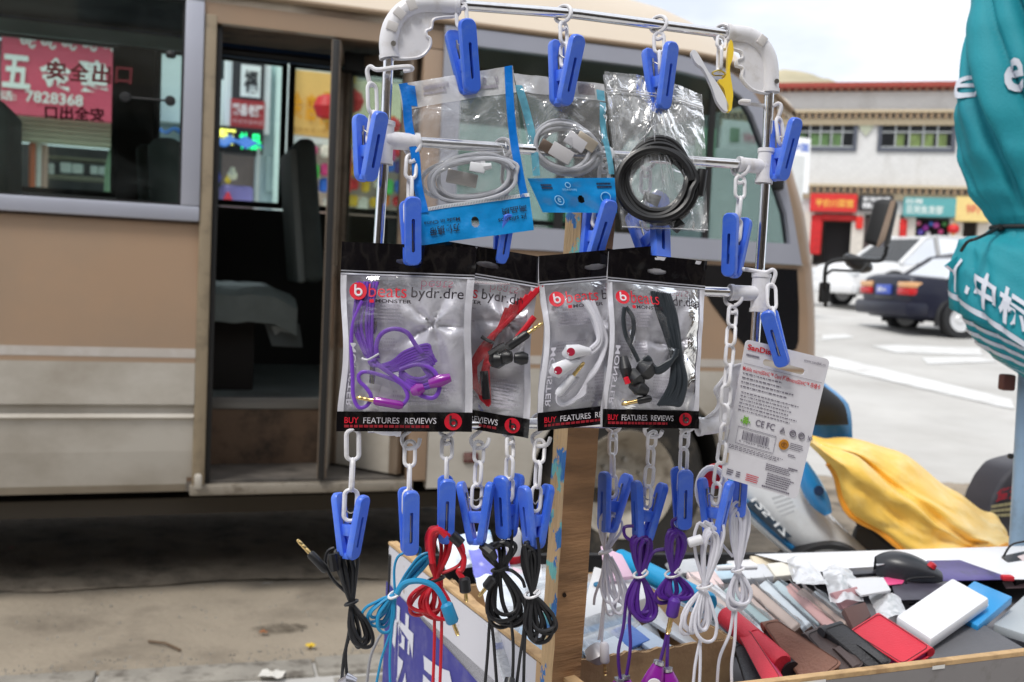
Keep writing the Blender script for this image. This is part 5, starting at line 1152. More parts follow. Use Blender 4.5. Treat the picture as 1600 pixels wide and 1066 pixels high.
# --- bag 2
d2 = rd(880)
q2 = QP((803, 117, d2-.004), (944, 134, d2-.004), (962, 333, d2-.012), (845, 331, d2-.012))
q2.b = lambda s, t: .007*math.sin(math.pi*s)*math.sin(math.pi*min(1, t/.85))+.003*NZ.noise((s*5, t*6, 4))+.0016*NZ.noise((s*12, t*9, 5))
bg = thing('cable_bag', 'clear bag with pale blue strips and wavy blue label holding a grey cable', 'bag', q2.p(.5, 1), GB)
obj('film', pane_grid(q2, (0, 0, 1, .8), 30, 30), m_film, bg, ang=180); qb = Q(*[p+FW*.012 for p in q2.c]); obj('back_film', pane_grid(qb, (.02, .02, .98, .8), 8, 8), m_film, bg, ang=180)
obj('header_film', pane_grid(q2, (0, -.01, 1, .13), 20, 4, .001), m_white_film, bg, ang=180)
obj('pale_strip', pane_grid(q2, (-.02, .08, .07, .74), 3, 24, .0016, lambda s, t: V((.004*math.sin(t*3), 0, 0))), m_cy, bg); obj('pale_strip', pane_grid(q2, (.93, .14, 1.0, .70), 3, 24, .0016, lambda s, t: V((-.002*math.sin(t*5), 0, 0))), m_cy, bg)
obj('blue_strip', pane_grid(q2, (.90, .05, .99, .13), 4, 3, .003), m_cy, bg)
q2l = QP((824, 279, d2-.017), (960, 278, d2-.016), (964, 333, d2-.012), (848, 332, d2-.012)); q2l.b = lambda s, t: .003*math.sin(s*9)*t+.0022*NZ.noise((s*6, t*3, 8))
lb = labelgrid(q2l, (0, 0, 1, 1), 50, 16, (.56, .62, .035, .1), m_bl, bg)
b = MB(); small_print(b, q2l, (.12, .17, .28, .34), 2, .002, 1., .6, .1, .2); small_print(b, q2l, (.78, .14, .96, .32), 2, .002, 1., .6, .1, .2); obj('lettering', b, cm(26, 40, 70), lb)
b = MB()
for (s, t, rr) in ((.28, .64, .055), (.87, .55, .06), (.44, .2, .03)): b.tube([q2l.p(s+rr*math.cos(a*.5), t+rr*2.4*math.sin(a*.5), .0022) for a in range(13)], .0005, 5, closed=True)
letters(b, 'e', q2l.p, (.26, .56, .3, .7), .0022, .01); letters(b, 'lenovos', q2l.p, (.36, .3, .53, .38), .0022, .0, rot=True); obj('emblem', b, cm(150, 205, 235), lb)
b = MB()
for i in range(14): s = .70+.013*i; b.add([q2.p(s, .01, .003), q2.p(s+.0065, .01, .003), q2.p(s+.0065, .1, .003), q2.p(s, .1, .003)], [(0, 3, 2, 1)])
obj('barcode', b, cm(80, 60, 70), bg)
c2 = coil('cable_coil', 'pale grey charging cable wound into an oval inside the middle bag', 'coiled cables inside the clear bags', 884, 231, 47, 34, 14, d2-.004, 5, .0022, m_gcable, .14, 5, 2.1, .006)
for (px, py, w_, h_, m, nm) in ((858, 232, .010, .0055, cm(120, 105, 95, .35, metal=.6), 'plug_shell'), (877, 240, .012, .007, cm(188, 186, 188, .45), 'plug'), (900, 222, .011, .0065, cm(196, 195, 200, .45), 'plug'), (916, 222, .011, .006, cm(190, 180, 165, .35, metal=.5), 'plug_shell')):
    b = MB(); b.rbox(-w_, w_, -.003, .003, -h_, h_, frame(P(px, py, d2-.012), V((0, 0, 1)), FW, 0) @ M.Rotation(R(28 if px < 890 else 32), 4, 'Y'), .001); obj(nm, b, m, c2)
# --- bag 3
d3 = rd(1025)
q3 = QP((944, 111, d3-.006), (1098, 128, d3-.002), (1106, 361, d3-.034), (972, 356, d3-.038))
q3.b = lambda s, t: .006*math.sin(math.pi*s)*math.sin(math.pi*t)+.003*NZ.noise((s*4, t*5, 14))+.0016*NZ.noise((s*11, t*6, 15))+.0060*abs(NZ.noise((math.atan2(s-.53, t-.06)*5.5, 2, 3)))*min(1, 5*max(0, t-.1))*(1-t)
def w3(s, t): return V((0, 0, -.018*max(0, s-.55)*(1-t)**6*1.6))
bg = thing('cable_bag', 'crumpled clear zip bag with a clipped corner holding a thick black cable', 'bag', q3.p(.5, 1), GB)
obj('film', pane_grid(q3, (0, 0, 1, 1), 60, 56, 0, w3), m_film2, bg, ang=180); qb = Q(*[p+FW*.014 for p in q3.c]); obj('back_film', pane_grid(qb, (.0, .0, 1, 1), 12, 12, 0, w3), m_film, bg, ang=180)
b = MB()
for t in (.12, .14):
    z_ = MB(); z_.tube([q3.p(i/20, t+.015*i/20, .002)+w3(i/20, t) for i in range(21)], .0008, 6); obj('zip_line', z_, m_white_film, bg)
b.tube([q3.p(i/20, .995, .001) for i in range(21)], .0006, 5); obj('seal_line', b, m_white_film, bg)
b = MB()
rs3 = random.Random(4)
for i in range(12):                                     # hard creases pulled down from the peg
    s0 = .5+rs3.uniform(-.12, .14); t0 = .14+rs3.uniform(0, .25); s1 = s0+rs3.uniform(-.28, .3); t1 = t0+rs3.uniform(.15, .5); k = 6
    w_ = rs3.uniform(.0004, .0009)
    L_ = [q3.p(s0+(s1-s0)*j/k+.012*math.sin(j*2+i), min(.97, t0+(t1-t0)*j/k), .0012) for j in range(k+1)]
    b.tube(L_, [w_*math.sin(math.pi*(j+.3)/(k+.6)) for j in range(k+1)], 5)
obj('crease', b, glass('crease_film', (.9, .9, .9), 1., haze=.6, base=.1, hcol=(.9, .9, .92), hs=90, rough=.15), bg)
c3 = coil('cable_coil', 'thick black cable coiled in a ring inside the crumpled clear bag', 'coiled cables inside the clear bags', 1032, 284, 53, 57, 8, d3-.030, 7, .0036, m_bcable, .19, 19, 2., .003, -.00008)
b = MB(); b.tube([P(1092, 306, d3-.03), P(1094, 290, d3-.03), P(1098, 266, d3-.028)], [.0045, .0055, .0052], 10); obj('plug', b, m_bcable, c3)
b = MB(); b.tube([P(1006, 306, d3-.024), P(1030, 315, d3-.024)], [.0045, .006], 10); obj('plug', b, m_bcable, c3)
b = MB(); b.tube([P(1052, 358, d3-.03), P(1064, 346, d3-.03)], .0062, 10); obj('cable_tie', b, m_bcable, c3)
# ================================================================ earphone packs
m_foil = mat('silver_foil', srgb(230, 229, 237), .36, metal=.32, var=.06, vs=20, bump=.7, bs=11)
m_blackp = mat('glossy_black_print', srgb(16, 14, 17), .18, var=.3, vs=12, bump=.35, bs=14, coat=.4)
m_packfilm = glass('pack_film', (.95, .95, .96), 1.6, haze=.22, base=.02, hcol=(.86, .86, .9), bump=.45, bs=18, hs=18, rough=.06, lo=.48, hi=.8)
c_red, c_pink, c_ink, c_wh = cm(214, 24, 48, .4), cm(196, 72, 110, .4), cm(42, 34, 42, .4), cm(226, 222, 228, .4)
GP = 'black and silver earphone packs on the cross rails'
def ring_logo(q, s, t, rs, asp, parent, n):
    b = MB(); k = 28; b.add([q.p(s, t, n)]+[q.p(s+rs*math.cos(2*math.pi*i/k), t+rs*asp*math.sin(2*math.pi*i/k), n) for i in range(k)], [(0, 1+(i+1) % k, 1+i) for i in range(k)])
    o = obj('emblem', b, c_red, parent); return o
def logo_b(b, q, s, t, rs, asp, n):
    """round b: stem and bowl"""
    k = 20; st = .24*rs
    pts = [(s+.05*rs+.36*rs*math.cos(a), t+.14*rs*asp+.36*rs*asp*math.sin(a)) for a in [2*math.pi*i/k for i in range(k)]]
    b.tube([q.p(*p, n) for p in pts], rs*.13*q.w, 6, closed=True, flat=1.)
    b.tube([q.p(s-.31*rs, t-.72*rs*asp, n), q.p(s-.31*rs, t+.16*rs*asp, n)], rs*.13*q.w, 6)
def pack(tl, tr, br, bl, label, seed, pinch=.05, hole=.5):
    q = QP(tl, tr, br, bl); q.w = (q.c[1]-q.c[0]).length; hgt = (q.c[3]-q.c[0]).length; asp = q.w/hgt
    r_ = random.Random(seed); ps = r_.uniform(-.3, .3)
    def front(s, t):
        u = max(0, min(1, (t-.16)/.72))
        return .013*min(1, 5.5*s*(1-s))*math.sin(math.pi*u)**.5 + .0024*NZ.noise((s*4, t*5, seed)) + .0010*NZ.noise((s*10, t*11, seed+3)) - .004*abs(NZ.noise((s*2.6, t*2.9, seed+5))) if 0 < s < 1 else .0004
    cs_, ct_ = .66+r_.uniform(-.06, .1), .42+r_.uniform(-.06, .1)
    def star(s, t):
        dx, dy = s-cs_, (t-ct_)*1.4; rr = math.hypot(dx, dy); an = math.atan2(dy, dx)
        return math.exp(-rr/.2)*min(1, rr/.03)*(abs(math.sin(2.5*an+seed))**.7-.5)*(1 if .04 < s < .96 else 0)
    q.b = lambda s, t: front(s, t)+.007*star(s, t); p0 = q.p
    def warp(s, t, n=0.):
        s2 = .5+(s-.5)*(1-pinch*math.sin(math.pi*max(0, min(1, (t-.12)/.8)))**2) + .012*math.sin(t*7+seed)*math.sin(math.pi*t)
        return p0(s2, t, n)
    q.p = warp
    qbk = Q(*q.c); qbk.b = lambda s, t: .016*star(s, t)-.005*math.sin(math.pi*s)*math.sin(math.pi*t)+.004*NZ.noise((s*3, t*4, seed+7))-.012*abs(NZ.noise((s*2.2, t*2.6, seed+2)))-.004*abs(NZ.noise((s*6, t*6, seed+4))); pb0 = qbk.p
    qbk.p = lambda s, t, n=0.: pb0(.5+(s-.5)*(1-pinch*math.sin(math.pi*max(0, min(1, (t-.12)/.8)))**2)+.012*math.sin(t*7+seed)*math.sin(math.pi*t), t, n)
    root = thing('earphone_pack', label, 'pack', q.p(.5, 1), GP)
    obj('foil_back', pane_grid(qbk, (0, 0, 1, 1), 44, 56, -.001), m_foil, root, ang=180)
    obj('film', pane_grid(q, (.02, .17, .98, .90), 24, 28), m_packfilm, root, ang=180)
    hd = labelgrid(q, (-.002, -.004, 1.002, .145), 56, 20, (hole, .62, .09, .10), m_blackp, root, 'header')
    b = pane_grid(q, (0, .145, 1, .152), 20, 1, .0012); t_ = pane_grid(q, (0, .160, 1, .168), 20, 1, .0012); b.add(t_.v, t_.f); obj('zip_line', b, cm(176, 176, 184, .3, metal=.3), root)
    b = pane_grid(q, (0, .152, 1, .160), 20, 1, .0011); obj('zip_groove', b, m_blackp, root)
    for x0, x1 in ((0, .045), (.945, 1)): obj('foil_edge', pane_grid(q, (x0, .168, x1, .9), 3, 24, .0008), m_foil, root, ang=180)
    ft = obj('footer', pane_grid(q, (-.002, .895, 1.002, 1.0), 24, 6, .001), m_blackp, root)
    lg = ring_logo(q, .135, .255, .066, asp, root, .0016)
    b = MB(); logo_b(b, q, .135, .255, .066, asp, .0018); obj('emblem_letter', b, c_wh, lg)
    lg = ring_logo(q, .86, .945, .066, asp, ft, .0016)
    b = MB(); logo_b(b, q, .86, .945, .066, asp, .0018); obj('emblem_letter', b, m_blackp, ft)
    b = MB(); letters(b, 'beats', q.p, (.215, .215, .50, .285), .0016, -.005); obj('lettering', b, c_red, root)
    b = MB(); letters(b, 'bydr.dre', q.p, (.535, .225, .93, .30), .0016, .004); letters(b, 'MONSTER', q.p, (.265, .295, .54, .315), .0016, .02); obj('lettering', b, c_ink, root)
    b = MB(); b.add([q.p(.22, .297, .0016), q.p(.255, .297, .0016), q.p(.255, .315, .0016), q.p(.22, .315, .0016)], [(0, 3, 2, 1)]); obj('mark', b, c_red, root)
    b = MB(); letters(b, 'love', qbk.p, (.34, .175, .56, .228), .0014, -.012); obj('lettering', b, cm(212, 208, 216, .4), root)
    b = MB(); letters(b, 'beats', qbk.p, (.60, .185, .84, .235), .0014, -.01, rot=True, mirror=True); obj('lettering', b, c_pink, root)
    b = MB(); letters(b, 'MONSTER', (lambda s, t, n: q.p(.058+.045*t, .87-.34*s, n-.0015)), (0, 0, 1, 1), .003, .012, mirror=True); obj('lettering', b, cm(196, 194, 204, .4), root)
    b = MB(); small_print(b, qbk, (.14, .30, .5, .42), 7, .002, 1.); small_print(b, qbk, (.14, .50, .5, .57), 4, .002, .9); small_print(b, qbk, (.52, .70, .9, .86), 9, .002, 1.); small_print(b, qbk, (.4, .78, .8, .87), 4, .002, 1.)
    obj('small_print', b, cm(202, 198, 210, .5), root)
    b = MB(); letters(b, 'BUY', q.p, (.055, .925, .16, .957), .0018, .01); obj('lettering', b, c_red, ft)
    b = MB(); letters(b, 'FEATURES  REVIEWS', q.p, (.195, .925, .735, .957), .0018, .0); obj('lettering', b, c_wh, ft)
    b = MB(); small_print(b, q, (.055, .965, .74, .985), 1, .0018, 1., .7, .03, .06); obj('small_print', b, cm(150, 20, 36, .5), ft)
    return root, q
A1 = .965
pk1, qp1 = pack((535, 379, A1+.004), (744, 388, A1+.012), (737, 675, A1+.012), (526, 674, A1+.004), 'earphone pack with purple flat cable, leftmost of the four packs', 3, .05)
pk2, qp2 = pack((662, 372, 1.002), (842, 402, 1.006), (825, 685, 1.006), (640, 655, 1.002), 'tilted earphone pack with red cable, partly behind the purple one', 8, .03, .56)
pk3, qp3 = pack((842, 401, 1.0), (1016, 386, 1.02), (1016, 655, 1.02), (840, 674, .996), 'earphone pack with white cable in front of the wooden post', 12, .09)
pk4, qp4 = pack((951, 393, .992), (1104, 409, 1.008), (1091, 670, 1.008), (941, 668, .99), 'earphone pack with black cable, rightmost of the four packs', 17, .05)
b = MB(); b.grid(lambda s, t: qp4.p(-.01+.38*s, -.02+.03*t+.02*s*(1-t), -.004), 8, 2); obj('fold', b, m_blackp, pk4)
# --- earphones in the packs
def mcab(nm, c, rough=.42): return mat(nm, srgb(*c), rough, var=.06, vs=60)
m_pur, m_red, m_wht, m_blk, m_cyn = mcab('purple_cable', (118, 66, 184)), mcab('red_cable', (196, 22, 40)), mcab('white_cable', (214, 213, 222)), mcab('black_cable', (30, 30, 33)), mcab('cyan_cable', (34, 142, 190))
m_dpur = mcab('dark_purple_cable', (78, 32, 132)); m_bcab2 = mcab('grey_black_cable', (44, 50, 56))
m_gold = mat('gold_plug', (.72, .52, .22), .28, 1., var=.1, vs=200)
m_budp = mat('purple_bud', srgb(138, 36, 150), .25, coat=.4); m_plast = mat('black_plastic', srgb(28, 28, 31), .38, var=.1, vs=30)
GE = 'earphones with flat cables sealed in packs'
def path(pts, d, k=6): return smooth([P(p[0], p[1], d+(p[2] if len(p) > 2 else 0)) for p in pts], k)
def strand(b, pts, d, r, flat=1., k=6): b.tube(path(pts, d, k), r, 7, flat=flat)
def jack(root, a, c, d, sleeve, gold=True, r=.0036, r2=.0017, split=.55, dn=0., nm='plug'):
    p, q = P(*a, d), P(*c, d+dn); v = (q-p); m = p+v*split
    b = MB(); b.tube([p, p+v*.08, m-v*.06, m], [r*.6, r, r, r*.75], 10); o = obj(nm, b, sleeve, root)
    if gold:
        b = MB(); pts = []; rs_ = []; e = q-m
        for t_, rr in ((0, 1), (.28, 1), (.30, .86), (.34, .86), (.36, 1), (.55, 1), (.57, .86), (.61, .86), (.63, 1), (.80, 1), (.88, .75), (.93, .95), (1, .3)): pts.append(m+e*t_); rs_.append(r2*rr)
        b.tube(pts, rs_, 10); obj('plug_tip', b, m_gold, o)
    return o
# purple
t = thing('earphones', 'purple flat cable earphones inside the leftmost pack', 'earphones', P(620, 640, A1), GE); d = A1+.002
b = MB(); rp = random.Random(2)
for i in range(7):
    o_ = (i-3)*1.12; strand(b, [(575+o_*4.5, 440, .002*i % .003), (570+o_*4.2, 470), (566+o_*4.4+rp.uniform(-2, 2), 510, .001*(i % 3)), (574+o_*2.4, 545, -.001*(i % 2)), (580+o_*1.6, 560), (590+o_*2, 572, -.0015*(i % 3)), (612, 573+o_*2.2), (640+o_*2, 560+o_*3.2, -.002), (668, 552+o_*4), (682-abs(o_)*3, 566+o_*4)], d, .0015, .85)
strand(b, [(590, 560), (588, 540), (596, 522), (615, 514), (636, 520), (650, 540), (660, 552)], d-.003, .0022, .6)
strand(b, [(566, 470), (552, 505), (549, 540), (551, 590), (552, 618), (560, 636), (573, 634), (580, 620), (572, 606), (562, 596), (561, 586), (572, 581), (600, 588), (627, 600), (637, 620), (628, 634)], d-.003, .0019, .6)
strand(b, [(590, 570), (618, 590), (650, 614), (675, 622), (686, 610), (684, 590), (672, 575), (650, 570), (625, 578)], d-.004, .0021, .6)
for i in range(4): strand(b, [(625, 577+i*3), (640, 590+i*4, -.002), (660, 592+i*5), (676, 580+i*6), (660, 566+i*2)], d-.001, .0022, .6)
obj('cord', b, m_pur, t)
b = MB(); b.tube(path([(565, 560), (575, 562), (592, 553)], d-.005), .0012, 6); obj('tie', b, cm(226, 226, 232), t)
jack(t, (630, 634), (556, 621), d-.005, m_budp, True, .0042, .0019, .62)
for (a, c) in (((672, 600), (704, 590)), ((645, 612), (662, 606))):
    b = MB(); b.tube([P(*a, d-.004), P((a[0]+c[0])/2, (a[1]+c[1])/2, d-.006), P(*c, d-.005)], [.0045, .0062, .004], 12); obj('ear_bud', b, m_budp, t)
# red
t = thing('earphones', 'red flat cable earphones with black plug inside the tilted pack', 'earphones', P(780, 630, 1.0), GE); d = 1.001
b = MB()
for i in range(8): strand(b, [(848-i*8, 446+i*5, 0), (822-i*6, 474+i*5.5), (794-i*4, 503+i*3.5, -.001*(i % 3)), (765, 528+i*2.5), (748-i, 548+i*4), (736+i*2, 575+i*6, -.001*(i % 2)), (738+i*3, 600+i*4), (750+i*2, 608+i*3), (755+i, 580), (764, 545)], d, .0022, .8)
strand(b, [(762, 570), (790, 548), (815, 520), (835, 495)], d-.003, .003, .7)
obj('cord', b, m_red, t)
b = MB(); b.tube(path([(752, 526), (762, 532), (772, 536)], d-.005), .002, 6); obj('tie', b, m_plast, t); b = MB(); b.tube([P(756, 580, d-.003), P(760, 624, d-.003)], .004, 8); obj('slider', b, m_plast, t)
b = MB(); b.tube(path([(765, 555), (780, 545), (790, 540)], d-.004), .004, 8); obj('slider', b, m_plast, t)
jack(t, (790, 545), (849, 504), d-.004, m_plast, True, .0046, .002, .6)
for (x, y, r_) in ((778, 563, .0085), (790, 558, .0075), (815, 560, .007)):
    b = MB(); b.lathe([(0, -.008), (r_*.7, -.007), (r_, 0), (r_*.7, .006), (0, .007)], 16, M.Translation(P(x, y, d-.003)) @ M.Rotation(R(70), 4, 'X') @ M.Rotation(R(x), 4, 'Y')); obj('ear_bud', b, m_plast, t)
# white
t = thing('earphones', 'white flat cable earphones with gold plug inside the pack before the post', 'earphones', P(890, 630, .99), GE); d = .996
b = MB()
for i in range(5): strand(b, [(910+i*4, 470, 0), (926+i*3.4, 500+i), (936+i*3, 535), (938-i, 560+i*4, -.001*i), (922-i*2, 585+i*4), (912, 605+i*3), (895-i*4, 628+i), (875, 632-i*2), (872+i*3, 615), (893+i*3, 590)], d, .0018, .8)
strand(b, [(916, 470), (936, 510), (938, 535), (926, 550), (905, 558), (895, 562)], d-.004, .0026, .7); strand(b, [(913, 470), (930, 500), (936, 530), (924, 545)], d-.005, .0026, .7)
obj('cord', b, m_wht, t)
for (a, c, e) in (((921, 549), (888, 551), (884, 552)), ((905, 565), (868, 580), (864, 583))):
    b = MB(); b.tube([P(*a, d-.006), P((a[0]+c[0])/2, (a[1]+c[1])/2-2, d-.009), P(*c, d-.010), P(c[0]-7, c[1]+3, d-.007)], [.0035, .0062, .0078, .003], 14); o = obj('ear_bud', b, cm(222, 222, 228, .3, coat=.3), t)
    b = MB(); b.lathe([(0, -.0025), (.0038, -.002), (.004, 0)], 14, M.Translation(P(c[0]+4, c[1]-1, d-.0175)) @ M.Rotation(R(90), 4, 'X')); obj('emblem', b, cm(170, 30, 60, .4), o)
jack(t, (870, 618), (913, 566), d-.006, cm(222, 222, 228, .35), True, .0042, .002, .6)
# black
t = thing('earphones', 'black flat cable earphones inside the rightmost pack', 'earphones', P(1020, 640, .985), GE); d = .991
b = MB()
for i in range(9): strand(b, [(1018+i*3.4, 455+i*.5, .001*(i % 3)), (1028+i*3.4, 490), (1040+i*2.6, 525, -.001*(i % 2)), (1050+i*1.8, 560), (1048+i*3, 595, -.001*(i % 3)), (1040+i*3, 615+i*2), (1028+i*3, 634-i*.3)], d, .0018, .8)
strand(b, [(976, 480), (974, 500), (978, 525), (988, 545), (998, 565)], d-.004, .0022); strand(b, [(978, 480), (988, 495), (990, 515), (984, 538)], d-.004, .0022)
for i in range(3): strand(b, [(998, 568+i*4), (1012, 562-i*2), (1024, 575+i*3), (1040, 568+i*4), (1052, 560), (1058, 545+i*4)], d-.005, .0023, .7)
obj('cord', b, m_bcab2, t)
for (a, c, r_) in (((985, 580), (1000, 600), .010), ((1000, 570), (1016, 585), .011), ((985, 600), (1010, 612), .008)):
    b = MB(); b.tube([P(*a, d-.004), P((a[0]+c[0])/2, (a[1]+c[1])/2, d-.007), P(*c, d-.004)], [r_*.5, r_, r_*.6], 14); obj('ear_bud', b, m_plast, t)
b = MB(); b.tube([P(974, 558, d-.006), P(977, 575, d-.009), P(982, 597, d-.006)], [.004, .0062, .004], 12); o = obj('ear_bud', b, m_plast, t)
b = MB(); b.tube([P(978, 590, d-.0155), P(981, 599, d-.0145)], [.0025, .003], 10); obj('emblem', b, c_red, o)
jack(t, (1018, 622), (971, 632), d-.006, m_plast, True, .0036, .0021, .48)
# ================================================================ memory card pack back
dc = rd(1195)-.028
qc = QP((1166, 530, dc), (1297, 562, dc+.012), (1245, 781, dc+.016), (1127, 745, dc+.004))
card = thing('card_pack', 'white cardboard back of a memory card pack with barcode, clipped at the right', 'pack', qc.p(.5, 1))
m_card = mat('white_card', srgb(220, 218, 224), .5, var=.03, vs=18, dirt=srgb(180, 172, 176), ds=20, da=.3)
qc.w = (qc.c[1]-qc.c[0]).length; qc.h = (qc.c[3]-qc.c[0]).length
cx = lambda pts: [(p[0]/qc.w, p[1]/qc.h) for p in pts]
out = rrect(0, 0, qc.w, qc.h, .005, 6); hol = rrect(qc.w*.24, qc.h*.105, qc.w*.74, qc.h*.15, .003, 6)
b = MB(); o2, h2 = cx(out), cx(hol); f = lambda s, t, n: qc.p(s, t, n)
b.plate_hole(o2, h2, f, .0016); obj('board', b, m_card, card)
b = MB(); letters(b, 'SanDisk', qc.p, (.03, .03, .36, .07), .0008, .03); letters(b, 'Mobile microSDHC™ Card 移动microSDHC™ 存储卡', qc.p, (.02, .185, .96, .222), .0008, .01); obj('lettering', b, cm(206, 36, 48, .5), card)
b = MB(); letters(b, 'www.sandisk.cn', qc.p, (.70, .035, .96, .055), .0008, .0)
small_print(b, qc, (.03, .235, .9, .36), 4, .0008, .75, .28, .012, .05); small_print(b, qc, (.05, .37, .9, .52), 6, .0008, .85, .28, .012, .05); small_print(b, qc, (.03, .10, .22, .14), 1, .0008, 1, .3, .05, .1)
letters(b, 'CE FC', qc.p, (.29, .535, .53, .58), .0008, .012)
for (s, k) in ((.63, 3), (.76, 12), (.87, 12)):
    b.tube([qc.p(s+.035*math.cos(2*math.pi*i/k-1.57), .563+.021*math.sin(2*math.pi*i/k-1.57), .001) for i in range(k)], .0006, 5, closed=True)
letters(b, 'G', qc.p, (.745, .553, .775, .573), .001, .02); letters(b, '♻', qc.p, (.85, .551, .89, .575), .001, .01)
b.tube([qc.p(.95, .55, .001), qc.p(.99, .58, .001)], .0004, 4); b.tube([qc.p(.99, .55, .001), qc.p(.95, .58, .001)], .0004, 4)
rb = random.Random(5); s = .16
while s < .50:
    w_ = rb.choice((.005, .005, .010, .014)); b.add([qc.p(s, .635, .001), qc.p(s+w_, .635, .001), qc.p(s+w_, .70, .001), qc.p(s, .70, .001)], [(0, 3, 2, 1)]); s += w_+rb.choice((.006, .009))
letters(b, '6 19659 09274', qc.p, (.13, .705, .52, .718), .0008, .0)
b.tube([qc.p(*p, .0008) for p in ((.09, .615), (.57, .615), (.57, .735), (.09, .735))], .0003, 4, closed=True)
small_print(b, qc, (.02, .755, .9, .79), 3, .0008, .9, .4, .012, .05); small_print(b, qc, (.80, .80, .95, .815), 1, .0008, 1, .6, .1, .2)
small_print(b, qc, (.52, .815, .92, .865), 4, .0008, .9, .5, .03, .08); small_print(b, qc, (.56, .875, .98, .965), 6, .0008, .9, .55, .02, .06); small_print(b, qc, (.52, .97, .93, .985), 1, .0008, 1, .7, .03, .06)
small_print(b, qc, (.05, .93, .14, .975), 3, .0008, 1, .5, .2, .3); small_print(b, qc, (.17, .93, .24, .975), 3, .0008, 1, .5, .2, .3); small_print(b, qc, (.76, .63, .97, .68), 4, .0008, .9, .4, .06, .16); small_print(b, qc, (.76, .71, .86, .73), 2, .0008, 1, .5, .2, .3)
for a_ in (.17,): b.tube([qc.p(.02+.01*i, a_, .0006) for i in range(96)][::1], .00016, 3)
obj('small_print', b, cm(112, 106, 120, .5), card)
b = MB(); small_print(b, qc, (.30, .925, .47, .98), 4, .0009, 1, .5, .05, .1); obj('small_print', b, cm(206, 60, 76, .5), card)
b = MB(); s0, t0 = .165, .55
k = 12; b.add([qc.p(s0, t0+.012, .001)]+[qc.p(s0+.034*math.cos(math.pi+math.pi*i/k), t0+.008+.02*math.sin(math.pi+math.pi*i/k), .001) for i in range(k+1)], [(0, i+1, i+2) for i in range(k)])
b.add([qc.p(*p, .001) for p in ((s0-.034, t0+.012), (s0+.034, t0+.012), (s0+.034, t0+.03), (s0-.034, t0+.03))], [(0, 3, 2, 1)])
for e in (-1, 1): b.tube([qc.p(s0+e*.015, t0-.008, .001), qc.p(s0+e*.025, t0-.018, .001)], .0005, 4); b.tube([qc.p(s0+e*.05, t0+.013, .001), qc.p(s0+e*.05, t0+.026, .001)], .0008, 5); b.tube([qc.p(s0+e*.015, t0+.03, .001), qc.p(s0+e*.015, t0+.04, .001)], .0008, 5)
obj('emblem', b, cm(120, 176, 66, .5), card)
b = MB(); b.lathe([(0, .0004), (.0052, .0004), (.0055, 0), (.0055, -.0002)], 24, frame(qc.p(.68, .655, .0012), qc.n, V((0, 0, 1)), 0)); o = obj('gold_seal', b, cm(206, 140, 48, .35, metal=.3), card)
b = MB(); b.tube([qc.p(.68+.03*math.cos(R(a)), .655+.017*math.sin(R(a)), .0018) for a in range(0, 360, 24)], .0004, 4, closed=True); letters(b, 'S', qc.p, (.669, .647, .691, .664), .0019, .02); obj('seal_print', b, cm(140, 84, 28, .4), o)
b = MB(); k = 9; b.grid(lambda s, t: qc.p(-.01+.05*s, .82+.07*t, .0012), 3, 3); obj('glue_spot', b, cm(196, 176, 150, .6), card)
# red and white round sticker behind the card
stk = thing('round_hanger', 'round white hanger with red centre half hidden behind the white card pack', 'hanger', P(1116, 800, 1.13))
b = MB(); b.tube([P(1112+22*math.cos(R(a)), 765+34*math.sin(R(a)), 1.135) for a in range(0, 360, 15)], .0035, 8, closed=True); obj('ring', b, m_white, stk)
b = MB(); b.lathe([(0, -.002), (.014, -.002), (.014, .002), (0, .002)], 20, M.Translation(P(1118, 744, 1.14)) @ M.Rotation(R(90), 4, 'X')); obj('disc', b, cm(216, 30, 40, .4), stk)
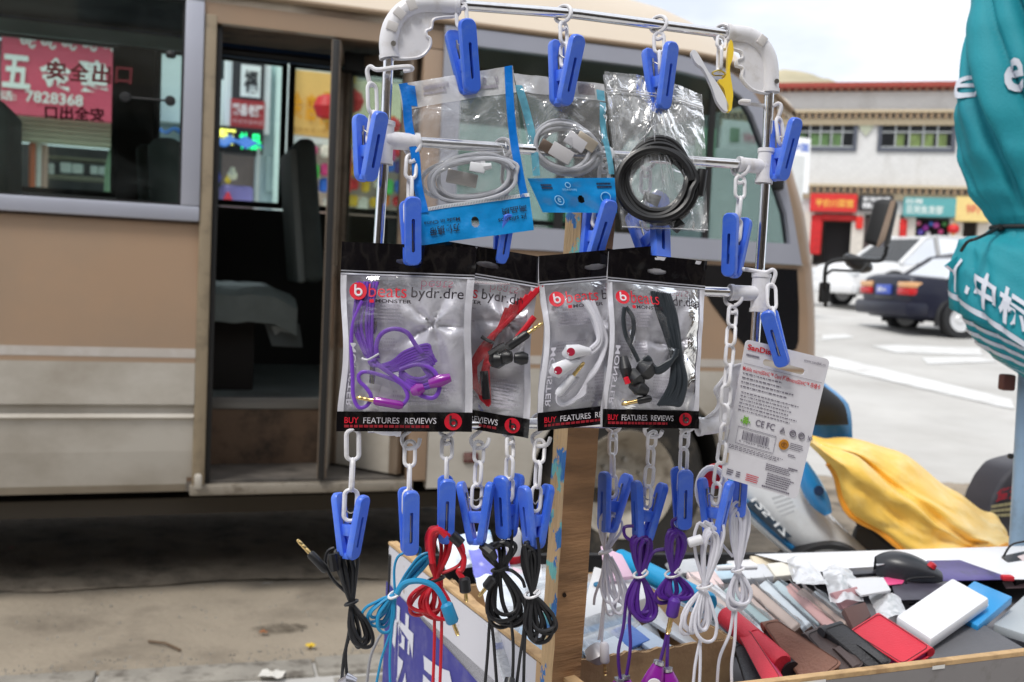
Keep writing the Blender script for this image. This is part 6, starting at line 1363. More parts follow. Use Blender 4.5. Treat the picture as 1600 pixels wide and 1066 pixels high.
# ================================================================ hanging cable bundles
GC = 'earphone cable bundles clipped in the bottom row of pegs'
def bundle(label, top_, waist, bot, wu, wl, m, r, loops, seed, d, tie, dt=0., flat=.7, fan=None, tails=(), nm='cable_bundle', root=None):
    """figure-of-eight hank: upper lobe to the peg, tie at the waist, lower lobe hanging"""
    t = thing('cable_bundle', label, 'cable', P(*bot, d), GC); rs_ = random.Random(seed); pts = []; N = 28
    T_, W_, B_ = V((*top_, 0)), V((*waist, 0)), V((*bot, 0))
    for k in range(loops):
        a1 = rs_.uniform(.25, 1)*wu; a2 = rs_.uniform(.25, 1)*wl; lu = rs_.uniform(.86, 1.02); ll = rs_.uniform(.78, 1.02); s1 = rs_.uniform(-.35, .35)*wu; s2 = rs_.uniform(-.5, .5)*wl if fan is None else fan*(k/(loops-1)-.5)*2
        ph = rs_.choice((-1, 1)); dd = rs_.uniform(-.006, .006)
        for i in range(N):
            th = 2*math.pi*i/N; y = math.cos(th); x = math.sin(2*th)*ph
            if y >= 0: c = W_.lerp(T_, y*lu); ax = (T_-W_).normalized(); px_ = V((-ax.y, ax.x, 0)); c = c+px_*(x*a1*.5*1.3+s1*y+rs_.uniform(-.6, .6))
            else: c = W_.lerp(B_, -y*ll); ax = (B_-W_).normalized(); px_ = V((ax.y, -ax.x, 0)); c = c+px_*(x*a2*.5*1.3*(1 if True else 0)+s2*(-y)+rs_.uniform(-.6, .6))
            pts.append(P(c.x, c.y, d+dt*(-y)+dd*abs(y)+.004*x*abs(y)))
    b = MB(); b.tube(smooth(pts, 2, True), r, 7, closed=True, flat=flat)
    for tl in tails: b.tube(path(tl, d), r*.8, 6)
    obj('cord', b, m, t)
    if tie:
        ax = (P(*bot, d)-P(*top_, d)).normalized(); x = RT; w_ = max(wu, wl)*.17/1600*d+r*1.2; b = MB()
        if tie == 2: b.tube([P(*waist, d)+UP*(math.sin(R(a))*.002+.002*math.cos(R(a)))+RT*math.cos(R(a))*w_*1.15+FW*math.sin(R(a))*w_*1. for a in range(0, 360, 24)], .0014, 6, closed=True); obj('tie', b, m_blk if tie == 1 else m_white, t); b = MB(); b.tube([P(*waist, d-.012)+RT*w_*.2, P(waist[0]+9, waist[1]-7, d-.012)], .0013, 6)
        else: b.tube([P(*waist, d)+RT*math.cos(R(a))*w_*1.1+FW*math.sin(R(a))*w_*1.1+UP*.002*math.cos(R(a)) for a in range(0, 360, 24)], .0015, 6, closed=True)
        obj('tie', b, m_blk if tie == 1 else m_white, t)
    return t
ta = bundle('black cable bundle leftmost of the row, its gold plug sticking out to the left', (530, 856), (549, 942), (562, 1016), 22, 26, m_blk, .0021, 6, 21, .975, 1, 0, .9, None,
            [[(551, 940), (545, 990), (537, 1030), (533, 1080)], [(552, 950), (549, 985), (540, 1020), (545, 1085)], [(546, 930), (520, 905), (509, 880), (512, 862), (522, 856)], [(552, 940), (556, 905), (560, 870)]])
jack(ta, (511, 893), (464, 843), .968, m_plast, True, .0042, .0019, .58)
b = MB(); b.tube(path([(519, 866), (523, 892)], .966), .0045, 8); obj('slider', b, m_plast, ta)
b = MB(); b.tube([P(532, 1068, .975), P(545, 1062, .97), P(556, 1066, .97)], [.004, .0062, .004], 10); obj('ear_bud', b, cm(180, 180, 190, .2, metal=.7), ta)
tb = bundle('cyan cable bundle tied in white, its plug hanging over the blue sign board', (668, 866), (616, 929), (583, 978), 14, 26, m_cyn, .0017, 6, 5, .975, 2, 0, .8, 16,
            [[(637, 862), (622, 870), (616, 890), (617, 925)], [(614, 935), (610, 985), (596, 1030), (586, 1080)], [(618, 935), (612, 985), (609, 1030), (610, 1080)], [(640, 860), (656, 856), (655, 872)]])
b = MB(); b.tube(path([(620, 928), (632, 912), (655, 908), (678, 916), (692, 935), (697, 950)], .962), .0029, 8); obj('lead', b, m_cyn, tb)
jack(tb, (696, 942), (716, 994), .962, mcab('cyan_sleeve', (30, 136, 184)), True, .0062, .0020, .62)
tcx = bundle('red cable bundle with loops spread wide and a black plug', (688, 822), (681, 905), (668, 966), 30, 44, m_red, .0021, 6, 9, .98, 1, 0, .9, 20,
             [[(676, 905), (679, 985), (676, 1080)], [(690, 905), (690, 985), (687, 1080)], [(690, 896), (716, 884), (725, 865), (718, 845), (700, 848)]])
b = MB(); b.tube(path([(697, 838), (686, 828), (675, 832), (672, 850), (676, 880)], .965), .0030, 8); b.tube(path([(716, 852), (725, 872), (722, 890), (716, 893), (724, 905)], .966), .0026, 8); obj('lead', b, m_red, tcx)
b = MB(); b.tube([P(706, 836, .962), P(721, 850, .962)], .0052, 10); obj('slider', b, m_plast, tcx)
jack(tcx, (725, 902), (729, 941), .965, m_plast, True, .0056, .0019, .62)
td = bundle('black cable bundle nearer the red one, with a gold plug pointing left', (775, 848), (781, 889), (796, 978), 34, 42, m_blk, .0022, 6, 14, 1.0, 1, 0, .9, None,
            [[(775, 888), (766, 960), (762, 1020), (757, 1080)], [(772, 890), (768, 960), (772, 1010), (777, 1080)], [(797, 960), (802, 1010), (800, 1080)], [(790, 888), (798, 860), (800, 828)], [(785, 890), (800, 892), (815, 905), (820, 918)]])
jack(td, (772, 902), (748, 933), .992, m_plast, True, .0050, .0020, .55)
b = MB(); b.tube([P(752, 852, .99), P(766, 862, .985), P(772, 872, .99)], [.004, .006, .004], 8); obj('slider', b, m_plast, td)
b = MB(); b.tube([P(797, 1060, .995), P(795, 1075, .99)], [.005, .006], 10); obj('ear_bud', b, m_plast, td)
te = bundle('black cable bundle tied in white beside the wooden post', (824, 848), (832, 928), (848, 1004), 22, 34, m_blk, .0022, 6, 33, 1.0, 2, 0, .9, None,
            [[(822, 930), (818, 990), (812, 1030), (806, 1080)], [(826, 935), (820, 1000), (818, 1080)], [(836, 915), (843, 880), (840, 840)]])
tf = bundle('white cable bundle hanging right behind the wooden post', (952, 802), (946, 862), (968, 958), 20, 30, m_wht, .0020, 5, 41, 1.11, 3, 0, .7, 14,
            [[(949, 868), (949, 900), (943, 960), (940, 1008)], [(945, 870), (940, 900), (930, 930), (928, 945)], [(950, 870), (945, 920), (938, 985), (935, 1000)], [(950, 800), (966, 806), (972, 826), (958, 848), (948, 862)], [(955, 870), (970, 900), (980, 940), (985, 955)]])
jack(tf, (944, 1004), (946, 1056), 1.10, cm(208, 206, 214), True, .0052, .0020, .62)
b = MB(); b.tube([P(926, 1012, 1.12), P(932, 1022, 1.115), P(936, 1030, 1.12)], [.010, .013, .008], 14); o = obj('ear_bud', b, cm(206, 205, 210, .3), tf)
tg = bundle('purple cable bundle nearer the post, tied in white', (1002, 836), (1001, 897), (1002, 974), 26, 30, m_dpur, .0024, 6, 55, 1.08, 2, 0, .9, None,
            [[(994, 903), (980, 930), (974, 980), (966, 1020), (969, 1060)], [(996, 905), (984, 960), (985, 1010), (979, 1055)], [(992, 848), (977, 838), (976, 824), (990, 822)], [(998, 840), (1003, 820)]])
th_ = bundle('purple cable bundle with its purple plug hanging down, right of the other purple one', (1056, 826), (1052, 896), (1054, 944), 26, 40, m_dpur, .0024, 6, 61, 1.08, 2, 0, .9, None,
             [[(1046, 900), (1050, 950), (1040, 1000), (1031, 1036)], [(1055, 905), (1058, 940)], [(1044, 990), (1042, 1045)], [(1040, 858), (1022, 862), (1012, 880), (1009, 890)], [(1053, 830), (1050, 815), (1062, 808)]])
jack(th_, (1055, 934), (1043, 992), 1.066, mcab('purple_sleeve', (86, 40, 150)), True, .0066, .0028, .52)
def budpair(root, x, y, xn, yn, d, lg):
    p, q = P(x, y, d), P(xn, yn, d); v = (q-p)
    b = MB(); b.tube([p, p+v*.1], [.0058, .0058], 10); o0 = obj('ear_bud', b, cm(200, 200, 208, .2, metal=.8), root)
    b = MB(); b.tube([p+v*.1, p+v*.4, p+v*.75, q], [.0055, .0095, .0125, .008], 16, flat=.75); o = obj('bud_shell', b, m_budp, o0)
    if lg:
        c = p+v*.70; b = MB(); b.lathe([(0, .0005), (.0075, .0003), (.0078, -.001)], 20, frame(c-FW*.0098, -FW, V((0, 0, 1)), 0)); obj('emblem', b, cm(226, 224, 230, .3), o0)
        b = MB(); b.tube([c-FW*.0106+RT*.0030*math.cos(R(a))+UP*(.0030*math.sin(R(a))-.001) for a in range(0, 360, 30)], .0009, 5, closed=True); b.tube([c-FW*.0106+RT*.0028+UP*0, c-FW*.0106+RT*.0026-UP*.0055], .0009, 5); obj('emblem_print', b, c_red, o0)
budpair(th_, 1030, 1033, 1016, 1082, 1.07, 1); budpair(th_, 1043, 1044, 1048, 1090, 1.075, 0)
budpair(tg, 968, 1060, 962, 1100, 1.08, 0); budpair(tg, 976, 1056, 980, 1100, 1.085, 0)
ti = bundle('white cable bundle with a wide lower loop, clipped by the peg on the long chain', (1110, 818), (1101, 916), (1085, 998), 30, 38, m_wht, .0021, 6, 71, 1.06, 3, 0, .75, None,
            [[(1094, 1000), (1086, 1040), (1082, 1085)], [(1094, 1000), (1094, 1040), (1092, 1085)], [(1110, 900), (1124, 860), (1131, 836), (1130, 820)], [(1110, 850), (1092, 842), (1085, 845)]])
jack(ti, (1098, 842), (1074, 849), 1.05, cm(222, 221, 226), False, .0052, .002, .95)
tj = bundle('white cable bundle rightmost of the row, hanging below the white card pack', (1155, 785), (1153, 890), (1155, 953), 20, 28, m_wht, .0021, 6, 83, 1.085, 3, 0, .75, None,
            [[(1146, 950), (1140, 990), (1124, 1030), (1120, 1085)], [(1150, 950), (1148, 1000), (1143, 1040), (1144, 1085)], [(1145, 870), (1132, 855), (1126, 848)]])
# ================================================================ stall table
_Gz = G
def G6(px, py, z): return _Gz(px, py, z-.06)
ZR = .80; ZT = .74
TA, TBk, TC, TD = G(862, 1064, ZR), G(608, 853, ZR), G(1720, 850, ZR), V((.98, 1.19, ZR))
lipd = (G(1600, 1018, ZR)-G(1200, 1066, ZR)).normalized()
TA2 = G(1200, 1066, ZR)-lipd*.21; TD = G(1600, 1018, ZR)+lipd*.45
m_board = mat('raw_board_edge', srgb(196, 162, 118), .8, var=.15, vs=30, bump=.3, bs=60, dirt=srgb(130, 98, 66), ds=25, da=.6)
m_greyb = mat('grey_painted_board', srgb(132, 128, 128), .6, var=.08, vs=12, dirt=srgb(96, 88, 82), ds=22, da=.6, dlo=.55)
m_whiteb = mat('white_sign_board', srgb(208, 207, 214), .5, var=.03, vs=8, dirt=srgb(150, 135, 112), ds=30, da=.7, dlo=.62, dhi=.7)
m_card_b = mat('brown_cardboard', srgb(190, 156, 116), .85, var=.1, vs=14, bump=.25, bs=60, dirt=srgb(150, 116, 80), ds=12, da=.5)
tab = thing('stall_table', 'street stall table with wooden rims and a blue and white sign board', 'table', V(((TA2.x+TC.x)/2, (TA2.y+TC.y)/2, 0)))
dn = lambda p, z: V((p.x, p.y, z))
b = MB(); c4 = [TA2, TD, TC, TBk]; b.hexa([dn(p, ZT) for p in c4], [dn(p, ZT-.02) for p in c4], .001); obj('tabletop', b, mat('table_cloth_grey', srgb(120, 118, 122), .8, var=.15, vs=10), tab)
def wall(a, c, z0, z1, th, side, mtop, mface, nm):
    v = (dn(c, 0)-dn(a, 0)).normalized(); n_ = V((-v.y, v.x, 0))*side; b = MB()
    b.hexa([dn(a, z1)+n_*0, dn(c, z1), dn(c, z1)+n_*th, dn(a, z1)+n_*th], [dn(a, z1-.006), dn(c, z1-.006), dn(c, z1-.006)+n_*th, dn(a, z1-.006)+n_*th], .0006, 1); o = obj(nm, b, mtop, tab)
    b = MB(); b.hexa([dn(a, z1-.006), dn(c, z1-.006), dn(c, z1-.006)+n_*th, dn(a, z1-.006)+n_*th], [dn(a, z0), dn(c, z0), dn(c, z0)+n_*th, dn(a, z0)+n_*th]); obj('rim_face', b, mface, o); return o
wall(TA2, TD, .62, ZR, .010, 1, m_board, m_greyb, 'front_rim'); wall(TBk, TC, .70, ZR-.012, .012, -1, m_dark, m_dark, 'back_rim'); wall(TD, TC, .64, ZR-.02, .012, 1, m_board, m_greyb, 'side_rim')
# painted streaks along the front rim
b = MB()
for (s0, s1) in ((.27, .36), (.40, .46), (.70, .73)):
    a = TA2+lipd*.62*s0; c = TA2+lipd*.62*s1; n_ = V((lipd.y, -lipd.x, 0)); b.add([dn(a, ZR-.004)+n_*.0008, dn(c, ZR-.004)+n_*.0008, dn(c, ZR-.0085)+n_*.0008, dn(a, ZR-.0085)+n_*.0008], [(0, 1, 2, 3)])
obj('paint_scrape', b, cm(226, 224, 220), tab)
# left end: white board with a blue field and characters
q = Q(dn(TBk, ZR), dn(TA2, ZR), dn(TA2, .22), dn(TBk, .22)); nb_ = q.n
b = MB(); b.prism([q.p(0, 0), q.p(1, 0), q.p(1, 1), q.p(0, 1)], .010, -nb_); sb = obj('sign_board', b, m_whiteb, tab)
b = MB(); b.prism([q.p(-.002, -.004, .001), q.p(1.002, -.004, .001), q.p(1.002, -.004, -.013), q.p(-.002, -.004, -.013)], .004, V((0, 0, 1))); obj('board_edge', b, m_board, tab)
BW = (TA2-TBk).length; BHt = ZR-.22
b = MB(); b.add([q.p(-.005, .095, .0012), q.p(1, .17, .0012), q.p(1, .99, .0012), q.p(-.005, .99, .0012)], [(0, 3, 2, 1)]); bf = obj('blue_field', b, mat('blue_sign_field', srgb(56, 56, 140), .5, var=.08, vs=14, dirt=srgb(120, 118, 160), ds=30, da=.4), tab)
b = MB()
for ch, s0, s1, t0, t1 in (('快', .06, .22, .13, .34), ('手', .26, .46, .17, .40), ('贴', .50, .70, .21, .46), ('膜', .74, .96, .26, .5), ('手机配件', .1, .9, .6, .85)): letters(b, ch, q.p, (s0, t0, s1, t1), .0022, .035)
obj('lettering', b, cm(214, 214, 224, .5), bf)
for p in ((TBk*.9+TD*.1), (TA2*.85+TC*.15), (TD*.92+TBk*.08), (TC*.9+TA2*.1)):
    b = MB(); b.rbox(-.02, .02, -.02, .02, 0, ZT-.02, M.Translation(dn(p, 0)), .003); obj('leg', b, m_board, tab)
# grey wire hanging by the sign board
b = MB(); b.tube(path([(600, 985), (590, 1000), (578, 1030), (572, 1080)], 1.35), .0022, 6); top('loose_wire', b, cm(150, 150, 152), 'grey wire hanging beside the blue sign board of the stall', 'wire')
# inner tray wall and carton
cA, cB, cC = G(846, 1041, ZR), G(703, 905, ZR), G(1148, 998, ZR); cD = cB+cC-cA
box = thing('carton', 'open brown cardboard carton full of film packs at the left of the stall table', 'box', dn((cA+cD)/2, ZT))
def cwall(a, c, side, nm='side_panel', zt=ZR, rag=.0015):
    v = (dn(c, 0)-dn(a, 0)); L_ = v.length; v.normalize(); n_ = V((-v.y, v.x, 0))*side; b = MB(); k = 36
    tp = [a+v*(L_*i/k)+V((0, 0, zt-ZR+rag*NZ.noise((i*.9, a.x*50, 3))*2)) for i in range(k+1)]
    vs = tp+[p+n_*.005 for p in tp]+[dn(p, ZT+.001) for p in tp]+[dn(p, ZT+.001)+n_*.005 for p in tp]; w = k+1
    fs = [(i, i+1, w+i+1, w+i) for i in range(k)]+[(i, 2*w+i, 2*w+i+1, i+1) for i in range(k)]+[(w+i, w+i+1, 3*w+i+1, 3*w+i) for i in range(k)]+[(0, w, 3*w, 2*w), (k, 2*w+k, 3*w+k, w+k)]
    b.add(vs, fs); o = obj(nm, b, m_card_b, box, ang=50)
    b = MB()                                              # corrugation showing in the cut edge
    zz = [p+n_*(.0025+.0017*math.sin(i*3.0))+V((0, 0, .0004)) for i, p in enumerate([a+v*(L_*i/160)+V((0, 0, zt-ZR)) for i in range(161)])]
    b.tube(zz, .0005, 4); obj('corrugation', b, cm(150, 126, 96, .9), o); return o
cwall(cA, cB, -1); cwall(cA, cC, 1, rag=.0018); cwall(cC, cD, 1); cwall(cB, cD, -1, zt=ZR-.01)
b = MB(); b.hexa([dn(p, ZT+.004) for p in (cA, cC, cD, cB)], [dn(p, ZT+.001) for p in (cA, cC, cD, cB)]); obj('base_panel', b, m_card_b, box)
b = MB(); qi = Q(dn(cB, ZR), dn(cA, ZR), dn(cA, ZT), dn(cB, ZT)); rr_ = random.Random(3)
for i in range(11):
    s = .06+i*.055+rr_.uniform(-.01, .02); h = rr_.uniform(.2, .5); b.tube([qi.p(s, .15, .0006), qi.p(s+.012, .15+h, .0006)], .0007, 4)
obj('pencil_marks', b, cm(60, 48, 40), box)
# ---------------------------------------------------------------- goods builder: a slab lying or leaning, corners surveyed
DZ = -.030
def GG(px, py, z): return G6(px, py, z+DZ)
def slabv(pts, th, bev=.0015, up=None):
    a, b_, c, d = pts; n_ = (b_-a).cross(d-a).normalized()
    if n_.dot(C0-a) < 0: n_ = -n_
    m_ = MB(); m_.hexa(pts, [p-n_*th for p in pts], bev, 2); return m_, n_
def slab(nm, lab, cat, px, th, m, grp=None, bev=.0015, dz=True):
    pts = [(GG if dz else G6)(*p) for p in px]; m_, n_ = slabv(pts, th, bev); o = top(nm, m_, m, lab, cat, grp); return o, pts, n_
m_filmw = mat('milky_film', srgb(226, 233, 240), .3, var=.05, vs=40, bump=.25, bs=30, coat=.3)
m_clear = glass('clear_sleeve', (.96, .97, .98), .6, haze=.6, base=.28, hcol=(.92, .94, .96), bump=.3, bs=40, hs=50, rough=.2)
# screen film packs in the carton, standing at a slant
rf = random.Random(12); names = ['white', 'pale blue', 'white and blue', 'sky blue', 'milky']
cols = [(226, 230, 236), (178, 208, 232), (214, 224, 236), (90, 170, 222), (205, 216, 224)]
va = (cC-cA).normalized(); vb = (cB-cA).normalized(); La = (cC-cA).length; Lb = (cB-cA).length
GF = 'screen film packs in the carton'
def filmpack(u, v, rz, tilt, w, h, ci, lab, z=.0):
    o = cA+va*(La*u)+vb*(Lb*v); o = V((o.x, o.y, ZT+.006+z))
    T = M.Translation(o) @ M.Rotation(rz, 4, 'Z') @ M.Rotation(tilt, 4, 'X')
    t = thing('film_pack', lab, 'film pack', group=GF, mx=T)
    b = MB(); b.rbox(-w/2, w/2, -.002, .002, 0, h, T, .0008, 1); obj('card', b, cm(*cols[ci], .4, var=.05, vs=30), t)
    b = MB(); b.grid(lambda s, q_: T @ V(((s-.5)*(w+.006), -.0035-.0015*NZ.noise((s*7, q_*9, u*20)), -.0+q_*(h+.012)+.002*NZ.noise((s*20, 3, v*9)))), 10, 10); obj('sleeve', b, m_clear, t, ang=180)
    b = MB(); hb = h*rf.uniform(.7, .86); b.box(-w/2, w/2, -.0024, -.0021, hb, hb+.008, T); obj('stripe', b, cm(36, 96, 196) if ci in (0, 2, 4) else cm(236, 240, 244), t)
    return t
az = math.atan2(va.y, va.x)
for i in range(9):
    u = .12+.055*i; v = .28+.07*(i % 2)
    filmpack(u*.9+.02, .16+.085*i, az+R(rf.uniform(-10, 6)), R(-52+rf.uniform(-9, 9)), .098, .078+rf.uniform(-.006, .006), i % 5, '%s screen film pack, %s of those behind the hanging black cables' % (names[i % 5], ['front', 'second', 'third', 'fourth', 'fifth', 'sixth', 'seventh', 'eighth', 'rear'][i]))
for i in range(8):
    filmpack(.62+.02*(i % 3), .12+.085*i, az+R(18+rf.uniform(-12, 8)), R(-56+rf.uniform(-9, 9)), .098, .076+rf.uniform(-.006, .006), (i*2+1) % 5, '%s screen film pack right of the post, %s from the carton front' % (names[(i*2+1) % 5], ['first', 'second', 'third', 'fourth', 'fifth', 'sixth', 'seventh', 'last'][i]))
slab('film_packet', 'crumpled blue edged film packet against the front wall of the carton', 'film pack', [(985, 985, .855), (1022, 968, .862), (1034, 1000, .846), (990, 1012, .842)], .004, m_filmw)
slab('film_packet', 'dark phone film packet with a blue edge at the right corner of the carton', 'film pack', [(1062, 975, .868), (1112, 985, .866), (1108, 1008, .85), (1068, 1005, .85)], .006, cm(60, 76, 92, .3))
slab('film_packet', 'sky blue film packet at the right corner of the carton', 'film pack', [(1095, 968, .872), (1120, 985, .868), (1116, 1010, .85), (1100, 1012, .85)], .004, cm(66, 160, 210, .4))
for i, (a, c) in enumerate((((965, 905), (1112, 1005)), ((955, 930), (1080, 1010)), ((935, 960), (1040, 1030)))):
    slab('film_packet', '%s long film packet lying slantwise in the carton' % ['pale blue', 'white', 'bluish white'][i], 'film pack', [(a[0], a[1], .874), (a[0]+24, a[1]-12, .878), (c[0]+22, c[1]-14, .862), (c[0], c[1], .858)], .006, cm(*[(160, 200, 228), (226, 232, 238), (196, 212, 230)][i], .3, bump=.4, bs=40))
# white adapter box with a blue dot
o, pts, n_ = slab('adapter_box', 'white power adapter box with a blue dot, lying behind the post in the carton', 'box', [(928, 884, .902), (1000, 905, .902), (1022, 930, .896), (905, 968, .886)], .028, cm(226, 226, 226, .4, var=.03), None, .003)
b = MB(); b.lathe([(0, .001), (.0075, .0008), (.0078, -.001)], 18, frame(GG(936, 913, .8985), n_, V((0, 1, 0)), 0)); oo = obj('blue_dot', b, cm(10, 110, 150, .3), o)
b = MB(); p0, p1 = GG(966, 872, .902), GG(1110, 944, .894); b.tube([p0, p0+(p1-p0)*.02, p1-(p1-p0)*.02, p1], [.0115, .0145, .0145, .0115], 18); top('rolled_tube', b, mat('cyan_tube', srgb(26, 156, 208), .35, var=.04), 'bright cyan rolled tube lying slantwise across the goods', 'tube')
# white bottle with red band and blue plastic bag
bt = thing('bottle', 'white bottle with a red band standing among the film packs', 'bottle', GG(796, 905, .84)); p = GG(796, 905, .84)
b = MB(); b.lathe([(.013, 0), (.0145, .003), (.0145, .045), (.0135, .05), (.0135, .064), (.010, .07), (0, .072)], 20, M.Translation(p) @ M.Scale(1.15, 4)); obj('body', b, cm(230, 230, 232, .35), bt)
b = MB(); b.lathe([(.0147, .024), (.0149, .0245), (.0149, .034), (.0147, .0345)], 20, M.Translation(p) @ M.Scale(1.15, 4)); obj('band', b, cm(190, 36, 52, .4), bt)
def crumple(nm, lab, cat, pts, m, amp=.008, sc_=30, th=.0012, bulge=.012):
    q_ = Q(*[GG(*p) for p in pts]); b = MB()
    b.grid(lambda s, t: q_.p(s, t, bulge*math.sin(math.pi*s)*math.sin(math.pi*t)+amp*NZ.noise(q_.p(s, t)*sc_)+amp*.5*NZ.noise(q_.p(s, t)*sc_*2.6)), 22, 22); return top(nm, b, m, lab, cat)
crumple('plastic_bag', 'crumpled violet blue plastic packet behind the hanging black cable', 'bag', [(730, 858, .90), (788, 846, .905), (800, 900, .875), (745, 915, .87)], mat('violet_plastic', srgb(120, 124, 214), .25, var=.15, vs=40, coat=.4), .006)
crumple('plastic_bag', 'white and blue crumpled packet at the back corner of the carton', 'bag', [(715, 835, .915), (765, 828, .92), (778, 872, .89), (722, 885, .88)], mat('white_blue_plastic', srgb(216, 226, 236), .3, var=.08, vs=30, dirt=srgb(80, 160, 216), ds=40, da=.9), .006)
crumple('film_sheet', 'milky white film sheet crumpled over the packs behind the right black cable', 'film sheet', [(742, 905, .905), (812, 900, .905), (846, 965, .885), (772, 985, .885)], m_filmw, .010, 26)
crumple('film_sheet', 'pale blue film sheet crumpled in the front corner of the carton', 'film sheet', [(770, 960, .89), (842, 955, .89), (850, 1022, .87), (815, 1030, .868)], mat('pale_blue_film', srgb(186, 212, 234), .3, var=.06, vs=30, bump=.2, bs=30, coat=.3), .008, 26)
slab('medicine_box', 'small pink and white box between the bottle and the post', 'box', [(800, 885, .885), (842, 900, .885), (848, 930, .868), (806, 925, .866)], .016, cm(214, 130, 160, .4, var=.1))
slab('leaflet', 'white leaflet with a red stripe leaning by the wooden post', 'leaflet', [(820, 893, .89), (846, 880, .895), (852, 950, .862), (826, 945, .86)], .003, cm(228, 226, 230, .5))
crumple('plastic_bag', 'clear crumpled packet behind the red cable', 'bag', [(680, 842, .885), (730, 838, .89), (742, 885, .87), (696, 890, .868)], m_filmw, .006)
slab('pink_packet', 'pale pink packet leaning behind the white cables right of the post', 'packet', [(938, 852, .93), (972, 866, .928), (990, 900, .91), (945, 905, .905)], .006, cm(214, 180, 200, .4))
# phone cases in sleeves: a row of leaning slips
GS = 'phone cases in clear sleeves in a leaning row'
cc_ = [((226, 222, 220), 'white'), ((196, 214, 220), 'ice blue'), ((214, 196, 188), 'blush'), ((208, 194, 182), 'tan'), ((226, 228, 232), 'bright white'), ((176, 196, 196), 'grey green'), ((206, 186, 178), 'rose beige'), ((198, 180, 170), 'brown'), ((214, 222, 228), 'pearl'), ((186, 202, 208), 'slate blue'), ((216, 172, 168), 'salmon'), ((190, 170, 160), 'mocha'), ((200, 206, 210), 'silver')]
rs2 = random.Random(8)
for i in range(13):
    px0, py0 = 1040+i*19.5, 905+i*.8-7*math.sin(i*.9); px1, py1 = px0+92-i*2.2+rs2.uniform(-6, 6), py0+78-i*1.6+rs2.uniform(-8, 6)
    z = .874+.003*(i % 3)
    p0, p1 = GG(px0, py0, z), GG(px1, py1, z-.012); ax = (p1-p0); L_ = ax.length; ax.normalize()
    side = V((ax.y, -ax.x, 0)).normalized(); side = -side if side.x > 0 else side
    upv = (V((0, 0, 1))*math.cos(R(38))+side*-math.sin(R(38))*-1).normalized()*1.0
    lean = (V((0, 0, -1))*math.cos(R(40)) - side*math.sin(R(40))*1.0)
    hgt = .072; th = .0145; nn = ax.cross(lean).normalized()
    nn = -nn if nn.z < 0 else nn
    T_ = [p0, p1, p1+lean*hgt, p0+lean*hgt]; (col, nmc) = cc_[i]
    c = sum(T_, V())/4
    t = thing('phone_case', '%s phone case in a clear sleeve, %s in the leaning row' % (nmc, ['leftmost', 'second', 'third', 'fourth', 'fifth', 'sixth', 'seventh', 'eighth', 'ninth', 'tenth', 'eleventh', 'twelfth', 'rightmost'][i]), 'phone case', c, GS)
    b = MB(); b.hexa(T_, [p-nn*th for p in T_], .0025, 3); obj('shell', b, cm(*col, .4, var=.08, vs=30), t)
    e = .006; W_ = [p0-ax*e-lean*e, p1+ax*e*rs2.uniform(1, 3)-lean*e, p1+ax*e*2+lean*(hgt), p0-ax*e+lean*hgt]
    qs_ = Q(*W_); b = MB(); b.grid(lambda s, q_: qs_.c[0].lerp(qs_.c[1], s).lerp(qs_.c[3].lerp(qs_.c[2], s), q_)+nn*(.0022+.0035*NZ.noise((s*6+i*7, q_*6, i))*1.0), 16, 8); obj('sleeve', b, m_clear, t, ang=180)
    b = MB(); b.hexa([p1+ax*.001+lean*.006-nn*.001, p1+ax*.001+lean*.05-nn*.001, p1+ax*.001+lean*.05-nn*(th-.001), p1+ax*.001+lean*.006-nn*(th-.001)], [p1-ax*.004+lean*.006-nn*.001, p1-ax*.004+lean*.05-nn*.001, p1-ax*.004+lean*.05-nn*(th-.001), p1-ax*.004+lean*.006-nn*(th-.001)], .0006, 1); obj('edge', b, cm(92, 68, 58, .6), t)
m_crin = glass('crumpled_sleeve', (.95, .95, .96), .35, haze=.85, base=.55, hcol=(.94, .94, .96), bump=.2, bs=40, hs=40, rough=.3)
crumple('torn_sleeve', 'crumpled clear sleeve sticking up above the leaning phone cases', 'sleeve', [(1228, 872, .915), (1262, 870, .92), (1295, 915, .905), (1240, 912, .90)], m_crin, .006, 40)
crumple('torn_sleeve', 'crumpled white sleeve lying over the right end of the phone cases', 'sleeve', [(1280, 882, .905), (1330, 890, .905), (1350, 940, .895), (1298, 942, .895)], m_crin, .007, 40)
crumple('torn_sleeve', 'loose clear sleeve in front of the mouse cable', 'sleeve', [(1355, 925, .89), (1405, 930, .89), (1418, 960, .885), (1375, 968, .885)], m_crin, .006, 40)
slab('pink_case', 'dusty pink phone case standing at the right end of the leaning row', 'phone case', [(1300, 926, .905), (1340, 916, .91), (1344, 940, .89), (1318, 952, .885)], .008, cm(206, 158, 162, .5))
slab('white_card', 'white folded card under the crumpled sleeve', 'card', [(1238, 888, .912), (1278, 886, .914), (1288, 906, .905), (1244, 912, .902)], .002, cm(232, 232, 234, .5))
slab('case_slip', 'dark brown phone case in a sleeve behind the black wallet', 'phone case', [(1318, 950, .895), (1352, 940, .90), (1362, 962, .885), (1335, 985, .875)], .01, cm(96, 66, 60, .4))
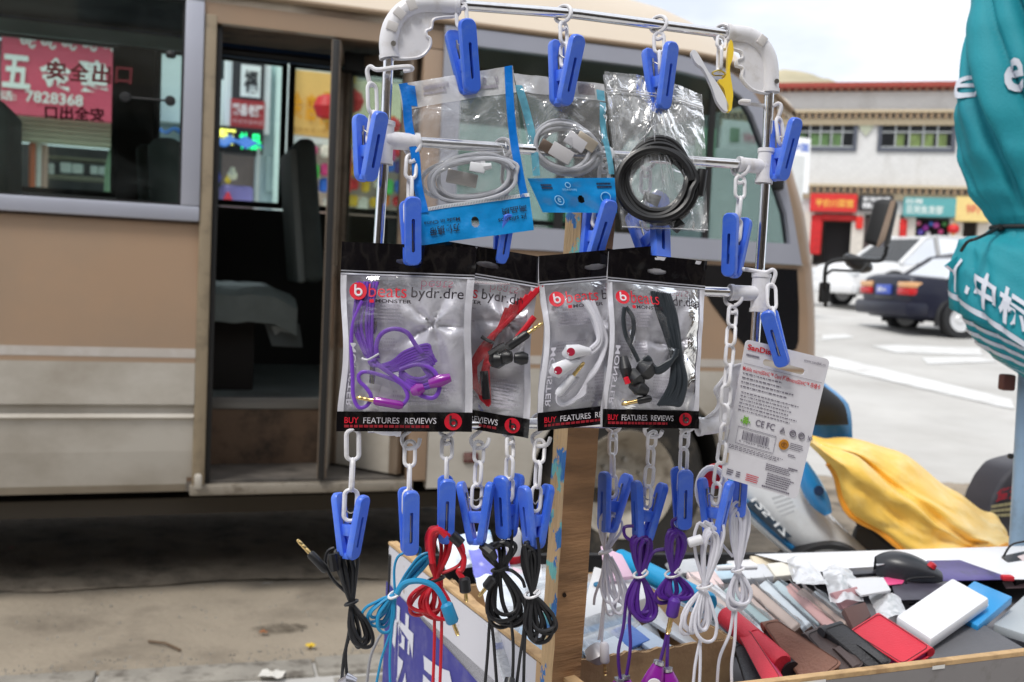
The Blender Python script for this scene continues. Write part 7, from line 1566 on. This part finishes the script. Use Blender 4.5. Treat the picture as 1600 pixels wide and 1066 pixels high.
for i, (px, py, w_, h_, cN, cC_) in enumerate(((1128, 866, 44, 16, 'white', (228, 228, 230)), (1172, 868, 40, 14, 'cream', (226, 214, 190)), (1104, 884, 40, 18, 'pale blue', (190, 212, 226)), (1150, 884, 44, 16, 'pearl grey', (206, 208, 212)), (1198, 880, 40, 16, 'ivory', (226, 222, 210)), (1046, 876, 40, 16, 'light grey', (196, 198, 202)), (1072, 894, 44, 18, 'blush pink', (222, 200, 198)))):
    slab('wrapped_packet', '%s wrapped packet among those at the back of the stall behind the white cables' % cN, 'packet', [(px, py, .872+.004*(i % 3)), (px+w_, py-4, .876), (px+w_+16, py+h_, .866), (px+14, py+h_+5, .862)], .014, cm(*cC_, .3, bump=.3, bs=40, var=.06), 'wrapped packets at the back of the stall', .002)
for i, (px, py, w_, h_, cN, cC_) in enumerate(((908, 968, 70, 24, 'white', (230, 233, 238)), (900, 990, 76, 22, 'pale blue', (180, 210, 234)), (950, 985, 66, 22, 'deep blue edged', (70, 120, 205)), (930, 1005, 60, 20, 'milky', (216, 224, 232)), (1010, 955, 64, 20, 'ice white', (228, 234, 240)), (1000, 935, 60, 18, 'sky blue', (120, 180, 222)))):
    slab('film_packet', '%s flat film packet in the carton right of the post' % cN, 'film pack', [(px, py, .872), (px+w_*.5, py-12, .876), (px+w_, py+h_-8, .866), (px+w_*.5, py+h_+6, .862)], .004, cm(*cC_, .28, bump=.3, bs=40), 'flat film packets in the carton', .001)
# wallets along the front rim
m_lr = mat('red_leather', srgb(208, 42, 62), .5, var=.04, vs=60, bump=.15, bs=400); m_lbr = mat('brown_leather', srgb(132, 88, 70), .55, var=.06, vs=60, bump=.2, bs=300, stretch=(1, 1, 1)); m_ldb = mat('dark_brown_leather', srgb(82, 68, 66), .55, var=.06, vs=60, bump=.2, bs=400); m_lbk = mat('black_leather', srgb(58, 58, 62), .55, var=.06, vs=60, bump=.2, bs=400)
GW = 'phone wallets stood along the front rim of the stall table'
def wallet(lab, px, th, m, clasp=None, pages=True, extra=None, nm='phone_wallet'):
    pts = [G6(p[0], p[1], p[2]-.020) for p in px]; n_ = (pts[1]-pts[0]).cross(pts[3]-pts[0]).normalized(); n_ = -n_ if n_.dot(C0-pts[0]) < 0 else n_
    c = sum(pts, V())/4; c.z = min(p.z for p in pts)-th; t = thing(nm, lab, 'phone wallet', c, GW)
    cs = [c_+ (c_-sum(pts, V())/4)*0 for c_ in pts]
    def rq(ps, r_):
        out = []; k = 4
        for i in range(4):
            a, p_, c_ = ps[i-1], ps[i], ps[(i+1) % 4]; u = (a-p_).normalized()*r_; v = (c_-p_).normalized()*r_
            for j in range(k+1):
                s = j/k; out.append((p_+u)*(1-s)**2+p_*2*s*(1-s)+(p_+v)*s*s)
        return out
    o_ = rq(pts, .007); lid = .0028
    b = MB(); b.hexa(o_, [p-n_*lid for p in o_], .0009, 2); obj('cover', b, m, t, ang=60)
    b = MB(); b.hexa([p-n_*(th-lid) for p in o_], [p-n_*th for p in o_], .0009, 2); obj('back_cover', b, m, t, ang=60)
    i_ = [c_+(p-c_)*.95 for p in o_ for c_ in [sum(pts, V())/4]]
    b = MB(); b.hexa([p-n_*(lid+.0002) for p in i_], [p-n_*(th-lid-.0002) for p in i_], .001, 1); obj('inner_shell', b, extra or m_lbk, t, ang=60)
    a, d = pts[0], pts[1]; sp = [a*.97+pts[3]*.03-n_*(th/2), d*.97+pts[2]*.03-n_*(th/2)]
    b = MB(); b.tube(sp, th/2*.98, 12); obj('spine', b, m, t)
    st = [c_+(p-c_)*.93+n_*.0004 for p in o_ for c_ in [sum(pts, V())/4]]; b = MB(); b.tube(st, .0004, 4, closed=True); obj('stitching', b, cm(40, 36, 36, .7) if m is not m_lbr else cm(90, 56, 42, .7), t)
    if clasp:
        s0, s1, side = clasp; q_ = Q(*pts); q_.n = n_
        pr_ = [(-.02, .0012), (.1, .0022), (.3, .0026), (.42, .0016)] if side == 'r' else [(.42, .0016), (.3, .0026), (.1, .0022), (-.02, .0012)]
        b = MB(); L_ = []
        for (v_, h_) in ((1.04, -.012), (1.04, .0020), (.98, .0062), (.86, .0066), (.7, .006), (.52, .0048), (.47, .0004)):
            L_.append((v_, h_))
        b.grid(lambda u, w_: (lambda i, f_: q_.p(s0+(s1-s0)*u, L_[i][0]+(L_[min(i+1, 6)][0]-L_[i][0])*f_, L_[i][1]+(L_[min(i+1, 6)][1]-L_[i][1])*f_))(min(5, int(w_*6)), w_*6-min(5, int(w_*6))), 4, 18, .0016, -n_); obj('clasp', b, m, t)
        b = MB(); b.lathe([(0, .0012), (.0028, .0008), (.0032, 0)], 12, frame(q_.p((s0+s1)/2, .74, .0036), n_, V((0, 1, 0)), 0)); obj('snap_button', b, cm(60, 56, 54, .4), t)
    return t
wallet('black phone wallet lowest beside the carton corner', [(1146, 1010, .862), (1168, 1002, .868), (1205, 1066, .85), (1170, 1085, .845)], .014, m_lbk)
wallet('red phone wallet with a pink inner shell beside the black one', [(1140, 968, .88), (1172, 985, .885), (1222, 1062, .862), (1196, 1075, .858)], .016, m_lr, None, True, mat('pink_shell', srgb(206, 90, 140), .35))
rb_ = thing('red_wallet_roll', 'bright red rounded phone wallet curving over the lower red one', 'phone wallet', G6(1180, 1000, .86), GW)
p0, p1 = GG(1134, 962, .892), GG(1222, 1040, .872); v = (p1-p0); pr = [p0+v*t for t in (0, .03, .5, .97, 1)]
b = MB(); b.tube(pr, [.012, .0140, .0146, .0148, .0125], 20); obj('cover', b, m_lr, rb_)
b = MB(); b.tube([p0+v*.1+V((.012, .004, -.006)), p1+V((.012, .004, -.008))], [.011, .0125], 14); obj('inner_shell', b, cm(40, 30, 36, .5), rb_)
wallet('brown textured phone wallet leaning in the middle of the row', [(1190, 972, .893), (1214, 968, .896), (1318, 1036, .874), (1262, 1078, .842)], .012, m_lbr)
wallet('dark brown phone wallet with a strap clasp', [(1258, 990, .888), (1292, 976, .892), (1352, 1038, .868), (1318, 1056, .858)], .013, m_ldb, (.36, .62, 'r'))
wallet('black phone wallet with a strap clasp', [(1284, 982, .896), (1316, 972, .9), (1397, 1034, .872), (1362, 1048, .86)], .013, m_lbk, (.40, .66, 'r'))
wallet('red phone wallet lying open side up at the right of the row', [(1372, 957, .898), (1456, 1012, .886), (1412, 1040, .872), (1326, 986, .884)], .012, m_lr, None, True, mat('magenta_shell', srgb(160, 50, 130), .4))
slab('grey_pad', 'large flat dark grey pad beside the red wallet', 'pad', [(1524, 968, .878), (1600, 1012, .874), (1470, 1040, .866), (1425, 1000, .872)], .006, mat('grey_pad', srgb(98, 98, 102), .7, var=.06, vs=30, bump=.2, bs=200))
o, pts, n_ = slab('white_box', 'white glossy box tilted over the grey pad', 'box', [(1488, 902, .915), (1546, 934, .908), (1455, 998, .888), (1400, 962, .892)], .016, cm(238, 238, 242, .3), None, .004)
o, pts, n_ = slab('blue_box', 'bright blue box behind the white box', 'box', [(1522, 907, .900), (1582, 932, .895), (1528, 978, .882), (1470, 950, .886)], .012, cm(48, 150, 214, .35, var=.03), None, .002)
qn_ = Q(*pts); qn_.n = n_; b = MB(); b.add([qn_.p(.72, .45, .0005), qn_.p(.78, .45, .0005), qn_.p(.78, .85, .0005), qn_.p(.72, .85, .0005)], [(0, 3, 2, 1)]); obj('lettering', b, cm(225, 238, 246), o)
slab('grey_tray', 'pale grey ribbed tray at the right edge of the table', 'tray', [(1600, 930, .872), (1680, 940, .872), (1660, 1010, .868), (1552, 975, .87)], .012, cm(176, 182, 186, .5, var=.05))
# printed sheets at the back, mouse, charger
m_post = mat('purple_print', srgb(72, 58, 128), .35, var=.25, vs=16, dirt=srgb(30, 26, 50), ds=30, da=.7)
def sheet(nm, lab, cat, px, m, th=.001): return slab(nm, lab, cat, px, th, m, None, .0002, False)
ms, pts, n_ = sheet('poster', 'glossy printed poster with white margin lying at the back of the table', 'poster', [(1180, 866, .848), (1700, 850, .850), (1720, 905, .846), (1330, 905, .845)], cm(230, 230, 232, .3))
sheet('flyer', 'purple and blue printed flyer beside the mouse', 'flyer', [(1448, 876, .852), (1500, 875, .852), (1585, 905, .8515), (1455, 908, .851)], m_post)
sheet('flyer', 'dark printed strip with small white writing at the back left of the mouse', 'flyer', [(1310, 889, .852), (1372, 885, .852), (1376, 895, .8515), (1318, 899, .8515)], cm(52, 52, 60, .4, var=.3, vs=90))
sheet('flyer', 'dark grey flyer under the mouse cable', 'flyer', [(1390, 902, .851), (1490, 898, .851), (1500, 935, .850), (1400, 938, .850)], cm(66, 62, 74, .4, var=.3, vs=40))
sheet('flyer', 'bright pink flyer corner under the mouse', 'flyer', [(1375, 903, .853), (1418, 899, .853), (1410, 912, .8525), (1388, 914, .8525)], cm(220, 80, 132, .4))
sheet('white_sheet', 'white card sheet left of the mouse', 'card', [(1318, 905, .880), (1380, 902, .880), (1392, 922, .876), (1346, 930, .874)], cm(222, 222, 224, .5), .003)
mo = thing('computer_mouse', 'black computer mouse with a red side button at the back of the table', 'computer mouse', G6(1420, 905, .852))
mp_ = G6(1418, 900, .852); T = M.Translation(mp_) @ M.Rotation(R(-12), 4, 'Z') @ M.Scale(1.14, 4)
b = MB(); b.grid(lambda u, v: T @ V((-.042+.084*u, .026*math.sin((v-.5)*math.pi)*(math.sin(math.pi*(.06+.88*u))**.45), .036*(math.sin(math.pi*min(1, .12+.80*u)))**.55*max(0, math.cos((v-.5)*math.pi))**.55*(1.05-.45*u))), 24, 18); obj('shell', b, mat('black_mouse_shell', srgb(44, 45, 50), .35, var=.04), mo)
b = MB(); b.lathe([(0, .004), (.005, .003), (.006, -.003)], 12, T @ M.Translation((.028, -.010, .020)) @ M.Rotation(R(30), 4, 'Y')); obj('red_button', b, cm(200, 36, 48, .4), mo)
b = MB(); b.box(-.036, -.026, -.018, -.010, .0262, .0270, T @ M.Rotation(R(-18), 4, 'Y')); obj('logo_mark', b, cm(190, 192, 196, .4), mo)
b = MB(); b.tube(path([(1460, 902), (1430, 903), (1416, 908), (1422, 922), (1455, 925), (1500, 938), (1520, 948)], 1.52), .0018, 6); b.tube(path([(1346, 922), (1390, 927), (1440, 932), (1450, 940), (1420, 945)], 1.50), .0014, 6); obj('cable', b, m_plast, mo)
ch = thing('charger', 'black charger with pale paper label at the right edge of the table', 'charger', G6(1590, 895, .852))
o_, pts, n_ = slab('x', None, None, [(1565, 868, .882), (1612, 858, .884), (1640, 888, .872), (1590, 900, .870)], .020, m_plast, None, .002)
o_.name = 'body'; o_.parent = ch; o_.matrix_basis = MW[ch].inverted() @ o_.matrix_basis; MW[o_] = MW[ch]
b = MB(); q_ = Q(*pts); q_.n = n_; b.add([q_.p(.4, .2, .0006), q_.p(.95, .15, .0006), q_.p(.95, .8, .0006), q_.p(.5, .85, .0006)], [(0, 3, 2, 1)]); obj('paper_label', b, cm(206, 190, 190), ch)
b = MB(); b.tube(path([(1568, 870), (1580, 852), (1602, 846), (1640, 842)], 1.6), .0016, 6); obj('cable', b, m_plast, ch)
b = MB(); c = G6(1574, 903, .858); b.rbox(-.009, .009, -.006, .006, -.004, .004, M.Translation(c), .0025); top('red_clip', b, cm(206, 44, 56, .4), 'small red plastic clip below the black charger', 'clip')
slab('pink_disc_pack', 'pale pink packet below the red clip at the right edge', 'packet', [(1566, 908, .856), (1620, 905, .856), (1625, 916, .852), (1572, 918, .852)], .003, cm(214, 186, 188, .5))
b = MB(); p0 = GG(1120, 888, .885); p1 = GG(1182, 886, .885); b.tube([p0, p0+(p1-p0)*.5, p0+(p1-p0)*.52, p1], [.004, .004, .0042, .0042], 10); top('white_pen', b, cm(228, 228, 230, .35), 'white stylus lying behind the leaning phone cases', 'pen')
# ================================================================ folded teal umbrella
UD = 1.92; m_teal = mat('teal_canvas', srgb(20, 142, 156), .7, var=.08, vs=10, bump=.12, bs=220, dirt=srgb(8, 116, 134), ds=5, da=.6)
m_uw = cm(206, 210, 220, .7); UF = ray(1618, 480); UF = V((UF.x, UF.y, 0)).normalized(); UR = V((UF.y, -UF.x, 0)); axp = lambda py: P(1618-(py-600)*.012, py, UD)
umb = thing('umbrella', 'folded teal market umbrella with white characters and stripes, tied with black cord', 'umbrella', axp(1000))
prof = [(-260, 60), (-60, 88), (0, 96), (60, 105), (120, 112), (180, 116), (240, 108), (300, 92), (340, 72), (356, 60), (368, 62), (400, 100), (430, 112), (470, 124), (500, 126), (518, 124), (524, 106), (545, 98), (560, 84), (580, 56), (596, 24)]
def ur(py):
    for (a, ra), (c, rc) in zip(prof, prof[1:]):
        if a <= py <= c: f = (py-a)/(c-a); f = f*f*(3-2*f); return ra+(rc-ra)*f
    return prof[-1][1]
def upt(th, py, n=0.):
    r_ = ur(py)/1600*UD; g = 1-math.exp(-((py-358)/40)**2)
    fold = .07*math.sin(5*th+.018*py)+.06*math.sin(3*th-.004*py+1)-.30*(1-abs(math.sin(3*th+.011*py+.4)))**4-.16*(1-abs(math.sin(4.5*th+.016*py+1.9)))**5+.07+.02*math.sin(13*th+.03*py)+.04*NZ.noise((th*2, py*.02, 4))
    r_ *= 1+fold*g*(.9 if py < 356 else .28); r_ += .004*abs(math.sin(9*th+.01*py))**.5*(1-g)
    slant = .0
    dy = 0.
    if py > 368: k = min(1, (py-368)/60); dy = k*(32+82*math.cos(th))*(1 if py < 518 else max(.25, .62-.37*(py-518)/70))
    c = axp(py+dy)
    return c+UR*(r_+n)*math.cos(th)-UF*(r_+n)*math.sin(th)
def ugrid(p0, p1, nv, t0=0, t1=2*math.pi, nu=220, n=0.):
    b = MB(); b.grid(lambda u, v: upt(t0+(t1-t0)*u, p0+(p1-p0)*v, n), nu, nv); return b
cn = obj('canopy', ugrid(-260, 596, 110), m_teal, umb, ang=180)
for (a, c) in ((508, 517), (529, 535), (543, 549), (558, 564), (574, 580)): obj('stripe', ugrid(a, c, 2, n=.0014), m_uw, umb, ang=180)
def uletters(body, t0, t1, p0, p1, bold=.03, shear=0.):
    b = MB()
    def srf(s, t, n): th = t0+(t1-t0)*s; return upt(th, p0+(p1-p0)*t+shear*s, .006)
    n_ = len(body)
    for i, chh in enumerate(body): letters(b, chh, srf, ((i+.06)/n_, 0, (i+.94)/n_, 1), 0, bold, fine=4)
    return b
obj('lettering', uletters('亿中标产', 2.66, 1.32, 446, 500, .03), m_uw, umb, ang=180)
obj('lettering', uletters('eve', 1.98, 1.25, 112, 162, .015), m_uw, umb, ang=180); obj('lettering', uletters('e', 2.72, 2.46, 122, 162, .01), m_uw, umb, ang=180)
b = MB(); b.tube([upt(2*math.pi*i/40, 358, .004) for i in range(40)], .0042, 8, closed=True); kn_ = upt(2.45, 360, .006); b.lathe([(0, -.008), (.009, -.004), (.009, .004), (0, .008)], 10, M.Translation(kn_)); b.tube(smooth([kn_, P(1528, 372, UD-.09), P(1512, 378, UD-.08), P(1502, 392, UD-.05)], 5), .0030, 6); obj('tie_cord', b, m_dark, umb)
b = MB(); qf_ = [P(1548, 358, UD+.02), P(1476, 416, UD+.0), P(1492, 438, UD+.03), P(1540, 420, UD+.06)]
qq_ = Q(qf_[0], qf_[3], qf_[2], qf_[1]); b.grid(lambda s, t: qq_.p(s, t, .012*math.sin(math.pi*s)), 12, 12, .0015); obj('loose_flap', b, m_teal, umb)
b = MB(); b.grid(lambda s, t: qq_.p(s, .965+.035*t, .012*math.sin(math.pi*s)+.002), 12, 2); obj('flap_hem', b, cm(206, 190, 200, .7), umb)
b = MB(); b.tube([axp(500)+RT*-.005, P(1594, 880, UD), V((P(1588, 1020, UD).x, P(1588, 1020, UD).y, .02))], .0215, 20); obj('pole', b, mat('pale_blue_pole', srgb(140, 166, 190), .4, var=.05, vs=12, dirt=srgb(110, 120, 130), ds=20, da=.5), umb)
b = MB(); b.lathe([(0, -.003), (.005, -.003), (.005, .003), (0, .003)], 12, M.Translation(P(1579, 713, UD-.0215)) @ M.Rotation(R(90), 4, 'X')); obj('bolt', b, m_dark, umb)
b = MB(); b.lathe([(.03, 0), (.25, 0), (.25, .05), (.05, .08), (.03, .25)], 24, M.Translation(V((P(1588, 1020, UD).x, P(1588, 1020, UD).y, 0)))); obj('base', b, cm(90, 90, 92), umb)
b = MB(); b.rbox(-.012, .012, -.012, .012, -.012, .018, M.Translation(P(1573, 600, UD-.012)), .004); obj('rust_bracket', b, cm(96, 54, 46, .7), umb)
# ================================================================ motorbike with a raincoat over its saddle
BD = 2.25; mbk = thing('motorbike', 'white and blue motorbike with a black wheel guard parked behind the stall table', 'motorbike', dn(P(1280, 860, BD), 0))
m_fair = mat('white_fairing', srgb(224, 226, 228), .25, coat=.6, var=.03, vs=5, dirt=srgb(180, 176, 168), ds=9, da=.4); m_bfair = mat('blue_fairing', srgb(42, 132, 192), .28, coat=.6, var=.04)
def lofts(A, B, d, bul, nu=18, nv=10, dB=0., kA=4):
    a = smooth([P(x, y, d) for x, y in A], kA); c = smooth([P(x, y, d+dB) for x, y in B], kA); b = MB()
    def at(L_, t): f = t*(len(L_)-1); i = min(int(f), len(L_)-2); return L_[i].lerp(L_[i+1], f-i)
    b.grid(lambda u, v: at(a, u).lerp(at(c, u), v)-FW*bul*math.sin(math.pi*v)**.7*(.35+.65*math.sin(math.pi*min(1, .1+u))), nu, nv, .012, FW); return b
obj('fairing', lofts([(1140, 690), (1150, 770), (1200, 830), (1262, 890), (1330, 950)], [(1235, 690), (1262, 750), (1306, 812), (1380, 882), (1470, 960)], BD, .06, 26, 14, .02), m_fair, mbk)
obj('blue_side', lofts([(1130, 745), (1165, 798), (1220, 850), (1282, 905)], [(1140, 740), (1180, 795), (1236, 846), (1300, 900)], BD-.02, .012, 18, 5), m_bfair, mbk)
obj('silver_trim', lofts([(1132, 770), (1168, 812), (1222, 860), (1275, 905)], [(1138, 766), (1175, 808), (1230, 856), (1284, 900)], BD-.045, .008, 16, 4), cm(196, 198, 200, .3, metal=.6), mbk)
obj('dark_stripe', lofts([(1165, 788), (1190, 812), (1222, 842)], [(1178, 780), (1204, 806), (1240, 838)], BD-.036, .004, 12, 3), cm(60, 74, 88, .4), mbk)
fq_ = QP((1170, 782, BD-.045), (1182, 776, BD-.045), (1236, 832, BD-.06), (1224, 840, BD-.06)); b = MB(); 
letters(b, '125-17', (lambda s, t, n: fq_.p(t, s, n)), (0, .1, 1, .8), .004, .03, rot=False); obj('lettering', b, cm(226, 228, 230), mbk)
fq2 = QP((1205, 778, BD-.085), (1232, 770, BD-.085), (1250, 800, BD-.085), (1222, 812, BD-.085)); b = MB(); small_print(b, fq2, (0, 0, 1, 1), 5, .002, 1., .5, .05, .12); obj('faint_print', b, cm(186, 188, 192), mbk)
obj('blue_fin', lofts([(1248, 724), (1252, 760), (1268, 790), (1288, 806)], [(1262, 722), (1282, 750), (1296, 780), (1300, 800)], BD-.07, .016, 16, 6), m_bfair, mbk)
b = MB(); b.lathe([(0, .003), (.010, .002), (.011, -.003)], 14, frame(P(1280, 767, BD-.09), -FW, V((0, 0, 1)), 0)); obj('bolt', b, cm(30, 50, 80, .4), mbk)
b = MB(); wc = P(1285, 925, BD-.02); b.grid(lambda u, v: wc+(RT*math.cos(R(190-200*u))+UP*math.sin(R(190-200*u))*.98)*(.115+.004*math.sin(math.pi*v))-FW*(.10*(v-.5)), 30, 6, .01, V((0, 0, -1))); obj('wheel_guard', b, cm(30, 30, 32, .5), mbk)
b = MB(); b.lathe([(0, -.05), (.10, -.05), (.105, -.02), (.105, .02), (.10, .05), (0, .05)], 30, M.Translation(wc+V((0, .03, -.02))), 'y'); obj('tyre', b, m_dark, mbk)
gd = P(1285, 925, BD)
wcz = V((gd.x-.02, gd.y+.1, .30)); b = MB(); b.lathe([(.2, -.045), (.27, -.05), (.30, 0), (.27, .05), (.2, .045)], 36, M.Translation(wcz) @ M.Rotation(R(20), 4, 'Z'), 'y'); wo2 = obj('wheel', b, m_dark, mbk)
b = MB(); b.lathe([(0, -.04), (.05, -.045), (.19, -.03), (.205, 0), (.19, .03), (.05, .045), (0, .04)], 30, M.Translation(wcz) @ M.Rotation(R(20), 4, 'Z'), 'y'); obj('rim', b, cm(120, 120, 124, .4, metal=.6), wo2)
wcz2 = wcz+V((1.15, .55, 0)); b = MB(); b.lathe([(.2, -.05), (.27, -.055), (.30, 0), (.27, .055), (.2, .05)], 36, M.Translation(wcz2) @ M.Rotation(R(20), 4, 'Z'), 'y'); wo3 = obj('wheel', b, m_dark, mbk)
b = MB(); b.lathe([(0, -.04), (.05, -.045), (.19, -.03), (.205, 0), (.19, .03), (.05, .045), (0, .04)], 30, M.Translation(wcz2) @ M.Rotation(R(20), 4, 'Z'), 'y'); obj('rim', b, cm(120, 120, 124, .4, metal=.6), wo3)
obj('saddle', lofts([(1330, 800), (1360, 850), (1420, 890), (1520, 930)], [(1352, 772), (1420, 812), (1500, 850), (1575, 880)], BD+.06, .05, 18, 8), cm(44, 44, 48, .6), mbk)
b = MB(); b.hexa([P(1330, 815, BD+.02), P(1480, 850, BD+.05), P(1560, 960, BD+.05), P(1340, 960, BD)], [P(1330, 815, BD+.3), P(1480, 850, BD+.3), P(1560, 960, BD+.3), P(1340, 960, BD+.3)], .03, 2); obj('side_cover', b, cm(62, 64, 68, .55), mbk)
obj('leg_guard', lofts([(1240, 600), (1245, 680), (1240, 745)], [(1285, 600), (1310, 640), (1330, 690)], BD+.12, .03, 14, 6), m_bfair, mbk) if False else None
obj('back_rest', lofts([(1240, 612), (1255, 650), (1270, 690)], [(1288, 598), (1326, 632), (1332, 686)], BD+.16, .03, 16, 8), m_bfair, mbk)
obj('back_pad', lofts([(1240, 610), (1252, 640), (1262, 664)], [(1286, 602), (1318, 630), (1326, 664)], BD+.12, .03, 16, 8), cm(36, 35, 37, .75), mbk)
# raincoat
m_yel = mat('yellow_raincoat', srgb(252, 206, 96), .45, var=.06, vs=9, bump=.35, bs=34, dirt=srgb(254, 234, 176), ds=6, da=.7, coat=.15)  # the pale second tone is cloth highlights put into the colour
A = smooth([P(x, y, BD+.10) for x, y in ((1262, 682), (1320, 684), (1400, 706), (1470, 752), (1530, 792), (1562, 815), (1572, 836))], 4)
B = smooth([P(x, y, BD-.08) for x, y in ((1258, 688), (1300, 735), (1322, 792), (1372, 836), (1436, 870), (1500, 872), (1566, 846))], 4)
def cat_(L_, t): f = t*(len(L_)-1); i = min(int(f), len(L_)-2); return L_[i].lerp(L_[i+1], f-i)
def coat(u, v):
    p = cat_(A, u).lerp(cat_(B, u), v); bul = .10*math.sin(math.pi*v)**.6*math.sin(math.pi*min(1, .08+u*.92))**.5
    f = .022*math.sin(9*v+6*u+3*NZ.noise((u*3, v*2, 1)))*(.3+v)*(.4+u)+.016*abs(NZ.noise((u*3.5-v*2, v*6+u*2, 7)))+.007*NZ.noise((u*12, v*9, 3))+.012*abs(NZ.noise((u*6+v*9, v*5-u*7, 13)))*max(0, u-.35)*1.6-.03*math.exp(-((v-.35-.25*u)/.05)**2)*(u < .75)
    return p-FW*(bul+f)+UP*(.012*NZ.noise((u*7, v*5, 11)))
b = MB(); b.grid(coat, 80, 44); rc = thing('raincoat', 'yellow raincoat draped over the motorbike saddle', 'raincoat', P(1440, 850, BD)); obj('cloth', b, m_yel, rc, ang=180)
b = MB(); b.tube([coat(i/60, .995)-FW*.004 for i in range(8, 60)], .006, 6); obj('hem', b, mat('orange_hem', srgb(236, 158, 50), .5), rc)
if False: sl = smooth([P(1492, 812, BD+.0), P(1524, 818, BD-.05), P(1546, 834, BD-.12)], 5); b.tube(sl, [.03, .034, .037, .038, .04, .039, .041, .040, .042, .042, .043][:len(sl)], 22, caps=False)
# dark bag behind the pole
bq = [(1600, 724), (1582, 730), (1564, 752), (1550, 780), (1542, 812), (1540, 835), (1562, 850), (1640, 850), (1640, 715)]
w = [P(x, y, 2.6) for x, y in bq]; b = MB(); bm = bmesh.new(); f1 = [bm.verts.new(p) for p in w]; f2 = [bm.verts.new(p+FW*.16) for p in w]; bm.faces.new(f1); bm.faces.new(f2[::-1])
for i in range(len(w)): j = (i+1) % len(w); bm.faces.new((f1[j], f1[i], f2[i], f2[j]))
bmesh.ops.recalc_face_normals(bm, faces=bm.faces); bmesh.ops.bevel(bm, geom=list(bm.edges), offset=.015, segments=3, profile=.5, affect='EDGES'); b.bm(bm)
sg_ = thing('luggage_box', 'dark luggage box with red print half hidden behind the umbrella pole', 'box', P(1590, 850, 2.6)); obj('shell', b, cm(70, 68, 74, .5, var=.06), sg_)
bq_ = QP((1552, 768, 2.59), (1600, 752, 2.59), (1600, 800, 2.59), (1546, 804, 2.59)); b = MB(); letters(b, '货运', bq_.p, (.1, .0, .95, .5), .002, .03); obj('lettering', b, cm(176, 40, 56, .5), sg_)
b = MB(); small_print(b, bq_, (0, .6, 1, 1.2), 3, .002, 1., .6, .1, .2); obj('small_print', b, cm(170, 160, 120, .5), sg_)
b = MB(); bm2 = w; b.hexa([dn(p, .02) for p in (P(1545, 850, 2.62), P(1640, 850, 2.62), P(1640, 850, 2.74), P(1545, 850, 2.74))], [dn(p, .0) for p in (P(1545, 850, 2.62), P(1640, 850, 2.62), P(1640, 850, 2.74), P(1545, 850, 2.74))]); pb = P(1590, 845, 2.68); b.tube([pb, dn(pb, .02)], .03, 10); obj('stand', b, m_dark, sg_)
